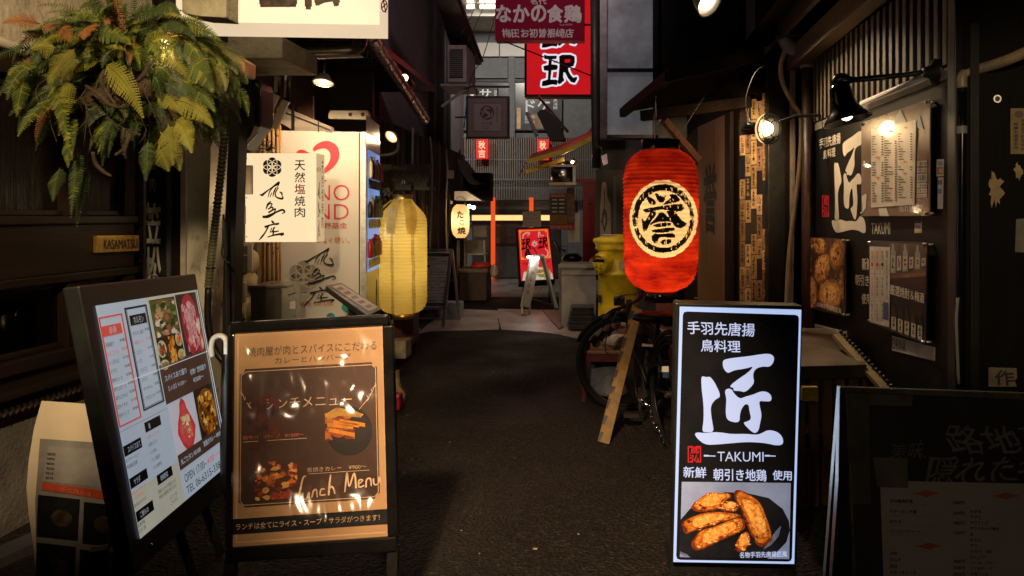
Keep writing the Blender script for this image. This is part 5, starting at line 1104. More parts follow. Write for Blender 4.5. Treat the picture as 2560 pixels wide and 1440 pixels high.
MIN = [[(1255, 505), (1290, 515), (1375, 515), (1370, 545), (1330, 548), (1325, 595), (1370, 598), (1385, 615), (1375, 645), (1325, 650), (1315, 735), (1365, 735), (1385, 745), (1375, 785), (1330, 780), (1270, 795), (1235, 795), (1240, 750), (1290, 735), (1295, 655), (1255, 650), (1250, 610), (1295, 600), (1300, 550), (1260, 545)],
 [(1395, 520), (1425, 506), (1500, 506), (1538, 522), (1540, 570), (1528, 612), (1495, 618), (1478, 632), (1482, 655), (1500, 690), (1525, 718), (1558, 708), (1562, 728), (1540, 766), (1505, 758), (1475, 720), (1452, 672), (1436, 668), (1432, 712), (1444, 742), (1400, 780), (1382, 768), (1390, 700), (1398, 600)]]
def heavy(b, f, edge, ink, hole, off, wd):
    if edge:
        for i in range(14):
            a = i * math.pi / 7
            for P in MIN: b.poly([f(x + wd * math.cos(a), y + wd * math.sin(a)) for x, y in P], edge, off + i * .00005)
    for P in MIN: b.poly([f(x, y) for x, y in P], ink, off + .0009)
    b.poly([f(*p) for p in ((1448, 548), (1500, 545), (1498, 575), (1470, 580), (1446, 578))], hole, off + .0013)
t = thing('red_menu_lightbox', 'lit red menu board with gold border and two black characters', 'menu board', G(1345, 712))
RB = para([(1295, 574), (1371, 571), (1384, 698), (1303, 703)], 12.4)
b = B(RB); b.poly([(1290, 570), (1374, 566), (1388, 704), (1298, 710)], m_black, -.002, .08, .006)
for x in (1310, 1375): b.bar(RB.at(x, 700, -.05), Vector((RB.at(x, 700).x, RB.at(x, 700).y + .05, 0)), .03, .03, m_black)
b.out('case', t)
m_rl = E('lit_red_panel', (.95, .022, .03), .62, var=.08); m_gl = E('lit_gold_print', (1, .45, .02), .6); m_pk = E('lit_pink_print', (1, .42, .38), .6)
b = B(RB); b.poly([(1295, 574), (1371, 571), (1384, 698), (1303, 703)], m_rl, .003); b.out('lit_sheet', t)
b = B(RB)
for q in (((1299, 578), (1367, 575)), ((1367, 575), (1376, 644)), ((1376, 644), (1304, 649)), ((1304, 649), (1299, 578))): b.line(*q[0], *q[1], 2.2, m_gl, .005)
for x, y in ((1301, 579), (1365, 577), (1374, 642), (1306, 647)): b.rect(x - 3, y - 3, x + 3, y + 3, m_gl, .0055)
heavy(b, lambda x, y: (1303 + (x - 1235) / 13.6, 598 + (y - 505) / 10.4 - (x - 1235) / 160), None, m_txtk, m_rl, .006, 0); heavy(b, lambda x, y: (1345 + (x - 1235) / 13.6, 595 + (y - 505) / 10.4 - (x - 1235) / 160), None, m_txtk, m_rl, .006, 0)
b.poly([(1336, 617), (1328, 612), (1331, 609), (1329, 604), (1333, 606), (1336, 600), (1339, 606), (1343, 603), (1342, 609), (1345, 611), (1338, 617)], m_pk, .006); b.disc(1337, 612, 2.2, 2.2, m_rl, .007, n=8)
b.stroke([(1307, 600, 2), (1308, 588, 3), (1318, 582, 4), (1324, 584, 3), (1318, 590, 2)], m_pk, .0052); b.stroke([(1349, 600, 2), (1346, 588, 2.5), (1348, 580, 3), (1352, 590, 2), (1360, 588, 2)], m_pk, .0052); b.stroke([(1362, 622, 2), (1370, 630, 3.5), (1366, 642, 3), (1354, 636, 2)], m_pk, .0052)
b.text('元祖', 1306, 655, 1322, 663, m_txtk, .005); b.text('餃子', 1358, 651, 1374, 659, m_txtk, .005)
b.poly([(1306, 702), (1309, 682), (1322, 672), (1345, 668), (1366, 671), (1380, 684), (1383, 698)], E('lit_plate', (.75, .72, .55), .6, var=.2), .0052)
pic(b, lambda u, v: (1312 + 66 * u, 674 + 24 * v), 71, None, [E('lit_food' + h, C(h), .6, var=.4, sc=20) for h in ('#c8882c', '#e0c080', '#7a9a4a', '#b86020')], 40, .006, .4, (.14, .34)); b.out('print', t)
light('AREA', RB.at(1340, 640, .05), 2.2, (1, .12, .10), t, target=RB.at(1340, 640, 2)).data.size = .5
t = thing('clip_lamp', 'small clip lamp glaring on top of the white A-board', 'lamp', W(1322, 640, 10.9))
for x, y in ((1322, 642), (1343, 645)): B().blob(W(x, y, 10.95), .026, E('cool_bulb', (1, .96, .9), 12, var=0), 0, 0, 2, (1.3, 1, .8)).out('bulb', t)
b = B(); b.lathe(W(1319, 632, 10.98), [(.015, .06), (.04, .0), (.05, -.05)], m_black, 14, (-.1, 0, 1)); b.tube([W(1320, 625, 11), W(1332, 620, 11), W(1340, 630, 11), W(1342, 640, 11)], .008, m_black, 6, sub=3); b.out('shade', t)
light('SPOT', W(1330, 636, 10.85), 4, (1, .93, .84), t, .03, W(1310, 760, 10.7), 130)
light('POINT', W(1338, 648, 10.75), 1.6, (1, .93, .84), t, .03)
t = thing('white_menu_board', 'worn white A-board lit from its top, standing open in mid alley', 'A-board', G(1350, 785))
m_wb = M('worn_white_board', (.42, .40, .37), .5, var=.2, sc=8)
A0, A1, A2, A3 = W(1330, 637, 10.9), W(1352, 636, 11.05), W(1325, 768, 10.55), W(1305, 765, 10.4)
LB = Plane(A0, (A1 - A0).cross(A3 - A0))
b = B(LB); b.poly([(1330, 637), (1352, 636), (1325, 768), (1305, 764)], m_wb, 0, .04); b.bar(A3, Vector((W(1304, 786, 10.3).x, 10.35, 0)), .03, .03, m_al2); b.bar(A2, Vector((W(1322, 790, 10.4).x, 10.45, 0)), .03, .03, m_al2); b.bar(W(1304, 786, 10.3), W(1322, 790, 10.4), .02, .02, m_al2); b.out('front_board', t)
b = B(LB)
for i, y in enumerate((690, 707, 724, 741)): b.disc(1331 - i * 4.2, y - 10, 4.5, 6, M('board_food', (.38, .22, .12), .6, var=.5, sc=20), .003, n=10, wob=.2)
b.text('メニュー', 0, 0, 0, 0, m_grey, .003, q=[(1336, 652), (1343, 652), (1340, 674), (1333, 674)]); b.out('print', t)
b = B(front(11.2)); b.poly([(1348, 638), (1360, 640), (1400, 785), (1392, 790)], m_wb, 0, .04); b.poly([(1353, 645), (1359, 645), (1386, 760), (1381, 762)], M('board_back', (.09, .08, .075), .6), .003); b.out('rear_board', t)
b = B(); b.bar(W(1322, 745, 10.7), W(1384, 762, 11.2), .02, .02, m_al2); b.out('stay', t)
t = thing('paper_notice', 'pale handwritten paper notice hanging above the lit red menu board', 'notice', W(1330, 567, 12.9))
B(front(12.9)).poly([(1306, 529), (1352, 527), (1353, 567), (1307, 568)], m_paper, 0, .01).out('sheet', t)
b = B(front(12.9)); b.text('2階・3階', 1318, 535, 1340, 540, m_grey, .003); b.text('宴会承ります', 1314, 544, 1344, 550, m_grey, .003); b.text('個室あり', 1322, 554, 1342, 558, m_or, .003); b.out('lettering', t)
t = thing('white_cabinet', 'scuffed white cabinet standing on the right of the concrete paving', 'cabinet', G(1440, 815))
P = W(1404, 812, 9.3); b = B(); Q = W(1490, 670, 9.3); mcb = M('cabinet_grey_white', (.36, .34, .31), .6, var=.25, sc=5, bump=.1)
b.add([W(1396, 660, 9.75), W(1404, 668, 9.3), Vector((P.x, 9.3, 0)), Vector((W(1398, 0, 9.75).x, 9.75, 0)), Q, Vector((Q.x, 9.3, 0)), Vector((Q.x, 9.75, Q.z)), Vector((Q.x, 9.75, 0))], [(0, 1, 2, 3), (1, 4, 5, 2), (0, 6, 4, 1), (4, 6, 7, 5)], mcb); b.out('case', t)
b = B(); b.box((P.x - .03, 9.27, Q.z), (Q.x, 9.78, Q.z + .05), mcb, .008); b.box((P.x, 9.29, Q.z - .09), (Q.x, 9.299, Q.z - .08), m_grey); b.out('lid', t)
for i in range(5):
    z = .03 + i * .055; x0, x1 = W(1421, 0, 8.95).x + .012 * i, W(1483, 0, 8.95).x
    b = B(); b.box((x0, 8.9, z), (x1, 9.2, z + .045), M('crate_black', (.03, .03, .03), .35, var=.4), .008); b.box((x0 - .02, 8.88, z + .037), (x1 + .01, 9.2, z + .05), M('crate_black', (.03,) * 3), .004)
    tag(b.out('black_crate'), ('black crate, lowest of the stack before the white cabinet', 'black crate, second lowest of the stack before the white cabinet', 'black crate, middle of the stack before the white cabinet', 'black crate, second highest of the stack before the white cabinet', 'black crate, top of the stack before the white cabinet')[i], 'crate', 'stacked black crates')
tag(B().add([G(1358, 776, .02), G(1396, 776, .02), G(1408, 815, .02), G(1398, 822, .02)], [(0, 1, 2, 3)], m_wood).add([G(1358, 776, .02), G(1398, 822, .02), G(1397, 826, .0), G(1356, 778, .0)], [(0, 1, 2, 3)], m_wood).out('doorstep_board'), 'worn wooden board on the ground beside the white cabinet', 'board')
t = thing('red_shopfront', 'red painted door and frame set back on the right of the alley', 'shopfront', W(1472, 650, 10.6))
B(front(10.6)).rect(1457, 452, 1489, 700, m_redp, 0, .1).rect(1440, 447, 1489, 456, m_redp, .02, .05).out('frame', t); B(front(10.6)).rect(1470, 480, 1486, 655, M('red_door_panel', (.26, .015, .012), .35), .01, .02).rect(1470, 508, 1480, 512, m_black, .014).out('door', t)
t = thing('bottle_banner', 'black banner with a pale bottle shape beside the red door', 'banner', W(1510, 640, 9.4))
B(front(9.4)).rect(1490, 425, 1558, 700, m_black, 0, .03).out('cloth', t)
b = B(front(9.4)); b.poly([(1507, 455), (1514, 455), (1517, 464), (1518, 490), (1526, 512), (1528, 600), (1526, 700), (1501, 700), (1500, 520), (1503, 490), (1504, 462)], M('banner_bottle', (.30, .25, .20), .7), .003); b.poly([(1510, 470), (1512, 480), (1512, 520), (1518, 535), (1518, 560), (1511, 582), (1505, 560), (1505, 535), (1510, 520)], m_black, .005); b.poly([(1511, 535), (1514, 545), (1514, 555), (1511, 570), (1508, 555)], M('banner_bottle', (.3, .25, .2)), .007); b.poly([(1500, 554), (1505, 551), (1520, 547), (1525, 548), (1518, 550), (1506, 557)], m_black, .006); b.rect(1533, 440, 1541, 600, M('banner_stripe', (.10, .09, .09), .6), .003); b.out('print', t)
t = thing('set_menu_poster', 'hanging poster with red bands and black panels beside the round exhaust box', 'poster', W(1405, 575, 10.2))
HP = para([(1375, 485), (1415, 482), (1437, 562), (1372, 566)], 10.2); HP = front(10.2); b = B(HP)
b.rect(1374, 484, 1437, 574, M('poster_dark', (.035, .028, .025), .5), 0, .01); b.rect(1374, 484, 1414, 494, m_redp, .002); b.rect(1374, 537, 1418, 560, M('poster_brown', (.22, .09, .03), .5, var=.4), .002); b.rect(1374, 562, 1437, 573, M('poster_band_red', (.42, .03, .03), .5), .002); b.poly([(1416, 470), (1437, 468), (1436, 560), (1420, 560)], M('poster_food', (.16, .07, .04), .5, var=.9, sc=16), .004); b.out('sheet', t)
b = B(HP); b.text('本日のおすすめ', 1378, 486, 1410, 492, m_txtw, .003, res=2)
for i in range(4):
    for j in range(2): b.rect(1380 + j * 18, 498 + i * 10, 1393 + j * 18, 501 + i * 10, m_txtw, .003)
b.text('おひとり様', 1376, 564, 1399, 571, m_txtw, .004, res=2); b.text('3300', 1402, 564, 1420, 571, M('yellow_print', (.6, .42, .05), .5), .004); b.text('込', 1424, 564, 1430, 571, m_txtw, .004); b.out('lettering', t)
t = thing('exhaust_box', 'round steel exhaust housing in a pale frame under the red awning', 'exhaust fan', W(1410, 458, 9.9)); c_ = W(1407, 438, 9.9)
B().lathe(c_ - Vector((0, 0, .10)), [(0, 0), (.165, 0), (.165, .2), (0, .2)], m_steel, 24).lathe(c_ + Vector((0, 0, .11)), [(0.09, 0), (.09, .07), (0, .07)], m_steel, 18).out('drum', t)
b = B(); b.box((c_.x - .17, c_.y - .2, c_.z + .10), (c_.x + .19, c_.y + .2, c_.z + .13), m_cream); b.box((c_.x - .17, c_.y - .2, c_.z - .14), (c_.x + .19, c_.y + .2, c_.z - .105), m_cream); b.box((c_.x + .14, c_.y - .19, c_.z - .1), (c_.x + .18, c_.y - .15, c_.z + .1), m_cream); b.out('frame', t)
t = thing('red_awning', 'tattered red awning with yellow bars jutting from the right', 'awning', W(1390, 400, 9))
m_raw = M('red_awning_cloth', (.30, .055, .028), .6, var=.35, sc=6, trans=.25); a_ = [W(1318, 400, 9.2), W(1330, 385, 9.2), W(1400, 362, 9.1), W(1470, 330, 9.0), W(1482, 312, 9.0)]; c2_ = [W(1296, 447, 8.6), W(1312, 410, 8.6), W(1400, 388, 8.5), W(1478, 345, 8.5), W(1500, 330, 8.5)]
b = B(); b.add(a_ + c2_, [(i, i + 1, 6 + i, 5 + i) for i in range(4)], m_raw); b.add([W(1318, 400, 9.2), W(1330, 385, 9.15), W(1312, 412, 8.9), W(1294, 449, 8.6), W(1300, 430, 8.8)], [(0, 1, 2, 3, 4)], M('red_awning_end', (.34, .02, .018), .5)); b.out('cloth', t)
b = B(); b.bar(W(1318, 404, 8.55), W(1405, 380, 8.5), .03, .05, m_yel); b.bar(W(1404, 382, 8.5), W(1480, 345, 8.5), .03, .05, m_yel); b.bar(W(1312, 430, 8.55), W(1410, 398, 8.75), .03, .045, m_yel); b.out('bar', t)
t = thing('rolled_awning', 'dark rolled awning and bracket above the red awning', 'awning', W(1380, 310, 8.8))
B(front(8.8)).poly([(1342, 284), (1350, 274), (1366, 272), (1388, 288), (1403, 316), (1414, 352), (1376, 352), (1358, 318), (1350, 300)], m_black, 0, .14, .01).out('cloth', t); b = B(); b.bar(W(1318, 282, 8.9), W(1342, 340, 8.8), .035, .035, m_grey); b.bar(W(1345, 240, 8.9), W(1420, 330, 8.8), .03, .03, m_brownp); b.out('bracket', t)
# right-hand block behind
t = thing('right_back_building', 'dark building on the right beyond the post box', 'building', (.7, 10.8, 0))
B().box((-.02, 9.45, 0), (2.2, 16.2, 6), m_dgrey).out('wall', t)
b = B(front(9.44)); 
for i in range(9): b.rect(1478 + i * 2, 330 + i * 5, 1560, 334 + i * 5, m_dwood, .05, .05)
b.out('eave', t)
t = thing('bicycle_basket', 'black wire bicycle basket behind the white cabinet', 'basket', W(1395, 640, 10.4)); b = B(front(10.4))
for i in range(6): b.line(1384 + i * 7, 612, 1387 + i * 6, 660, 1, m_black); b.line(1383, 616 + i * 8, 1422, 616 + i * 8, 1, m_black)
b.out('wire', t); B().tube([W(1378, 606, 10.4), W(1388, 604, 10.4), W(1396, 620, 10.3), W(1415, 628, 10.3)], .014, m_black, 6, sub=3).out('handlebar', t); B().blob(W(1430, 645, 10.3), .12, m_blackgl, .2, 3, 2, (1.2, 1, .6)).out('saddle', t)
tag(B(front(10.3)).rect(1421, 532, 1450, 606, m_white, 0, .08, .004).rect(1424, 535, 1436, 603, m_cream, .003).out('white_meter_box'), 'white wall box hanging below the posters on the right', 'box')
t = thing('small_spotlight', 'small pale lamp head beside the red lantern top', 'lamp', W(1510, 400, 7.6)); B(front(7.6)).poly([(1503, 390), (1517, 384), (1520, 408), (1509, 413)], M('lamp_pink', (.5, .34, .32), .4, emit=.25), 0, .06, .003).out('head', t); B().tube([W(1512, 390, 7.63), W(1505, 370, 7.65), W(1490, 365, 7.7)], .01, m_black, 6).out('arm', t)
t = thing('ring_lamp', 'tiny lamp with metal reflector under the eave by the round exhaust', 'lamp', W(1430, 402, 8.9)); B().lathe(W(1432, 407, 8.9), [(.02, .05), (.06, 0), (.064, .006)], m_alu, 16, (.5, .3, .8)).out('reflector', t); B().blob(W(1431, 405, 8.88), .02, m_bulb, 0, 0, 1).out('bulb', t); light('POINT', W(1428, 412, 8.75), 3, WARM2, t, .03)

# post box
PBm = M('post_box_yellow', (.70, .50, .02), .42, var=.4, sc=5, bump=.06)
c_ = G(1546, 842); R = .235; t = thing('post_box', 'old round yellow post box behind the red lantern', 'post box', c_)
zt = W(0, 588, c_.y).z
B().lathe(c_, [(R + .02, 0), (R + .02, .06), (R, .07), (R, zt - .46), (R + .018, zt - .45), (R + .018, zt - .425), (R, zt - .415), (R * .98, zt - .19), (R + .015, zt - .17)], PBm, 40).out('body', t)
B().lathe(c_, [(R + .015, zt - .168), (R + .04, zt - .145), (R + .02, zt - .12), (R + .045, zt - .09), (R + .06, zt - .065), (R + .052, zt - .04), (R * .8, zt - .01), (R * .3, zt + .01), (0, zt + .012)], PBm, 40).out('cap', t)
ax = Vector((-.72, -.68, 0)).normalized(); hb = c_ + Vector((0, 0, zt - .31)); b = B()
b.lathe(hb + ax * (R - .1), [(.115, 0), (.125, .12), (.12, .155), (.1, .17), (0, .175)], PBm, 28, ax)
b.out('slot_housing', t)
b = B(); sd = ax.cross(Vector((0, 0, 1))); vs = []
for i in range(9):
    a = math.pi * i / 8; 
    for r_, o_ in ((.128, .04), (.138, .2)): vs.append(hb + ax * (R - .1 + o_) + sd * math.cos(a) * r_ + Vector((0, 0, .03 + math.sin(a) * .085 - (.03 if o_ > .1 else 0))))
b.add(vs, [(i * 2, i * 2 + 1, i * 2 + 3, i * 2 + 2) for i in range(8)], PBm, True); b.out('hood', t)
b = B(); q = hb + ax * (R + .0782); b.add([q - sd * .085 + Vector((0, 0, .012)), q + sd * .085 + Vector((0, 0, .012)), q + sd * .09 + Vector((0, 0, .045)), q - sd * .09 + Vector((0, 0, .045))], [(0, 1, 2, 3)], m_black); b.out('slot', t)
b = B(Plane(hb + ax * (R + .076), ax)); ppx = px_of(hb + ax * (R + .08)); b.scribble(ppx[0] - 11, ppx[1] + 4, ppx[0] - 1, ppx[1] + 22, M('post_dark_yellow', (.36, .26, .015), .5), .001, 2).scribble(ppx[0] + 1, ppx[1] + 4, ppx[0] + 10, ppx[1] + 22, M('post_dark_yellow', (.36, .26, .015)), .001, 2); b.out('lettering', t)
b = B(Plane(c_ + Vector((-.02, -R - .004, 0)), (0, -1, 0))); b.poly([(1549, 655), (1562, 648), (1566, 676), (1550, 676), (1545, 668)], M('torn_sticker', (.42, .34, .30), .7, var=.3, sc=20), .002); b.out('sticker', t)
b = B(Plane(c_ + Vector((-.17, -R * .72, 0)), (-.6, -.8, 0))); b.rect(1496, 738, 1504, 756, M('label_black', (.05, .03, .015), .5), .003); b.out('label_plate', t)
B().blob(c_ + Vector((-.12, -.1, zt + .005)), .07, M('white_splash', (.5, .45, .42), .6), .3, 1, 2, (1.2, .8, .12)).out('cap_sticker', t)

# unlit dark red sign, lit red sign
t = thing('lit_red_sign', 'tall lit red sign with black white-edged characters hanging over the alley', 'sign', W(1395, 242, 9.6))
pl = front(9.6); b = B(pl); b.rect(1311, -300, 1480, 242, m_black, 0, .2, .006); b.out('case', t)
m_rsf = E('lit_red_sign_face', (.80, .012, .018), .62, var=.06); b = B(pl); b.rect(1317, -300, 1476, 236, m_rsf, .003); b.out('face', t)
b = B(pl); m_wo = E('lit_white_outline', (.85, .88, 1), .85, var=0)
heavy(b, lambda x, y: (1020 + x / 3.692, y / 3.692), m_wo, m_txtk, m_rsf, .005, 17); heavy(b, lambda x, y: (1020 + x / 3.692, y / 3.692 - 96), m_wo, m_txtk, m_rsf, .0065, 17); b.out('lettering', t)
B().add([W(1481, -300, 9.6), W(1481, 242, 9.6), W(1482.5, 242, 9.85), W(1482.5, -300, 9.85)], [(0, 1, 2, 3)], E('lit_red_return', (.9, .03, .03), .6)).out('return', t)
light('AREA', pl.at(1395, 100, .06), 9, (1, .08, .07), t, target=pl.at(1395, 100, 3)).data.size = .8
t = thing('unlit_red_sign', 'dark red rectangular sign with white brush lettering above the lit red sign', 'sign', W(1350, 105, 8.6))
pl = front(8.6); B(pl).rect(1238, -140, 1461, 101, M('sign_dark_red', (.22, .008, .028), .85, spec=.08, var=.12, sc=2), 0, .002).rect(1238, -140, 1461, 101, M('sign_edge', (.3, .22, .2), .6), -.003, .16, .003).out('panel', t)
b = B(pl); m_w2 = M('sign_white_brush', (.62, .54, .54), .85, spec=.1, var=.15, sc=12)
b.text('名代', 1327, -4, 1366, 11, m_w2, .003, .02, warp=.02)
for ch, x0, x1 in (('な', 1241, 1277), ('か', 1284, 1322), ('の', 1329, 1364), ('食', 1368, 1407), ('鶏', 1412, 1452)): b.text(ch, x0, 14, x1, 55, m_w2, .003, .045, warp=.02)
b.text('しょっけい', 1400, 59, 1431, 64, m_w2, .003, .02); b.text('梅田お初曽根崎店', 1256, 72, 1433, 94, m_w2, .003, .02, warp=.008); b.out('lettering', t)
b = B(); b.tube([W(1262, 104, 8.62), W(1495, 196, 8.5)], .008, m_black, 6); b.tube([W(1461, 62, 8.6), W(1510, 62, 8.4)], .012, m_black, 6); b.out('stay', t)
# wires
for i, (pts, r, lab) in enumerate((((( 1250, -20), (1240, 30), (1208, 140), (1176, 200), (1160, 320)), .006, 'thin overhead wire sagging past the square patterned sign'), (((1200, -20), (1178, 40), (1150, 90)), .005, 'thin overhead wire crossing before the arcade lights, upper'), (((1225, -20), (1190, 60), (1168, 110)), .004, 'thin overhead wire crossing before the arcade lights, lower'))):
    tag(B().tube([W(x, y, 9.0 + .2 * i) for x, y in pts], r, m_cable, 5, sub=4).out('overhead_wire'), lab, 'wire', 'overhead wires')

# ------------------------------------------------------------------ right side: frosted windows, eave, red lantern's shop
t = thing('frosted_window_wall', 'upper wall with two frosted panes above the right-hand shops', 'wall', W(1580, 180, 7.4))
pl = front(7.4); B(pl).rect(1500, -420, 1970, 345, m_black, -.03, .2).out('wall', t)
m_fro = M('frosted_glass', (.105, .108, .118), .55, sc=2.2, col2=(.26, .265, .285), thr=(.35, .72), bump=.5, bsc=160, emit=.28)  # dim light from inside is put into the panes as their own glow
for y0, y1 in ((-420, 171), (180, 337)): B(pl).rect(1518, y0, 1632, y1, m_fro, -.02, .008).out('window', t)
b = B(pl); b.rect(1500, -420, 1517, 345, M('pale_corner_strip', (.30, .25, .27), .5, var=.3), .01, .05); b.rect(1517, 171, 1640, 180, m_black, .01, .05); b.rect(1632, -420, 1646, 345, m_black, .01, .05); b.rect(1517, 337, 1646, 345, m_black, .01, .05); b.out('frame', t)
tag(B().tube([W(1486, -60, 8.2), W(1488, 200, 8.2), W(1490, 330, 8.2), W(1490, 420, 8.2)], .05, M('ribbed_black_pipe', (.03, .026, .024), .5, bump=.3, bsc=30), 10).out('downpipe'), 'dark downpipe beside the lit red sign', 'downpipe')

EV = Vector
t = thing('lantern_shop', 'dark timber shop with a plank door panel bearing a brush character', 'shop', (1.05, 5.9, 0))
E0, E1 = Vector((1.03, 5.5, 0)), Vector((.90, 6.95, 0)); SW = Plane(E0, (E1 - E0).cross(Vector((0, 0, 1))))
dirw = (E1 - E0).normalized(); nin = Vector((dirw.y, -dirw.x, 0)) 
b = B(); b.add([E0 + nin * .02, E1 + dirw * .6 + nin * .02, E1 + dirw * .6 + nin * .02 + Vector((0, 0, 2.5)), E0 + nin * .02 + Vector((0, 0, 2.5)), E0 + nin * .3, E1 + dirw * .6 + nin * .3, E1 + dirw * .6 + nin * .3 + Vector((0, 0, 2.5)), E0 + nin * .3 + Vector((0, 0, 2.5))], [(0, 1, 2, 3), (7, 6, 5, 4), (0, 3, 7, 4), (3, 2, 6, 7)], m_dwood); b.out('wall', t)
b = B(SW); b.poly([(1752, 318), (1822, 286), (1822, 770), (1752, 760)], M('door_board_wood', (.20, .09, .038), .4, var=.5, sc=6, bump=.15, bsc=30, stretch=(2.5, 2.5, .15)), .03, .03, .004); b.poly([(1822, 284), (1836, 278), (1836, 772), (1822, 770)], m_dwood, .034, .03, .003); b.out('door_panel', t)
b = B(SW); b.text('誉', 0, 0, 0, 0, m_txtk, .0325, .028, q=[(1768, 420), (1802, 404), (1800, 582), (1770, 578)], warp=.012); b.out('lettering', t)
b = B(SW)
for y in (505, 594, 745): b.rect(1746, y - 2, 1756, y + 2, m_steel, .04, .01)
b.out('hinge', t)
t = thing('gabled_eave', 'small dark gabled eave roof over the red lantern', 'eave', (.6, 5.5, 2.3))
b = B(); r0, r1, r2, r3 = W(1556, 283, 6.3), W(1672, 192, 4.95), W(1905, 138, 5.0), W(1840, 230, 6.4)
up = Vector((0, 0, .06)); b.add([r0, r1, r2, r3, r0 + up, r1 + up, r2 + up, r3 + up], [(0, 1, 2, 3), (7, 6, 5, 4), (0, 4, 5, 1), (1, 5, 6, 2), (2, 6, 7, 3), (3, 7, 4, 0)], m_dwood); b.out('roof', t)
b = B(); b.bar(r0, r1, .05, .07, m_dwood); b.bar(r1, r2, .05, .07, m_dwood); b.bar(W(1605, 290, 5.9), W(1880, 255, 5.4), .06, .08, m_dwood); b.bar(W(1660, 300, 5.6), W(1745, 400, 5.75), .05, .05, m_brownp); b.out('beam', t)
tag(B().tube([W(1765, 235, 5.3), W(1694, 345, 5.4)], .003, m_dgrey, 5).out('stay_wire'), 'thin pale stay rod slanting down from the eave right of the lantern', 'stay')
# dark upper right mass and near eaves
t = thing('upper_right_storey', 'dark boarded upper storey over the right-hand shops', 'building', (1.7, 4.5, 2.6))
b = B(); b.box((1.60, 2.2, 2.62), (2.2, 5.2, 6), m_dwood); b.box((1.05, 5.0, 2.62), (2.2, 5.3, 6), m_dwood); b.out('wall', t)
b = B(); b.bar((1.36, 2.2, 2.56), (1.36, 5.4, 2.48), .10, .14, M('eave_beam', (.10, .065, .035), .55, var=.5, sc=6, bump=.3, stretch=(1, .15, 1)), bev=.006); b.bar((1.22, 2.2, 2.72), (1.22, 5.4, 2.64), .03, .12, M('eave_beam', (.1, .065, .035))); b.out('eave_beam', t)
b = B(); b.add([(1.0, 2.0, 2.66), (1.0, 5.3, 2.60), (1.7, 5.3, 2.95), (1.7, 2.0, 3.0)], [(0, 1, 2, 3)], m_black); b.out('eave_soffit', t)

# narrow angled wall of name slips and the dark posts
N0, N1 = Vector((1.045, 5.49, 0)), Vector((1.24, 5.24, 0)); NP = Plane(N0, (N1 - N0).cross(Vector((0, 0, 1))))
t = thing('name_slip_wall', 'narrow panel covered in old brown paper name slips', 'wall panel', (1.14, 5.36, 0))
b = B(NP); b.poly([(1846, 300), (1925, 230), (1925, 1000), (1846, 1000)], m_black, -.002, .03); b.out('board', t)
b = B(NP); bt = B(NP); rr = random.Random(5); slips = ['#94784e', '#84683e', '#a88a5c', '#6a5030', '#8e7048', '#281c14', '#86664e', '#b09068']
m_slink = M('slip_ink', (.025, .015, .01), .7)
for c in range(5):
    y = 282 - c * 12 + rr.randint(-20, 10); x0 = 1850 + c * 14.2
    while y < 770:
        h = rr.choice((52, 58, 62)); k = rr.choice(slips); mm = M('slip_' + k.strip('#'), C(k, .95), .75, var=.4, sc=20); w_ = 13.6 + rr.uniform(-.4, .4)
        if rr.random() > .12:
            b.poly([(x0, y), (x0 + w_, y - 1), (x0 + w_, y + h - 3), (x0, y + h - 2)], mm, .002 + rr.random() * .002)
            if k != '#281c14' or rr.random() < .5: (bt.vtext(rr.choice(('山本', '久保田')), x0 + 3, y + 4, x0 + 11, y + h - 8, m_slink, .006, .012) if rr.random() < .2 else bt.scribble(x0 + 3, y + 4, x0 + 11, y + h - 8, m_slink if k != '#281c14' else M('slip_pale', (.3, .2, .12), .7), .006, rr.choice((2, 3, 4))))
        y += h
b.out('paper_slips', t); bt.out('lettering', t)
tag(B(front(5.2)).rect(1921, 150, 1966, 1100, m_black, 0, .1, .004).out('post'), 'black post right of the wall of name slips', 'post')
tag(B(front(5.15)).poly([(1975, 60), (1990, 60), (1988, 400), (1984, 770), (1973, 770), (1976, 400)], M('peeling_white', (.30, .26, .22), .7, sc=9, col2=(.06, .045, .03), thr=(.5, .66), stretch=(1, 1, .4)), 0, .04, .003).rect(1966, 60, 1975, 900, m_dwood, -.01, .03).out('peeling_strip'), 'peeling white painted strip behind the wavy conduit', 'strip')
t = B(); t.tube([W(x, y, 5.02) for x, y in ((1969, 60), (1968, 105), (1952, 165), (1960, 215), (1985, 262), (2003, 300), (1999, 420), (1987, 520), (1976, 610), (1970, 690), (1966, 780))], .017, M('cream_conduit', (.42, .34, .2), .5, var=.2), 10, sub=8); tag(t.out('wavy_conduit'), 'cream flexible conduit bending down the right wall beside the rusty pipe', 'conduit')
t = thing('rusty_downpipe', 'rusty brown downpipe with grey elbow right of the cream conduit', 'downpipe', (1.40, 5.0, 0)); c_ = W(2020, 500, 5.0)
B().tube([Vector((c_.x, 5.0, 0)), Vector((c_.x, 5.0, 2.42))], .044, m_brownp, 16).out('pipe', t); B().tube([Vector((c_.x, 5.0, 2.40)), Vector((c_.x, 5.0, 2.47)), Vector((c_.x - .04, 5.0, 2.53)), Vector((c_.x - .12, 5.0, 2.55)), Vector((c_.x - .16, 5., 2.62))], .052, m_grey, 14, sub=3).out('elbow', t)

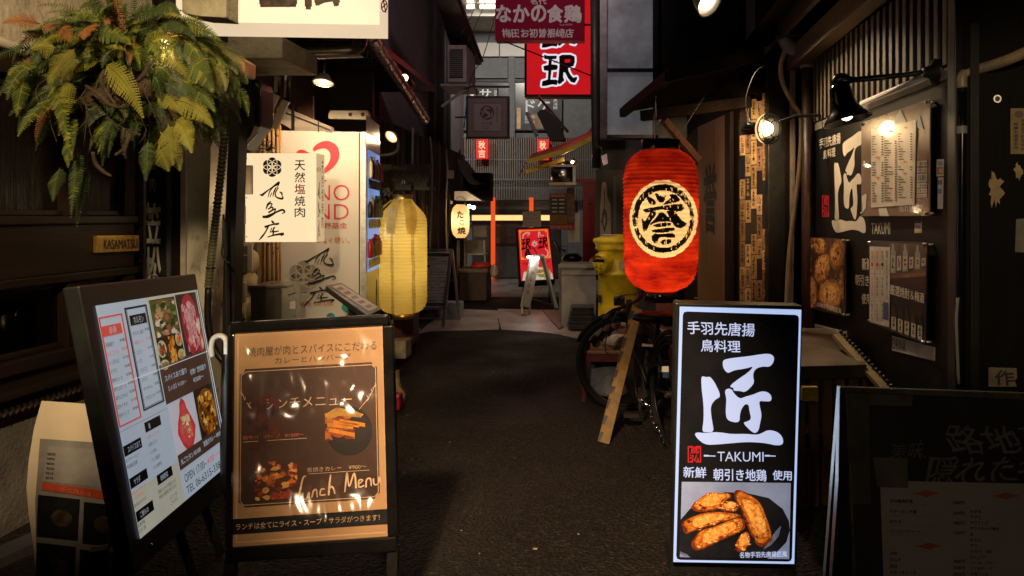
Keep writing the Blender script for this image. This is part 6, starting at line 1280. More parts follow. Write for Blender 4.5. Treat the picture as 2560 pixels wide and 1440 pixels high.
# menu wall
t = thing('menu_wall', 'black painted shop wall with large white brush character and pictures', 'wall', (XR, 4.0, 0))
m_mw = M('menu_wall_black', (.007, .0065, .006), .5, spec=.15, var=.5, sc=5, bump=.06, bsc=40)
B().box((XR, 3.04, 0), (XR + .1, 5.1, 1.97), m_mw).out('panel', t)
b = B(); b.box((XR - .02, 2.97, 0), (XR + .1, 3.035, 2.6), m_black, .004); b.box((XR - .006, 3.04, 1.972), (XR + .08, 5.1, 2.02), M('grey_batten', (.16, .14, .12), .6, var=.3)); b.out('frame', t)
b = B()
for i in range(26): b.box((XR - .012, 3.06 + i * .082, 2.03), (XR + .03, 3.098 + i * .082, 2.46), M('lattice_wood', (.11, .085, .06), .5, var=.5, sc=8, bump=.2, stretch=(1, 1, .12)), .003)
b.box((XR + .06, 3.04, 2.02), (XR + .1, 5.1, 2.5), m_black); b.out('lattice', t)
m_wbr = M('wall_white_brush', (.62, .55, .46), .6, var=.1, sc=10)
TK = [[(383, 345), (384, 332), (396, 324), (440, 316), (520, 308), (590, 296), (630, 296), (648, 314), (643, 342), (622, 364), (592, 360), (560, 368), (543, 384), (538, 410), (545, 440), (533, 462), (498, 494), (470, 486), (437, 486), (440, 470), (413, 464), (470, 420), (510, 395), (545, 358), (500, 372), (440, 380), (412, 396), (395, 384), (384, 362)],
 [(392, 485), (412, 472), (432, 480), (437, 495), (470, 528), (500, 515), (540, 505), (580, 487), (615, 492), (634, 512), (632, 540), (600, 540), (568, 536), (575, 575), (583, 610), (575, 650), (567, 690), (548, 705), (525, 690), (500, 665), (488, 648), (512, 642), (530, 630), (520, 590), (517, 558), (500, 552), (480, 575), (470, 610), (470, 645), (440, 648), (405, 635), (398, 600), (400, 560), (402, 525)],
 [(272, 418), (280, 410), (300, 416), (318, 412), (340, 440), (352, 465), (365, 490), (370, 518), (345, 530), (322, 560), (322, 600), (330, 650), (338, 697), (300, 699), (276, 695), (285, 640), (285, 560), (275, 480)],
 [(238, 706), (252, 698), (290, 703), (340, 697), (380, 700), (430, 708), (500, 706), (560, 712), (590, 700), (605, 690), (630, 687), (665, 697), (690, 722), (695, 760), (660, 767), (610, 755), (560, 750), (500, 748), (420, 755), (340, 762), (300, 762), (275, 750), (250, 728)]]
def smooth(P, n=2):
    for _ in range(n):
        Q = []
        for i in range(len(P)):
            a, c = P[i], P[(i + 1) % len(P)]; Q += [(a[0] * .75 + c[0] * .25, a[1] * .75 + c[1] * .25), (a[0] * .25 + c[0] * .75, a[1] * .25 + c[1] * .75)]
        P = Q
    return P
def tmap(q):
    def f(x, y):
        a, c = (x - 238) / 457, (y - 295) / 472; return ((q[0][0] * (1 - a) + q[1][0] * a) * (1 - c) + (q[3][0] * (1 - a) + q[2][0] * a) * c, (q[0][1] * (1 - a) + q[1][1] * a) * (1 - c) + (q[3][1] * (1 - a) + q[2][1] * a) * c)
    return f
b = B(RW); f = tmap([(2080, 352), (2166, 322), (2166, 584), (2080, 584)])
for k_, P in enumerate(TK): b.poly([f(x, y) for x, y in smooth(P)], m_wbr, .002 + k_ * .0002)
b.text('手羽先唐揚', 0, 0, 0, 0, m_wbr, .002, .012, q=[(2049, 348), (2102, 331), (2102, 358), (2049, 372)]); b.text('鳥料理', 0, 0, 0, 0, m_wbr, .002, .012, q=[(2059, 377), (2089, 367), (2089, 391), (2059, 398)])
b.frame(2056, 489, 2073, 542, 1.5, m_txtr, .002); b.text('鳶', 2059, 491, 2072, 514, m_txtr, .002, .01); b.text('弘', 2059, 517, 2072, 540, m_txtr, .002, .01)
b.text('TAKUMI', 0, 0, 0, 0, m_wbr, .002, .01, q=[(2179, 558), (2226, 556), (2226, 586), (2179, 585)])
b.text('新鮮', 2156, 645, 2179, 675, m_wbr, .002, .012); b.text('朝引き地', 0, 0, 0, 0, m_wbr, .002, .012, q=[(2139, 686), (2186, 689), (2186, 718), (2139, 712)]); b.text('使用', 2155, 734, 2177, 760, m_wbr, .002, .012)
b.out('lettering', t)
# framed plates on stand-offs
def plate(name, label, q, m, off=.03):
    t = thing(name, label, 'sign plate', RW.at(*q[3], 0)); b = B(RW); b.poly(q, m, off, .006, .001); b.out('plate', t)
    b = B(RW)
    for (x, y) in q:
        cx, cy = sum(p[0] for p in q) / 4, sum(p[1] for p in q) / 4; P = RW.at(x + (cx - x) * .05, y + (cy - y) * .05, 0)
        b.lathe(P, [(.007, 0), (.007, off + .012), (.0, off + .013)], m_steel, 10, RW.n)
    b.out('standoff', t); return t
q = [(2167, 306), (2342, 247), (2340, 540), (2167, 540)]
t = plate('menu_plate', 'faded pinkish plate holding the price list, lit by the black gooseneck lamp', q, M('faded_photo_plate', (.20, .12, .085), .3, var=.35, sc=2.5, coat=.4))
b = B(RW); b.poly([(2258, 288), (2268, 274), (2282, 300), (2290, 330), (2250, 318)], m_paper, .033); b.poly([(2312, 292), (2318, 290), (2328, 325), (2312, 320)], m_paper, .033); b.poly([(2212, 522), (2232, 520), (2240, 540), (2216, 540)], m_paper, .033); b.text('隠れ家個室', 2266, 512, 2326, 530, m_wbr, .0325, .012); b.poly([(2170, 490), (2182, 484), (2180, 520), (2172, 530)], m_paper, .033); b.out('torn_paper', t)
t = thing('price_list', 'laminated white price list with rows of small print on the faded plate', 'menu', RW.at(2250, 518))
b = B(RW); b.poly([(2195, 323), (2310, 301), (2305, 512), (2195, 519)], M('list_paper', (.60, .52, .42), .35, var=.06, coat=.3), .036, .003); b.out('sheet', t)
b = B(RW); rr = random.Random(9)
for (x, y) in ((2212, 394), (2246, 329), (2285, 320), (2212, 444), (2283, 405), (2283, 434)): b.poly([(x - 6, y), (x - 2, y - 2), (x, y - 4), (x + 2, y - 2.5), (x + 7, y - 1), (x + 1, y + 2)], M('orange_mark', (.65, .24, .03), .5), .0392)
m_li = M('list_ink', (.08, .05, .03), .6)
for col, (x0, x1, ya, yb) in enumerate(((2198, 2206, 340, 508), (2230, 2248, 352, 506), (2266, 2280, 335, 500))):
    for i in range(26):
        y = ya + (yb - ya) * i / 26 - (x0 - 2198) * .02
        if any(abs(y - yy) < 6 and abs((x0 + x1) / 2 - xx) < 24 for xx, yy in ((2212, 394), (2246, 329), (2285, 405), (2212, 444), (2283, 434))): continue
        b.rect(x0, y, x0 + rr.uniform(5, x1 - x0 + 6), y + 2.2, m_li, .0392)
        xx = (2223, 2257, 2297)[col]; b.rect(xx, y, xx + 5, y + 3, m_li, .0392)
b.out('print', t)
for y0, y1, cs in ((401, 414, '#c8ccd0'), (419, 430, '#d0c8a0'), (434, 454, '#c0c8d0'), (457, 468, '#d8d0c8'), (471, 481, '#d0d0d0'), (484, 493, '#d8d4cc')):
    bb = B(RW); bb.poly([(2311, y0 + 2), (2336, y0), (2336, y1), (2311, y1 + 1)], M('pay_sticker', (.5, .47, .42), .5), .033)
    for i in range(4): bb.rect(2313 + i * 5.8, y0 + 4, 2316.5 + i * 5.8, y1 - 2, M('pay_mark' + str((i + int(y0)) % 4), ((.05, .1, .35), (.4, .35, .05), (.35, .06, .06), (.08, .25, .15))[(i + int(y0)) % 4], .5), .0342)
    bb.out('payment_sticker', t)
q = [(2026, 592), (2126, 597), (2126, 792), (2026, 768)]
t = plate('chicken_picture', 'square picture of golden fried chicken pieces on the black menu wall', q, M('picture_brown', (.07, .032, .015), .3, var=.5, sc=8, coat=.4))
def qm(q): return lambda u, v: ((q[0][0] * (1 - u) + q[1][0] * u) * (1 - v) + (q[3][0] * (1 - u) + q[2][0] * u) * v, (q[0][1] * (1 - u) + q[1][1] * u) * (1 - v) + (q[3][1] * (1 - u) + q[2][1] * u) * v)
b = B(RW); f = qm(q); NG = lambda n, h, h2: M('nugget_' + n, C(h, 1.5), .5, sc=55, col2=C(h2, 1.4), thr=(.36, .66), coat=.3)
n1, n2, n3 = NG('dark', '#4a2a12', '#8a5a2c'), NG('mid', '#7a4c22', '#c08a4c'), NG('light', '#a06c34', '#d8a868')
rr = random.Random(2)
for i, (u, v, a_, c2_, w_) in enumerate(((.1, .08, .13, .12, 0), (.35, .1, .17, .16, .3), (.82, .2, .2, .22, -.2), (.42, .42, .24, .19, -.5), (.06, .42, .1, .2, .1), (.95, .6, .1, .2, 0), (.15, .78, .17, .22, .2), (.63, .76, .29, .22, -.35))):
    for k_, (s_, m_) in enumerate(((1, n1), (.86, n2), (.55, n3))):
        pts = []
        for j in range(20):
            th = j * math.pi / 10; r_ = s_ * (1 + rr.uniform(-.13, .13) + .10 * math.sin(2 * th + i)); x, y = a_ * r_ * math.cos(th), c2_ * r_ * math.sin(th); uu, vv = u + x * math.cos(w_) - y * math.sin(w_) - (k_ * .012), v + x * math.sin(w_) + y * math.cos(w_) - k_ * .015; pts.append(f(min(.985, max(.015, uu)), min(.985, max(.015, vv))))
        b.poly(pts, m_, .0312 + i * .0003 + k_ * .00008)
for i, (u, v, a_, c2_) in enumerate(((.1, .08, .12, .1), (.35, .1, .15, .12), (.82, .2, .17, .2), (.42, .42, .2, .17), (.06, .42, .08, .17), (.95, .6, .06, .18), (.15, .78, .14, .18), (.63, .76, .25, .19))):
    for j in range(34):
        th, q_ = rr.uniform(0, 6.28), math.sqrt(rr.random()); uu, vv = u + a_ * q_ * math.cos(th), v + c2_ * q_ * math.sin(th); r_ = rr.uniform(.008, .03)
        b.poly([f(min(.985, max(.015, uu + r_ * (1 + rr.uniform(-.4, .4)) * math.cos(k_ * .9))), min(.985, max(.015, vv + r_ * (1 + rr.uniform(-.4, .4)) * math.sin(k_ * .9)))) for k_ in range(7)], rr.choice((n1, n1, n2, n3, n3)), .034 + j * .00003)
b.text('名物手羽唐揚匠風', 0, 0, 0, 0, m_wbr, .036, .015, q=[f(.3, .885), f(.93, .90), f(.93, .97), f(.3, .95)]); b.out('print', t)
q = [(2186, 601), (2336, 606), (2331, 862), (2186, 806)]
t = plate('drinks_picture', 'dark picture of liquor bottles with white lettering on the menu wall', q, M('picture_black', (.012, .010, .010), .3, var=.5, sc=4, coat=.4)); f = qm(q)
b = B(RW); b.poly([f(.35, .02), f(.99, .02), f(.99, .30), f(.35, .38)], M('bottle_bg', (.10, .065, .04), .5, var=.6, sc=9), .0312); b.poly([f(.35, .385), f(.99, .29), f(.99, .33), f(.35, .425)], m_wood, .0318)
m_lab = M('bottle_label', (.42, .36, .28), .6, var=.1); m_bt = M('bottle_dark', (.03, .02, .015), .3)
for i in range(6):
    u = .38 + i * .105; yv = .36 - i * .02
    b.poly([f(u, yv), f(u, .12), f(u + .02, .08), f(u + .025, .03), f(u + .055, .03), f(u + .06, .08), f(u + .088, .12), f(u + .088, yv - .015)], m_bt if i % 2 else m_grey, .0322); b.poly([f(u + .008, yv - .02), f(u + .008, .16), f(u + .08, .15), f(u + .08, yv - .035)], m_lab, .0328); b.scribble(f(u + .02, .2)[0], f(u, .18)[1], f(u + .068, .2)[0], f(u, yv - .05)[1], m_txtk, .0334, 2)
for i in range(5):
    u = .40 + i * .115; b.poly([f(u, .99), f(u, .80), f(u + .03, .74), f(u + .035, .70), f(u + .062, .70), f(u + .066, .74), f(u + .095, .80), f(u + .095, .99)], m_bt, .0322); b.poly([f(u + .008, .97), f(u + .008, .83), f(u + .088, .83), f(u + .088, .97)], m_lab, .0328); b.scribble(f(u + .022, .85)[0], f(u, .85)[1], f(u + .074, .85)[0], f(u, .96)[1], m_txtk, .0334, 2)
b.text('厳選焼酎＆梅酒', 0, 0, 0, 0, m_wbr, .034, .015, q=[f(.385, .475), f(.975, .50), f(.975, .60), f(.385, .59)]); b.out('print', t)
t = thing('handwritten_list', 'narrow handwritten menu strip stuck over the liquor picture', 'menu', RW.at(2215, 815)); b = B(RW); b.poly([(2192, 616), (2243, 618), (2241, 818), (2191, 804)], M('strip_paper', (.50, .44, .36), .6), .036, .002); b.out('sheet', t)
b = B(RW)
for yy in (684, 752): b.line(2193, yy, 2232, yy + 1, 1, m_grey, .038)
for x in (2206, 2219): b.line(x, 622, x - .5, 806, .8, m_grey, .038)
for i, s_ in enumerate(('梅酒ソーダ', 'ゆず酒水割', '桃のお酒')):
    for j in range(3): b.vtext(s_, 2196 + j * 13, 626 + i * 66, 2201 + j * 13, 676 + i * 64, m_txtr if (j == 0 and i < 2) or (i == 0 and j == 1) else m_txtk, .038)
b.vtext('厳選こだわりの酒各種五〇〇円', 2234, 626, 2239, 750, m_txtk, .038); b.poly([(2227, 755), (2240, 757), (2240, 800), (2227, 797)], M('blue_photo', (.04, .06, .14), .5, var=.8, sc=30), .038); b.out('print', t)
m_dl = M('label_strip_grey', (.34, .31, .28), .6, var=.15, sc=20)
for nm, q, s_, tq in (('food_label', [(2037, 810), (2118, 830), (2118, 850), (2037, 828)], 'FOOD', [(2038, 812), (2058, 816), (2058, 833), (2038, 829)]), ('drink_label', [(2233, 840), (2338, 868), (2338, 902), (2233, 876)], 'DRINK', [(2235, 845), (2270, 853), (2270, 880), (2235, 871)])):
    t = thing(nm, ('grey label strip lettered for food below the chicken picture' if s_ == 'FOOD' else 'grey label strip lettered for drinks below the liquor picture'), 'label', RW.at(*q[3]), 'label strips on the menu wall'); b = B(RW); b.poly(q, m_dl, .006, .006); b.out('strip', t); b = B(RW); b.text(s_, 0, 0, 0, 0, m_txtk, .0075, -.005, q=tq); b.out('lettering', t)
for nm, q, lab, cs in (('card_sticker', [(2288, 552), (2305, 552), (2305, 582), (2287, 583)], 'square card logo sticker below the price list plate', 'v'), ('card_sticker', [(2356, 399), (2374, 398), (2373, 440), (2355, 441)], 'card logo sticker on the dark post, upper', 'm'), ('card_sticker', [(2359, 444), (2373, 443), (2371, 522), (2358, 522)], 'tall payment sticker on the dark post, lower', 'j')):
    t = thing(nm, lab, 'sticker', RW.at(*q[3]), 'payment stickers'); b = B(RW); b.poly(q, M('sticker_white', (.48, .46, .44), .5), .024 if cs != 'v' else .002, .001); b.out('sheet', t); b = B(RW); o_ = .0254 if cs != 'v' else .0034; x0, y0 = q[0]; x1, y1 = q[2]
    if cs == 'v': b.rect(x0, y0, x1, y0 + 6, m_txtk, o_); b.text('VISA', x0 + 2, y0 + 11, x1 - 2, y0 + 19, M('card_blue', (.03, .05, .25), .5), o_, .02); b.rect(x0, y1 - 6, x1, y1 - 1, m_yel, o_)
    elif cs == 'm': b.text('VISA', x0 + 2, y0 + 4, x1 - 2, y0 + 15, M('card_blue', (.03, .05, .25)), o_, .02); b.rect(x0 + 1, y0 + 19, x1 - 1, y1 - 4, M('card_navy', (.10, .10, .15), .5), o_); b.disc(x0 + 7, y0 + 28, 4.5, 6, m_txtr, o_ + .0005); b.disc(x0 + 12, y0 + 28, 4.5, 6, M('card_orange', (.6, .25, .02), .5), o_ + .0008)
    else:
        for i, c_ in enumerate(('#16408a', '#b02020', '#1a8a3a')): b.rect(x0 + 1 + i * 3.6, y0 + 6, x0 + 4 + i * 3.6, y0 + 18, M('jc' + c_.strip('#'), C(c_, .6), .5), o_)
        b.rect(x0 + 1, y0 + 28, x1 - 2, y0 + 40, M('amx_blue', (.03, .22, .45), .5), o_); b.poly([(x0 + 4, y1 - 4), (x1 - 2, y1 - 14), (x1 - 2, y1 - 8)], M('card_orange', (.6, .25, .02)), o_)
    b.out('print', t)
# conduit below the lattice, black downpipe, angled end wall
tag(B().tube([RW.at(2168, 258, .03), RW.at(2338, 188, .03)], .012, m_white, 10).lathe(RW.at(2268, 216, .03), [(.016, -.006), (.016, .006)], m_cream, 12, (0, 1, 0)).out('white_conduit'), 'white conduit running below the timber lattice', 'conduit')
t = thing('end_pipe', 'pale elbow pipe turning down into a black pipe at the right edge', 'pipe', RW.at(2405, 500, .05))
P = [RW.at(2620, 95, .06) , RW.at(2520, 150, .06), RW.at(2440, 178, .06), RW.at(2410, 186, .06), RW.at(2406, 200, .06), RW.at(2406, 222, .06)]
P = [W(2620, 105, 2.75), W(2520, 150, 2.85), W(2450, 172, 2.95), W(2415, 184, 2.97), W(2405, 194, 2.97), W(2405, 220, 2.97)]
B().tube(P, .022, M('old_cream_pipe', (.32, .25, .15), .4, var=.3, sc=14), 12, sub=4).out('elbow', t); b = B(); b.tube([W(2405, 215, 2.97), W(2405, 330, 2.97), W(2402, 700, 2.97), W(2400, 1100, 2.97)], .019, m_blackgl, 12); b.lathe(W(2404, 325, 2.97), [(.022, -.015), (.022, .015)], m_grey, 12); b.out('downpipe', t)
tag(B().tube([W(2395, 745, 2.94), W(2391, 800, 2.94), W(2393, 860, 2.94), W(2397, 960, 2.94)], .006, m_grey, 6, sub=4).out('grey_cable'), 'grey cable hanging beside the black pipe at the right', 'cable')
D0, D1 = Vector((1.47, 2.955, 0)), Vector((2.2, 2.74, 0)); DW = Plane(D0, (D1 - D0).cross(Vector((0, 0, 1))))
t = thing('side_door', 'black timber side door with peeling paint and stickers at the right edge', 'door', (1.8, 2.9, 0)); nn = DW.n
b = B(DW); b.poly([(2410, -300), (2720, -300), (2720, 1500), (2410, 1500)], M('door_black', (.006, .005, .0045), .6, spec=.08, var=.6, sc=9, bump=.1, stretch=(1, 1, .2)), 0, .06); b.out('panel', t)
b = B(DW); b.poly([(2424, 60), (2446, 60), (2446, 1200), (2424, 1200)], M('door_stile', (.010, .009, .008), .5, spec=.15), .014, .014); b.out('stile', t)
b = B(DW); b.disc(2492, 248, 10, 10, m_steel, .012, .012, 18); b.disc(2492, 248, 6.5, 6.5, m_black, .013, n=14); b.out('lock', t)
b = B(DW); rr = random.Random(11)
def torn(cx, cy, rx, ry, m, n=26, off=.003): b.poly([(cx + rx * (1 + rr.uniform(-.45, .3)) * math.cos(2 * math.pi * i / n), cy + ry * (1 + rr.uniform(-.4, .25)) * math.sin(2 * math.pi * i / n)) for i in range(n)], m, off)
torn(2488, 474, 20, 40, M('bare_plaster', (.42, .31, .17), .9, var=.3, sc=14)); torn(2545, 430, 10, 22, M('bare_plaster', (.3, .23, .15), .9)); b.poly([(2540, 548), (2575, 545), (2575, 632), (2537, 630)], M('grey_paper', (.20, .19, .15), .8, var=.4, sc=14), .003); b.out('peeled_paint', t)
t = thing('sake_label', 'old beige paper label with black brush writing on the side door', 'label', DW.at(2545, 385)); b = B(DW); b.rect(2526, 271, 2590, 385, M('old_label', (.34, .25, .12), .8, var=.25, sc=10), .003, .001); b.out('sheet', t)
b = B(DW); b.disc(2547, 286, 11, 9, M('label_seal', (.14, .12, .10), .7), .0045); b.vtext('㈱廣木酒造本店', 2532, 306, 2545, 374, m_txtk, .0045, .02); b.vtext('会津坂下町字市中', 2552, 296, 2560, 378, m_txtk, .0045, .02); b.out('lettering', t)
t = thing('wooden_tag', 'small torn wooden tag with one brush character near the right A-board', 'tag', DW.at(2505, 965)); b = B(DW); b.poly([(2471, 918), (2541, 920), (2542, 945), (2536, 950), (2541, 966), (2471, 966)], M('tag_wood', (.20, .15, .09), .7, var=.35, sc=12), .004, .004); b.out('sheet', t); b = B(DW); b.text('作', 2487, 926, 2534, 962, m_txtk, .0052, .03, warp=.03); b.out('lettering', t)
# gooseneck lamp over the menus
t = thing('black_gooseneck_lamp', 'black enamel gooseneck lamp over the price list', 'lamp', W(2110, 270, 3.5))
hd = W(2110, 262, 3.55); ax = Vector((.22, -.10, -1)).normalized()
b = B(); b.lathe(hd, [(.035, .10), (.05, .085), (.056, .02), (.062, -.01), (.085, -.04), (.118, -.075), (.121, -.082), (.115, -.078), (.08, -.042), (.05, -.02)], m_blackgl, 30, -ax); b.out('shade', t)
B().blob(hd + ax * .045, .034, m_bulb, 0).out('bulb', t)
b = B(); wl = RW.at(2342, 180, .0); b.tube([hd - ax * .09, hd - ax * .13 + Vector((.01, 0, 0)), W(2130, 200, 3.5), W(2240, 190, 3.35), wl + Vector((-.05, 0, 0))], [.034, .03, .014, .012, .012], m_blackgl, 10, sub=3); b.lathe(wl, [(0, -.06), (.02, -.06), (.03, -.03), (.058, -.012), (.06, 0)], m_black, 20, (1, 0, 0)); b.out('arm', t)
light('SPOT', hd + ax * .07, 4.5, (1, .72, .42), t, .03, hd + ax * .07 + Vector((.5, .05, -1)), 135, .4)
# caged lamp
t = thing('caged_work_lamp', 'caged round work lamp glowing warm beside the name slips', 'lamp', W(1900, 320, 4.7))
c_ = W(1922, 322, 4.55); ax = Vector((.55, -.78, -.1)).normalized(); x_ = ax.cross(Vector((0, 0, 1))).normalized(); y_ = ax.cross(x_)
B().lathe(c_ - ax * .20, [(0, 0), (.04, 0), (.042, .04), (.035, .06), (.04, .11), (.06, .16), (.092, .19), (.095, .2)], m_blackgl, 24, ax).out('housing', t)
B().lathe(c_ - ax * .03, [(.09, .0), (.055, -.02), (.0, -.02)], E('lamp_warm_reflector', (1, .60, .26), 1.3, var=0), 24, ax).out('reflector', t)
B().blob(c_ - ax * .02, .045, E('warm_globe', (1, .74, .40), 9, var=0), 0).out('bulb', t)
b = B()
for r_, o_ in ((.094, 0), (.088, .025), (.05, .05)): b.tube([c_ + ax * o_ + (x_ * math.cos(a) + y_ * math.sin(a)) * r_ for a in np.linspace(0, 2 * math.pi, 25)[:-1]], .0034, m_black, 5, closed=True)
for i in range(6): a = i * math.pi / 3 + .3; u_ = x_ * math.cos(a) + y_ * math.sin(a); b.tube([c_ + u_ * .094, c_ + u_ * .088 + ax * .025, c_ + u_ * .05 + ax * .05], .003, m_black, 5)
b.out('cage', t)
b = B(); b.tube([c_ - ax * .12, W(1870, 290, 4.8), W(1866, 240, 4.85), W(1890, 180, 4.9), W(1920, 160, 5.0)], .005, m_cable, 6, sub=4); b.tube([c_ - ax * .06, W(1990, 290, 4.75), RW.at(2055, 288, 0)], .011, m_black, 8); b.out('arm', t)
light('SPOT', c_ + ax * .07, 4, (1, .66, .30), t, .05, c_ + ax, 170, .6)
light('SPOT', c_ + Vector((-.26, .05, .12)), 75, (1, .68, .36), t, .05, (1.02, 6.1, 1.45), 85, .7)  # added spot with no fixture, brightens the plank door and slips
# lamp at the top edge
t = thing('bell_lamp', 'white bell lamp shining at the top edge above the red lantern', 'lamp', W(1770, 5, 4.9)); c_ = W(1774, 8, 4.9); ax = Vector((.55, -.55, -.6)).normalized()
B().lathe(c_, [(.02, -.14), (.05, -.12), (.08, -.06), (.098, 0), (.102, .004), (.094, 0), (.074, -.06)], M('lamp_grey_enamel', (.30, .28, .25), .35), 26, ax).out('shade', t); B().lathe(c_, [(0, -.01), (.06, -.015), (.07, -.04)], E('warm_disc', (1, .80, .5), 7, var=0), 20, ax).out('bulb', t); B().tube([c_ - ax * .12, c_ - ax * .16 + Vector((0, 0, .1)), c_ + Vector((0, .1, .4))], .01, m_black, 6, sub=3).out('arm', t)
light('SPOT', c_ + ax * .03, 125, (1, .76, .48), t, .06, (1.45, 4.15, 1.55), 74, .6)
tag(B().lathe(W(2058, 85, 4.85), [(.03, -.02), (.045, 0), (.045, .05), (.02, .06)], m_grey, 14, (-.6, -.8, 0)).tube([W(2060, 88, 4.8), W(1940, 88, 4.9)], .009, m_black, 6).out('bracket_arm'), 'black bracket arm with round wall fitting under the right eave', 'bracket')

# ------------------------------------------------------------------ lit upright sign in the right foreground
t = thing('upright_lightbox', 'upright black and white lightbox sign with fried chicken photo', 'lightbox sign', G(1845, 1435))
D = 2.86; TP = front(D)
b = B(TP); b.poly([(1689, 757), (2007, 765), (1992, 1414), (1680, 1408)], m_blackpl, 0, .11, .006); b.out('case', t)
b = B(TP); b.poly([(1683, 1410), (1990, 1415), (1998, 1446), (1676, 1446)], m_black, -.03, .24, .004); b.out('base', t)
m_wl = E('lightbox_white', (.50, .64, 1), .86, var=.02); m_wl2 = E('lightbox_white_print', (.58, .66, .96), .80, var=.03); m_bk = M('lightbox_black_print', (.012, .013, .017), .25, var=.2)
b = B(TP); b.poly([(1699, 766), (2003, 774), (1985, 1409), (1683, 1404)], m_wl, .003); b.out('face', t)
b = B(TP)
def rounded(q, r=10, sag=0):
    o = []
    for i in range(4):
        p, a, c = q[i], q[i - 1], q[(i + 1) % 4]
        for s_ in (0, .5, 1):
            la, lc = math.hypot(a[0] - p[0], a[1] - p[1]), math.hypot(c[0] - p[0], c[1] - p[1]); pa = (p[0] + (a[0] - p[0]) * r / la, p[1] + (a[1] - p[1]) * r / la); pc = (p[0] + (c[0] - p[0]) * r / lc, p[1] + (c[1] - p[1]) * r / lc)
            o.append(((1 - s_) ** 2 * pa[0] + 2 * s_ * (1 - s_) * p[0] + s_ * s_ * pc[0], (1 - s_) ** 2 * pa[1] + 2 * s_ * (1 - s_) * p[1] + s_ * s_ * pc[1]))
    return o
b.poly(rounded([(1707, 778), (1997, 787), (1979, 1403), (1690, 1398)]), m_bk, .0045); b.out('black_film', t)
b = B(TP); Z = lambda x, y: (1620 + x / 2.057, 740 + y / 2.057)
for k_, P in enumerate(TK): b.poly([Z(x, y) for x, y in smooth(P)], m_wl2, .006 + k_ * .0002)
b.text('手羽先唐揚', 0, 0, 0, 0, m_wl2, .006, .012, q=[(1718, 802), (1886, 808), (1886, 841), (1718, 834)], warp=.004); b.text('鳥料理', 0, 0, 0, 0, m_wl2, .006, .012, q=[(1752, 848), (1850, 851), (1850, 881), (1752, 878)], warp=.004)
b.text('TAKUMI', 0, 0, 0, 0, m_wl2, .006, -.004, q=[(1793, 1128), (1908, 1129), (1908, 1153), (1793, 1152)])
for x0, x1 in ((1759, 1788), (1911, 1938)): b.line(x0, 1138, x1, 1139, 2.5, m_wl2, .006); b.line(x0, 1138, x0 + 12, 1138, 4, m_wl2, .0062)
b.text('新鮮', 0, 0, 0, 0, m_wl2, .006, .015, q=[(1708, 1165), (1765, 1167), (1765, 1194), (1708, 1192)]); b.text('朝引き地鶏', 0, 0, 0, 0, m_wl2, .006, .015, q=[(1783, 1170), (1915, 1173), (1915, 1202), (1783, 1199)]); b.text('使用', 0, 0, 0, 0, m_wl2, .006, .015, q=[(1931, 1174), (1978, 1176), (1978, 1200), (1931, 1198)])
m_srd = E('seal_red', (.75, .02, .025), .7)
b.frame(1719, 1114, 1752, 1155, 2.6, m_srd, .006); b.rect(1732, 1111, 1739, 1119, m_bk, .0064); b.rect(1732, 1150, 1739, 1158, m_bk, .0064); b.text('鳶', 1724, 1115, 1748, 1133, m_srd, .0068, .012); b.text('弘', 1724, 1136, 1748, 1152, m_srd, .0068, .012)
b.out('lettering', t)
b = B(TP); LE = lambda nme, h, h2, k=.62, s_=60: M('sign_photo_' + nme, C(h), .5, sc=s_, col2=C(h2), thr=(.34, .68), emit=k)
PH = [(1704, 1203), (1976, 1206), (1972, 1396), (1699, 1391)]; f = qm(PH)
b.poly(PH, LE('bg', '#6a7590', '#8e97b0', .62, 4), .006)
b.poly([f(*p) for p in ((.0, .50), (.08, .36), (.2, .22), (.4, .13), (.6, .14), (.8, .2), (.93, .34), (.99, .5), (1, .62), (.97, .78), (.88, .92), (.8, 1), (.1, 1), (.0, .93))], LE('plate', '#0a0a0c', '#16171c', .6, 8), .0064)
b.poly([f(*p) for p in ((.88, .62), (.92, .56), (.9, .7), (.83, .82), (.76, .88), (.8, .78))], LE('glint', '#4a5468', '#6a7488', .5), .0068); b.poly([f(*p) for p in ((.02, .55), (.05, .5), (.12, .46), (.06, .56))], LE('glint', '#4a5468', '#6a7488'), .0068); b.poly([f(*p) for p in ((.0, .92), (.08, .97), (.06, .99), (0, .95))], LE('glint', '#4a5468', '#6a7488'), .0068)
wd_, wm, wl_ = LE('wing_dark', '#3a1006', '#8a3a10', .6), LE('wing_mid', '#7a2a08', '#d07a22', .62), LE('wing_light', '#b85a16', '#f0b050', .66)
WG = [[(214, 1075), (300, 1010), (330, 1005), (420, 1012), (432, 1030), (400, 1050), (380, 1080), (340, 1100), (290, 1108), (240, 1105)], [(360, 1090), (400, 1052), (440, 1055), (470, 1080), (450, 1105), (400, 1108)],
 [(168, 1170), (185, 1150), (230, 1130), (280, 1112), (350, 1105), (430, 1112), (470, 1118), (478, 1132), (430, 1148), (380, 1158), (330, 1178), (280, 1190), (230, 1205), (195, 1222), (180, 1200)],
 [(437, 1000), (460, 990), (490, 1000), (530, 1022), (570, 1050), (592, 1090), (605, 1130), (622, 1170), (632, 1220), (640, 1250), (620, 1262), (600, 1285), (575, 1286), (550, 1270), (545, 1240), (525, 1225), (510, 1180), (490, 1130), (470, 1085), (450, 1050)],
 [(218, 1275), (240, 1230), (270, 1200), (330, 1185), (380, 1165), (440, 1140), (485, 1135), (500, 1160), (495, 1195), (460, 1215), (400, 1240), (350, 1262), (310, 1285), (270, 1300), (235, 1305)], [(455, 1250), (480, 1215), (510, 1205), (525, 1240), (518, 1275), (490, 1310), (455, 1310), (446, 1280)]]
rr = random.Random(21)
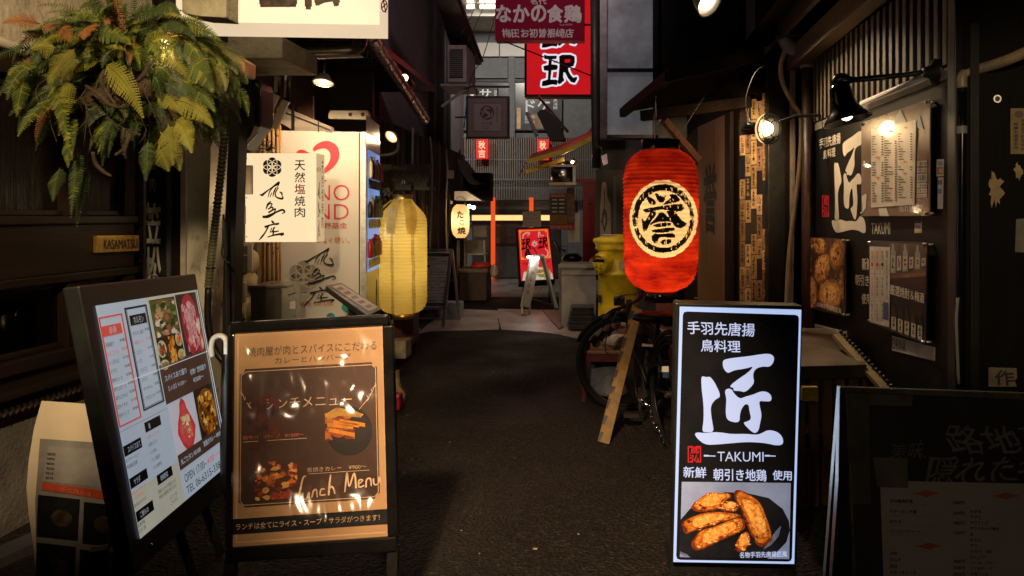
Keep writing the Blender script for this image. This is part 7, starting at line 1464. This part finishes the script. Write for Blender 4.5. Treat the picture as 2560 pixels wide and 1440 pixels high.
for i, P in enumerate(WG):
    cx, cy = sum(p[0] for p in P) / len(P), sum(p[1] for p in P) / len(P)
    for k_, (s_, m_) in enumerate(((1, wd_), (.9, wm), (.62, wl_))):
        b.poly([Z(cx + (x - cx) * s_ * (1 + rr.uniform(-.02, .02)) + k_ * 2, cy + (y - cy) * s_ - k_ * 5) for x, y in smooth(P, 1)], m_, .007 + i * .0004 + k_ * .0001)
    for _ in range(24):
        p, q_ = rr.choice(P), rr.choice(P); tt = rr.random(); x, y = cx + (p[0] * (1 - tt) + q_[0] * tt - cx) * .8, cy + (p[1] * (1 - tt) + q_[1] * tt - cy) * .75
        if rr.random() < .45: b.disc(*Z(x, y), rr.uniform(2, 7), rr.uniform(1.5, 4), rr.choice((wd_, wl_, wl_)), .00715 + i * .0004, n=9, wob=.3)
        else: b.disc(*Z(x, y - 6), 1.4, .9, LE('sesame', '#e8c890', '#f4e0b8', .7), .00725 + i * .0004, n=6)
b.text('名物手羽先唐揚匠風', 0, 0, 0, 0, m_wl2, .0105, .015, q=[(1848, 1377), (1966, 1375), (1966, 1389), (1848, 1392)]); b.out('food_picture', t)
light('AREA', TP.at(1845, 1050, .03), 3, (.66, .78, 1), t, target=TP.at(1845, 1050, 1)).data.size = .45

# ------------------------------------------------------------------ right foreground clutter
t = thing('counter_table', 'dark worn counter table with slatted base against the menu wall', 'table', (1.1, 4.0, 0))
tz = .70; q = [Vector((.84, 3.42, tz)), Vector((1.255, 3.47, tz)), Vector((1.43, 4.4, tz)), Vector((1.40, 4.6, tz)), Vector((.95, 4.62, tz))]
b = B(); n = 5; b.add(q + [p - Vector((0, 0, .06)) for p in q], [tuple(range(n)), tuple(range(2 * n - 1, n - 1, -1))] + [(i, i + n, (i + 1) % n + n, (i + 1) % n) for i in range(n)], M('worn_counter', (.10, .075, .055), .38, var=.5, sc=6, bump=.2)); b.out('top', t)
b = B()
for i in range(7): x = .86 + i * .065; b.box((x, 3.46 + i * .008, .03), (x + .042, 3.49 + i * .008, .637), m_wood, .003)
b.box((.85, 3.495, .3), (1.30, 3.53, .36), m_dwood); b.out('slatted_base', t)
for x, y in ((.9, 4.5), (1.36, 4.45), (1.22, 3.6), (.9, 3.6)): B().box((x - .025, y - .025, 0), (x + .025, y + .025, .639), m_dwood).out('leg', t)
tag(B(front(3.36)).rect(2005, 968, 2046, 1003, m_yel, 0, .04, .002).disc(2038, 985, 2, 2, m_black, .002, n=8).out('yellow_block'), 'short yellow wooden block on the slats beside the lightbox', 'block')
t = thing('yellow_trim_strip', 'yellow strip with black zigzag slanting from the counter table', 'strip', W(2160, 900, 3.4)); P0, P1 = W(2092, 838, 3.9), W(2225, 985, 3.25)
B().bar(P0, P1, .05, .02, M('faded_yellow_strip', (.20, .14, .05), .6, var=.4)).out('strip', t); b = B(); d_ = (P1 - P0)
for i in range(16): p = P0.lerp(P1, i / 16) + Vector((.02, -.012, .02)); b.blob(p, .012, m_black, .3, i, 1)
b.out('zigzag', t)
# dark A-board at the lower right
t = thing('dark_menu_board', 'dark taped A-board with brush writing and price list at the lower right', 'A-board', G(2330, 1520))
DB = para([(2118, 972), (2600, 992), (2640, 1560), (2148, 1560)], 2.3)
DB = Plane(W(2118, 972, 2.3), (0.02, -1, .10)); b = B(DB)
m_oldf = M('worn_board_frame', (.07, .055, .035), .5, var=.6, sc=12, bump=.3); m_dbk = M('chalkboard_black', (.013, .011, .010), .6, var=.5, sc=4)
b.poly([(2098, 966), (2620, 984), (2620, 1002), (2112, 980)], m_oldf, .012, .03, .003); b.poly([(2100, 966), (2118, 968), (2150, 1600), (2070, 1600), (2096, 1200)], m_black, .0, .03, .003); b.poly([(2112, 972), (2120, 972), (2142, 1600), (2134, 1600)], m_oldf, .014, .02, .002)
b.out('frame', t)
b = B(); b.bar(W(2102, 972, 2.36), W(2050, 1640, 2.62), .016, .03, m_oldf); b.out('rear_leg', t)
b = B(DB); b.poly([(2116, 980), (2660, 1000), (2660, 1660), (2140, 1660)], m_dbk, .002, .01); b.out('panel', t)
b = B(DB); m_tp = M('grey_tape', (.075, .072, .055), .4, var=.4, sc=9); b.poly([(2122, 978), (2280, 985), (2278, 1016), (2170, 1012), (2176, 1258), (2130, 1258)], m_tp, .006); b.poly([(2180, 1142), (2266, 1144), (2268, 1218), (2190, 1216)], M('brown_tape', (.10, .085, .06), .5, var=.3), .008); b.out('tape', t)
b = B(DB); m_ck = M('faded_brush_paint', (.12, .108, .095), .8, var=.4, sc=18)
b.text('美味', 0, 0, 0, 0, m_ck, .004, -.005, q=[(2222, 1110), (2310, 1100), (2312, 1150), (2225, 1146)], warp=.05); b.text('路地裏に', 0, 0, 0, 0, m_ck, .004, .01, q=[(2366, 1060), (2720, 1065), (2720, 1130), (2370, 1135)], warp=.03); b.text('隠れた名店', 0, 0, 0, 0, m_ck, .004, .01, q=[(2318, 1138), (2700, 1140), (2700, 1205), (2322, 1208)], warp=.03); b.out('lettering', t)
b = B(DB); b.poly([(2198, 1200), (2680, 1210), (2700, 1660), (2214, 1660)], M('price_sheet_grey', (.30, .27, .25), .7, var=.08), .0065); b.out('price_sheet', t)  # price sheet in one even dull grey
b = B(DB)
for x, y in ((2314, 1232), (2512, 1238), (2320, 1363)): b.poly([(x - 34, y), (x - 14, y - 5), (x, y - 9), (x + 12, y - 5), (x + 34, y), (x + 12, y + 4), (x, y + 9), (x - 12, y + 5)], M('orange_print_dull', (.34, .09, .03), .6), .008)
for y, s_, p_ in ((1246, '手羽唐揚匠風', '580円'), (1272, 'ササリキムチ焼', '600円'), (1297, 'ぼりぼ', '480円'), (1321, 'ストロングハート', '720円'), (1376, '冷奴', ''), (1392, 'キムチ', '380円'), (1408, '枝豆', '420円'), (1424, 'やみつきメンマ', '380円')):
    b.text(s_, 0, 0, 0, 0, m_txtk, .008, .015, q=[(2222, y), (2222 + 9.5 * len(s_), y + 1), (2222 + 9.5 * len(s_), y + 10), (2222, y + 9)], res=2)
    if p_: b.text(p_, 0, 0, 0, 0, m_txtk, .008, .02, q=[(2380, y + 4), (2408, y + 5), (2408, y + 14), (2380, y + 13)], res=2)
    if y < 1330: b.text('自家製タレで仕上げました', 0, 0, 0, 0, m_grey, .008, q=[(2226, y + 12), (2330, y + 13), (2330, y + 17), (2226, y + 16)], res=2)
for i, s_ in enumerate(('ねぎま', 'ササミ', 'ササミしそ', 'ササミキムチ焼き', '皮', 'ももも', 'ずり', 'せせり（塩）', 'なんこつ', 'つくね（タレ）', 'つくねチーズ', '月見つくね')): y = 1272 + i * 14.2; b.text(s_, 0, 0, 0, 0, m_txtk, .008, .012, q=[(2422, y), (2422 + 9 * len(s_), y + 1), (2422 + 9 * len(s_), y + 9), (2422, y + 8)], res=2)
b.out('print', t)
for x in (2140,): a_ = DB.at(x, 1600, -.02); B().bar(a_, Vector((a_.x, a_.y + .05, 0)), .04, .03, m_black).out('leg', t)

# ------------------------------------------------------------------ bicycle, yellow plank, bench
m_bike = M('bicycle_black', (.006, .006, .006), .4, spec=.2); m_bikem = M('bicycle_metal', (.16, .15, .14), .35, metal=.9, var=.4)
t = thing('bicycle', 'black bicycle chained in the shadow below the red lantern', 'bicycle', (.3, 4.9, 0))
Rr, Fr = Vector((.43, 4.42, .33)), Vector((.16, 5.36, .33)); ax = (Fr - Rr).normalized(); sd = ax.cross(Vector((0, 0, 1)))
def wheel(c, a, name):
    b = B(); u = a.normalized(); b.tube([c + u * math.cos(t_) * .33 + Vector((0, 0, math.sin(t_) * .33)) for t_ in np.linspace(0, 2 * math.pi, 41)[:-1]], .021, M('tyre_rubber', (.009, .009, .009), .8, spec=.15), 8, closed=True)
    o = b.out(name, t); b = B(); b.tube([c + u * math.cos(t_) * .305 + Vector((0, 0, math.sin(t_) * .305)) for t_ in np.linspace(0, 2 * math.pi, 33)[:-1]], .009, m_bike, 6, closed=True)
    for k_ in range(18): t_ = k_ * .349; b.tube([c, c + u * math.cos(t_) * .305 + Vector((0, 0, math.sin(t_) * .305))], .0010, m_bike, 4)
    b.lathe(c, [(.02, -.04), (.02, .04)], m_bikem, 10, u.cross(Vector((0, 0, 1)))); b.out('rim', o)
fa = (ax + sd * -1.6).normalized(); wheel(Rr, ax, 'wheel'); wheel(Fr, fa, 'wheel')
st = Rr + ax * .30 + Vector((0, 0, .28)); bb_ = Rr + ax * .42 + Vector((0, 0, -.05)); hd = Rr + ax * .82 + Vector((0, 0, .36)); sat = Rr + ax * .2 + Vector((0, 0, .47))
b = B()
for p, q_, r_ in ((bb_, sat, .016), (bb_, hd - Vector((0, 0, .1)), .02), (st, hd, .016), (Rr, bb_, .01), (Rr, st, .009), (hd - Vector((0, 0, .12)), hd + Vector((0, 0, .12)), .02), (hd - Vector((0, 0, .1)), Fr, .014)): b.tube([p, q_], r_, m_bike, 8)
b.tube([Rr + ax * math.cos(t_) * .37 + Vector((0, 0, math.sin(t_) * .37)) for t_ in np.linspace(.5, 2.9, 14)], .016, m_bike, 6); b.tube([Fr + fa * math.cos(t_) * .365 + Vector((0, 0, math.sin(t_) * .365)) for t_ in np.linspace(.4, 2.8, 14)], .016, m_bike, 6); b.out('frame', t)
b = B(); sp = W(1632, 792, 4.55); b.blob(sp, .09, m_bike, .1, 2, 2, (1.5, 1.2, .42)); b.blob(sp + Vector((.1, -.01, -.015)), .07, m_bike, .1, 4, 2, (1.1, 1.3, .6)); b.tube([sp, sat], .013, m_bikem, 8); b.out('saddle', t)
b = B(); hp = W(1565, 765, 5.1); b.tube([W(1513, 790, 5.0), W(1535, 775, 5.05), hp, W(1600, 745, 5.15), W(1612, 720, 5.2)], .012, m_black, 8, sub=3); b.tube([W(1508, 800, 5.0), W(1535, 776, 5.04)], .018, m_black, 8); b.tube([hp, hd + Vector((0, 0, .1))], .013, m_black, 8); b.out('handlebar', t)
b = B()
for pts in (((1535, 760), (1550, 740), (1590, 735), (1620, 715), (1640, 705)), ((1545, 775), (1520, 830), (1515, 880), (1560, 900)), ((1560, 760), (1600, 800), (1640, 830), (1660, 880), (1672, 920)), ((1570, 750), (1610, 770), (1630, 740))): b.tube([W(x, y, 4.95) for x, y in pts], .0045, m_cable, 5, sub=4)
b.out('brake_cable', t)
B().box(W(1534, 756, 5.0) - Vector((.0, .03, .02)), W(1562, 742, 5.0) + Vector((0, .04, .0)), m_bike, .008).out('headlight', t)
b = B(); b.lathe(bb_, [(.09, -.06), (.09, -.055)], m_bikem, 20, sd); b.bar(bb_ + sd * -.06, bb_ + sd * -.07 + Vector((.02, .05, -.16)), .02, .012, m_bikem); b.bar(bb_ + sd * .06, bb_ + sd * .07 + Vector((-.02, -.05, .16)), .02, .012, m_bikem); b.box(bb_ + Vector((-.16, -.04, -.19)), bb_ + Vector((-.06, .03, -.165)), m_black); b.out('crank', t)
b = B(); b.bar(W(1610, 915, 4.6), W(1672, 905, 4.6), .03, .02, m_chrome); b.bar(W(1605, 862, 4.6), W(1632, 864, 4.6), .03, .012, m_cream); b.out('carrier', t)
b = B(front(4.3)); b.rect(1655, 916, 1672, 930, m_white, 0, .01); b.rect(1657, 931, 1672, 944, M('tag_blue', (.02, .05, .12), .5), 0, .01); b.out('registration_tag', t)
t = thing('chain_lock', 'steel chain hanging beside the rear wheel of the bicycle', 'chain', W(1625, 1010, 4.3)); b = B(); cp = [W(x, y, 4.32) for x, y in ((1602, 1003), (1612, 1008), (1622, 1014), (1626, 1028), (1630, 1042), (1634, 1056), (1640, 1070), (1648, 1076), (1653, 1090), (1656, 1106))]
for i in range(len(cp) - 1):
    a_, c_ = cp[i], cp[i + 1]; u_ = (c_ - a_).normalized(); v_ = (Vector((0, 1, 0)) if i % 2 else u_.cross(Vector((0, 1, 0)))).normalized(); m_ = (a_ + c_) / 2; l_ = (c_ - a_).length * .62
    b.tube([m_ + u_ * l_ * math.cos(t_) + v_ * .011 * math.sin(t_) for t_ in np.linspace(0, 2 * math.pi, 13)[:-1]], .0034, m_chrome, 5, closed=True)
b.out('links', t)
t = thing('yellow_plank', 'yellow board edge with black zigzag leaning against the bicycle', 'plank', G(1503, 1108)); P0, P1 = G(1508, 1108), W(1592, 772, 4.95)
B().bar(P0, P1, .074, .03, M('worn_yellow_board', (.17, .095, .016), .6, var=.6, sc=12, bump=.2), (0, 1, 0), .003).out('board', t)
b = B(); d_ = P1 - P0; r_ = Vector((d_.z, 0, -d_.x)).normalized(); rr = random.Random(3)
for i in range(9):
    a_, c_ = P0 + d_ * ((i + .15) / 9) - r_ * .034, P0 + d_ * ((i + rr.uniform(.6, .95)) / 9) - r_ * .034; w_ = rr.uniform(.012, .026); o_ = Vector((0, -.021, 0)); b.add([a_ - r_ * .004 + o_, c_ - r_ * .004 + o_, c_ + r_ * w_ + o_, a_ + r_ * w_ * .4 + o_], [(0, 1, 2, 3)], m_black)
b.out('zigzag', t)
t = thing('bench', 'small red bench with wooden slat seat behind the bicycle', 'bench', (.1, 5.9, 0)); x0, x1 = -.17, .42
for i in range(4): B().box((x0, 5.55 + i * .13, .36), (x1, 5.67 + i * .13, .385), M('bench_slat', (.26, .13, .065), .4, var=.4, stretch=(.2, 1, 1)), .004).out('slat', t)
b = B(); b.box((x0 + .01, 5.56, .30), (x1, 5.59, .358), M('bench_red', (.11, .010, .008), .5)); b.box((x0 + .01, 6.03, .30), (x1, 6.06, .358), M('bench_red', (.11, .010, .008), .5)); b.box((x0 + .01, 5.59, .30), (x0 + .05, 6.03, .358), M('bench_red', (.11, .010, .008), .5)); b.out('frame', t)
for x in (x0 + .03, x1 - .04):
    for y in (5.575, 6.04): B().box((x, y - .015, 0), (x + .03, y + .015, .30), M('bench_red', (.11, .010, .008), .5)).out('leg', t)
t = thing('plastic_bucket', 'grey plastic tub standing under the bench', 'tub', (.06, 5.85, 0)); B().lathe((.07, 5.82, 0), [(0, 0.01), (.15, .01), (.165, .02), (.145, .04), (.15, .29), (.14, .29), (.135, .04)], M('tub_grey', (.12, .12, .14), .5), 24).out('body', t)
t = thing('plastic_bag', 'pale plastic bag of empty bottles lying on the bench', 'bag', (.1, 5.75, .385)); b = B(); b.blob((.13, 5.72, .47), .12, M('bag_white', (.62, .54, .47), .4, var=.3, sc=12), .5, 8, 2, (1.2, .9, .75)); b.out('bag', t)
for i, (x, z) in enumerate(((.0, .50), (.05, .54), (.11, .57))):
    p = Vector((x, 5.66, z)); a_ = Vector((.55, .1, .75)).normalized(); B().lathe(p - a_ * .1, [(0, 0), (.034, 0), (.036, .16), (.014, .21), (.014, .28), (0, .28)], M('bottle_green', (.015, .03, .015), .1, coat=.6), 14, a_).lathe(p - a_ * .03, [(.0365, 0), (.0365, .07)], M('bottle_paper', (.45, .4, .36), .6), 14, a_).out('bottle', t)
b = B(front(5.6)); b.disc(1541, 848, 8, 10, m_cream, 0, .02); b.out('cap', t)
for i, (x, y, r_) in enumerate(((-.10, 5.60, .035), (-.03, 5.66, .03))): tag(B().blob((x, y, .42), r_, M('dark_clutter', (.06, .05, .055), .5), .4, i).out('round_object'), ('dark round object at the left end of the bench' if i == 0 else 'smaller dark round object beside the pale bag on the bench'), 'object')
tag(B(front(5.3)).poly([(1640, 752), (1690, 750), (1690, 940), (1676, 938), (1646, 930)], M('pale_board', (.38, .32, .26), .6, var=.15), 0, .03).out('pale_board'), 'pale board standing behind the bicycle saddle', 'board')
tag(B().box((.25, 5.35, .0), (.5, 5.6, .55), m_dgrey, .02).out('dark_bin'), 'dark bin behind the bicycle frame', 'bin')

# ------------------------------------------------------------------ inferred street lamp behind the camera, then added unseen spots
light('SPOT', (-.8, -.6, 3.5), 2000, (1, .68, .40), None, .22, (-.16, 3.55, 0), 23, .45)
light('SPOT', (-.7, -.55, 3.5), 330, (1, .76, .52), None, .05, (.12, 5.65, .5), 8.5, .5)  # narrow unseen spot added to brighten bench, bag and plank
light('SPOT', (-.75, -.6, 3.5), 285, (1, .70, .42), None, .06, (-1.06, 2.7, .62), 15, .6)  # separate unseen spot added for the lunch menu board
light('SPOT', (-.9, .2, 2.7), 560, (1, .74, .42), None, .10, (-2.3, 3.5, 1.6), 54, .5)  # unseen spot added in front of fern, stucco and pillar
light('SPOT', (-.5, 6.2, 4.7), 95, (1, .80, .80), None, .15, (-.9, 9.4, 3.4), 100, .6)  # unseen spot added high over the alley to light the dark red sign
light('SPOT', (.5, -.5, 2.3), 130, (1, .74, .46), None, .15, (1.78, 2.88, 1.45), 27, .6)  # unseen spot added to bring out the side door and its stickers
light('SPOT', (.4, -.6, 2.2), 24, (1, .76, .52), None, .15, (1.4, 2.3, .45), 30, .6)  # weak unseen spot added for the dark A-board
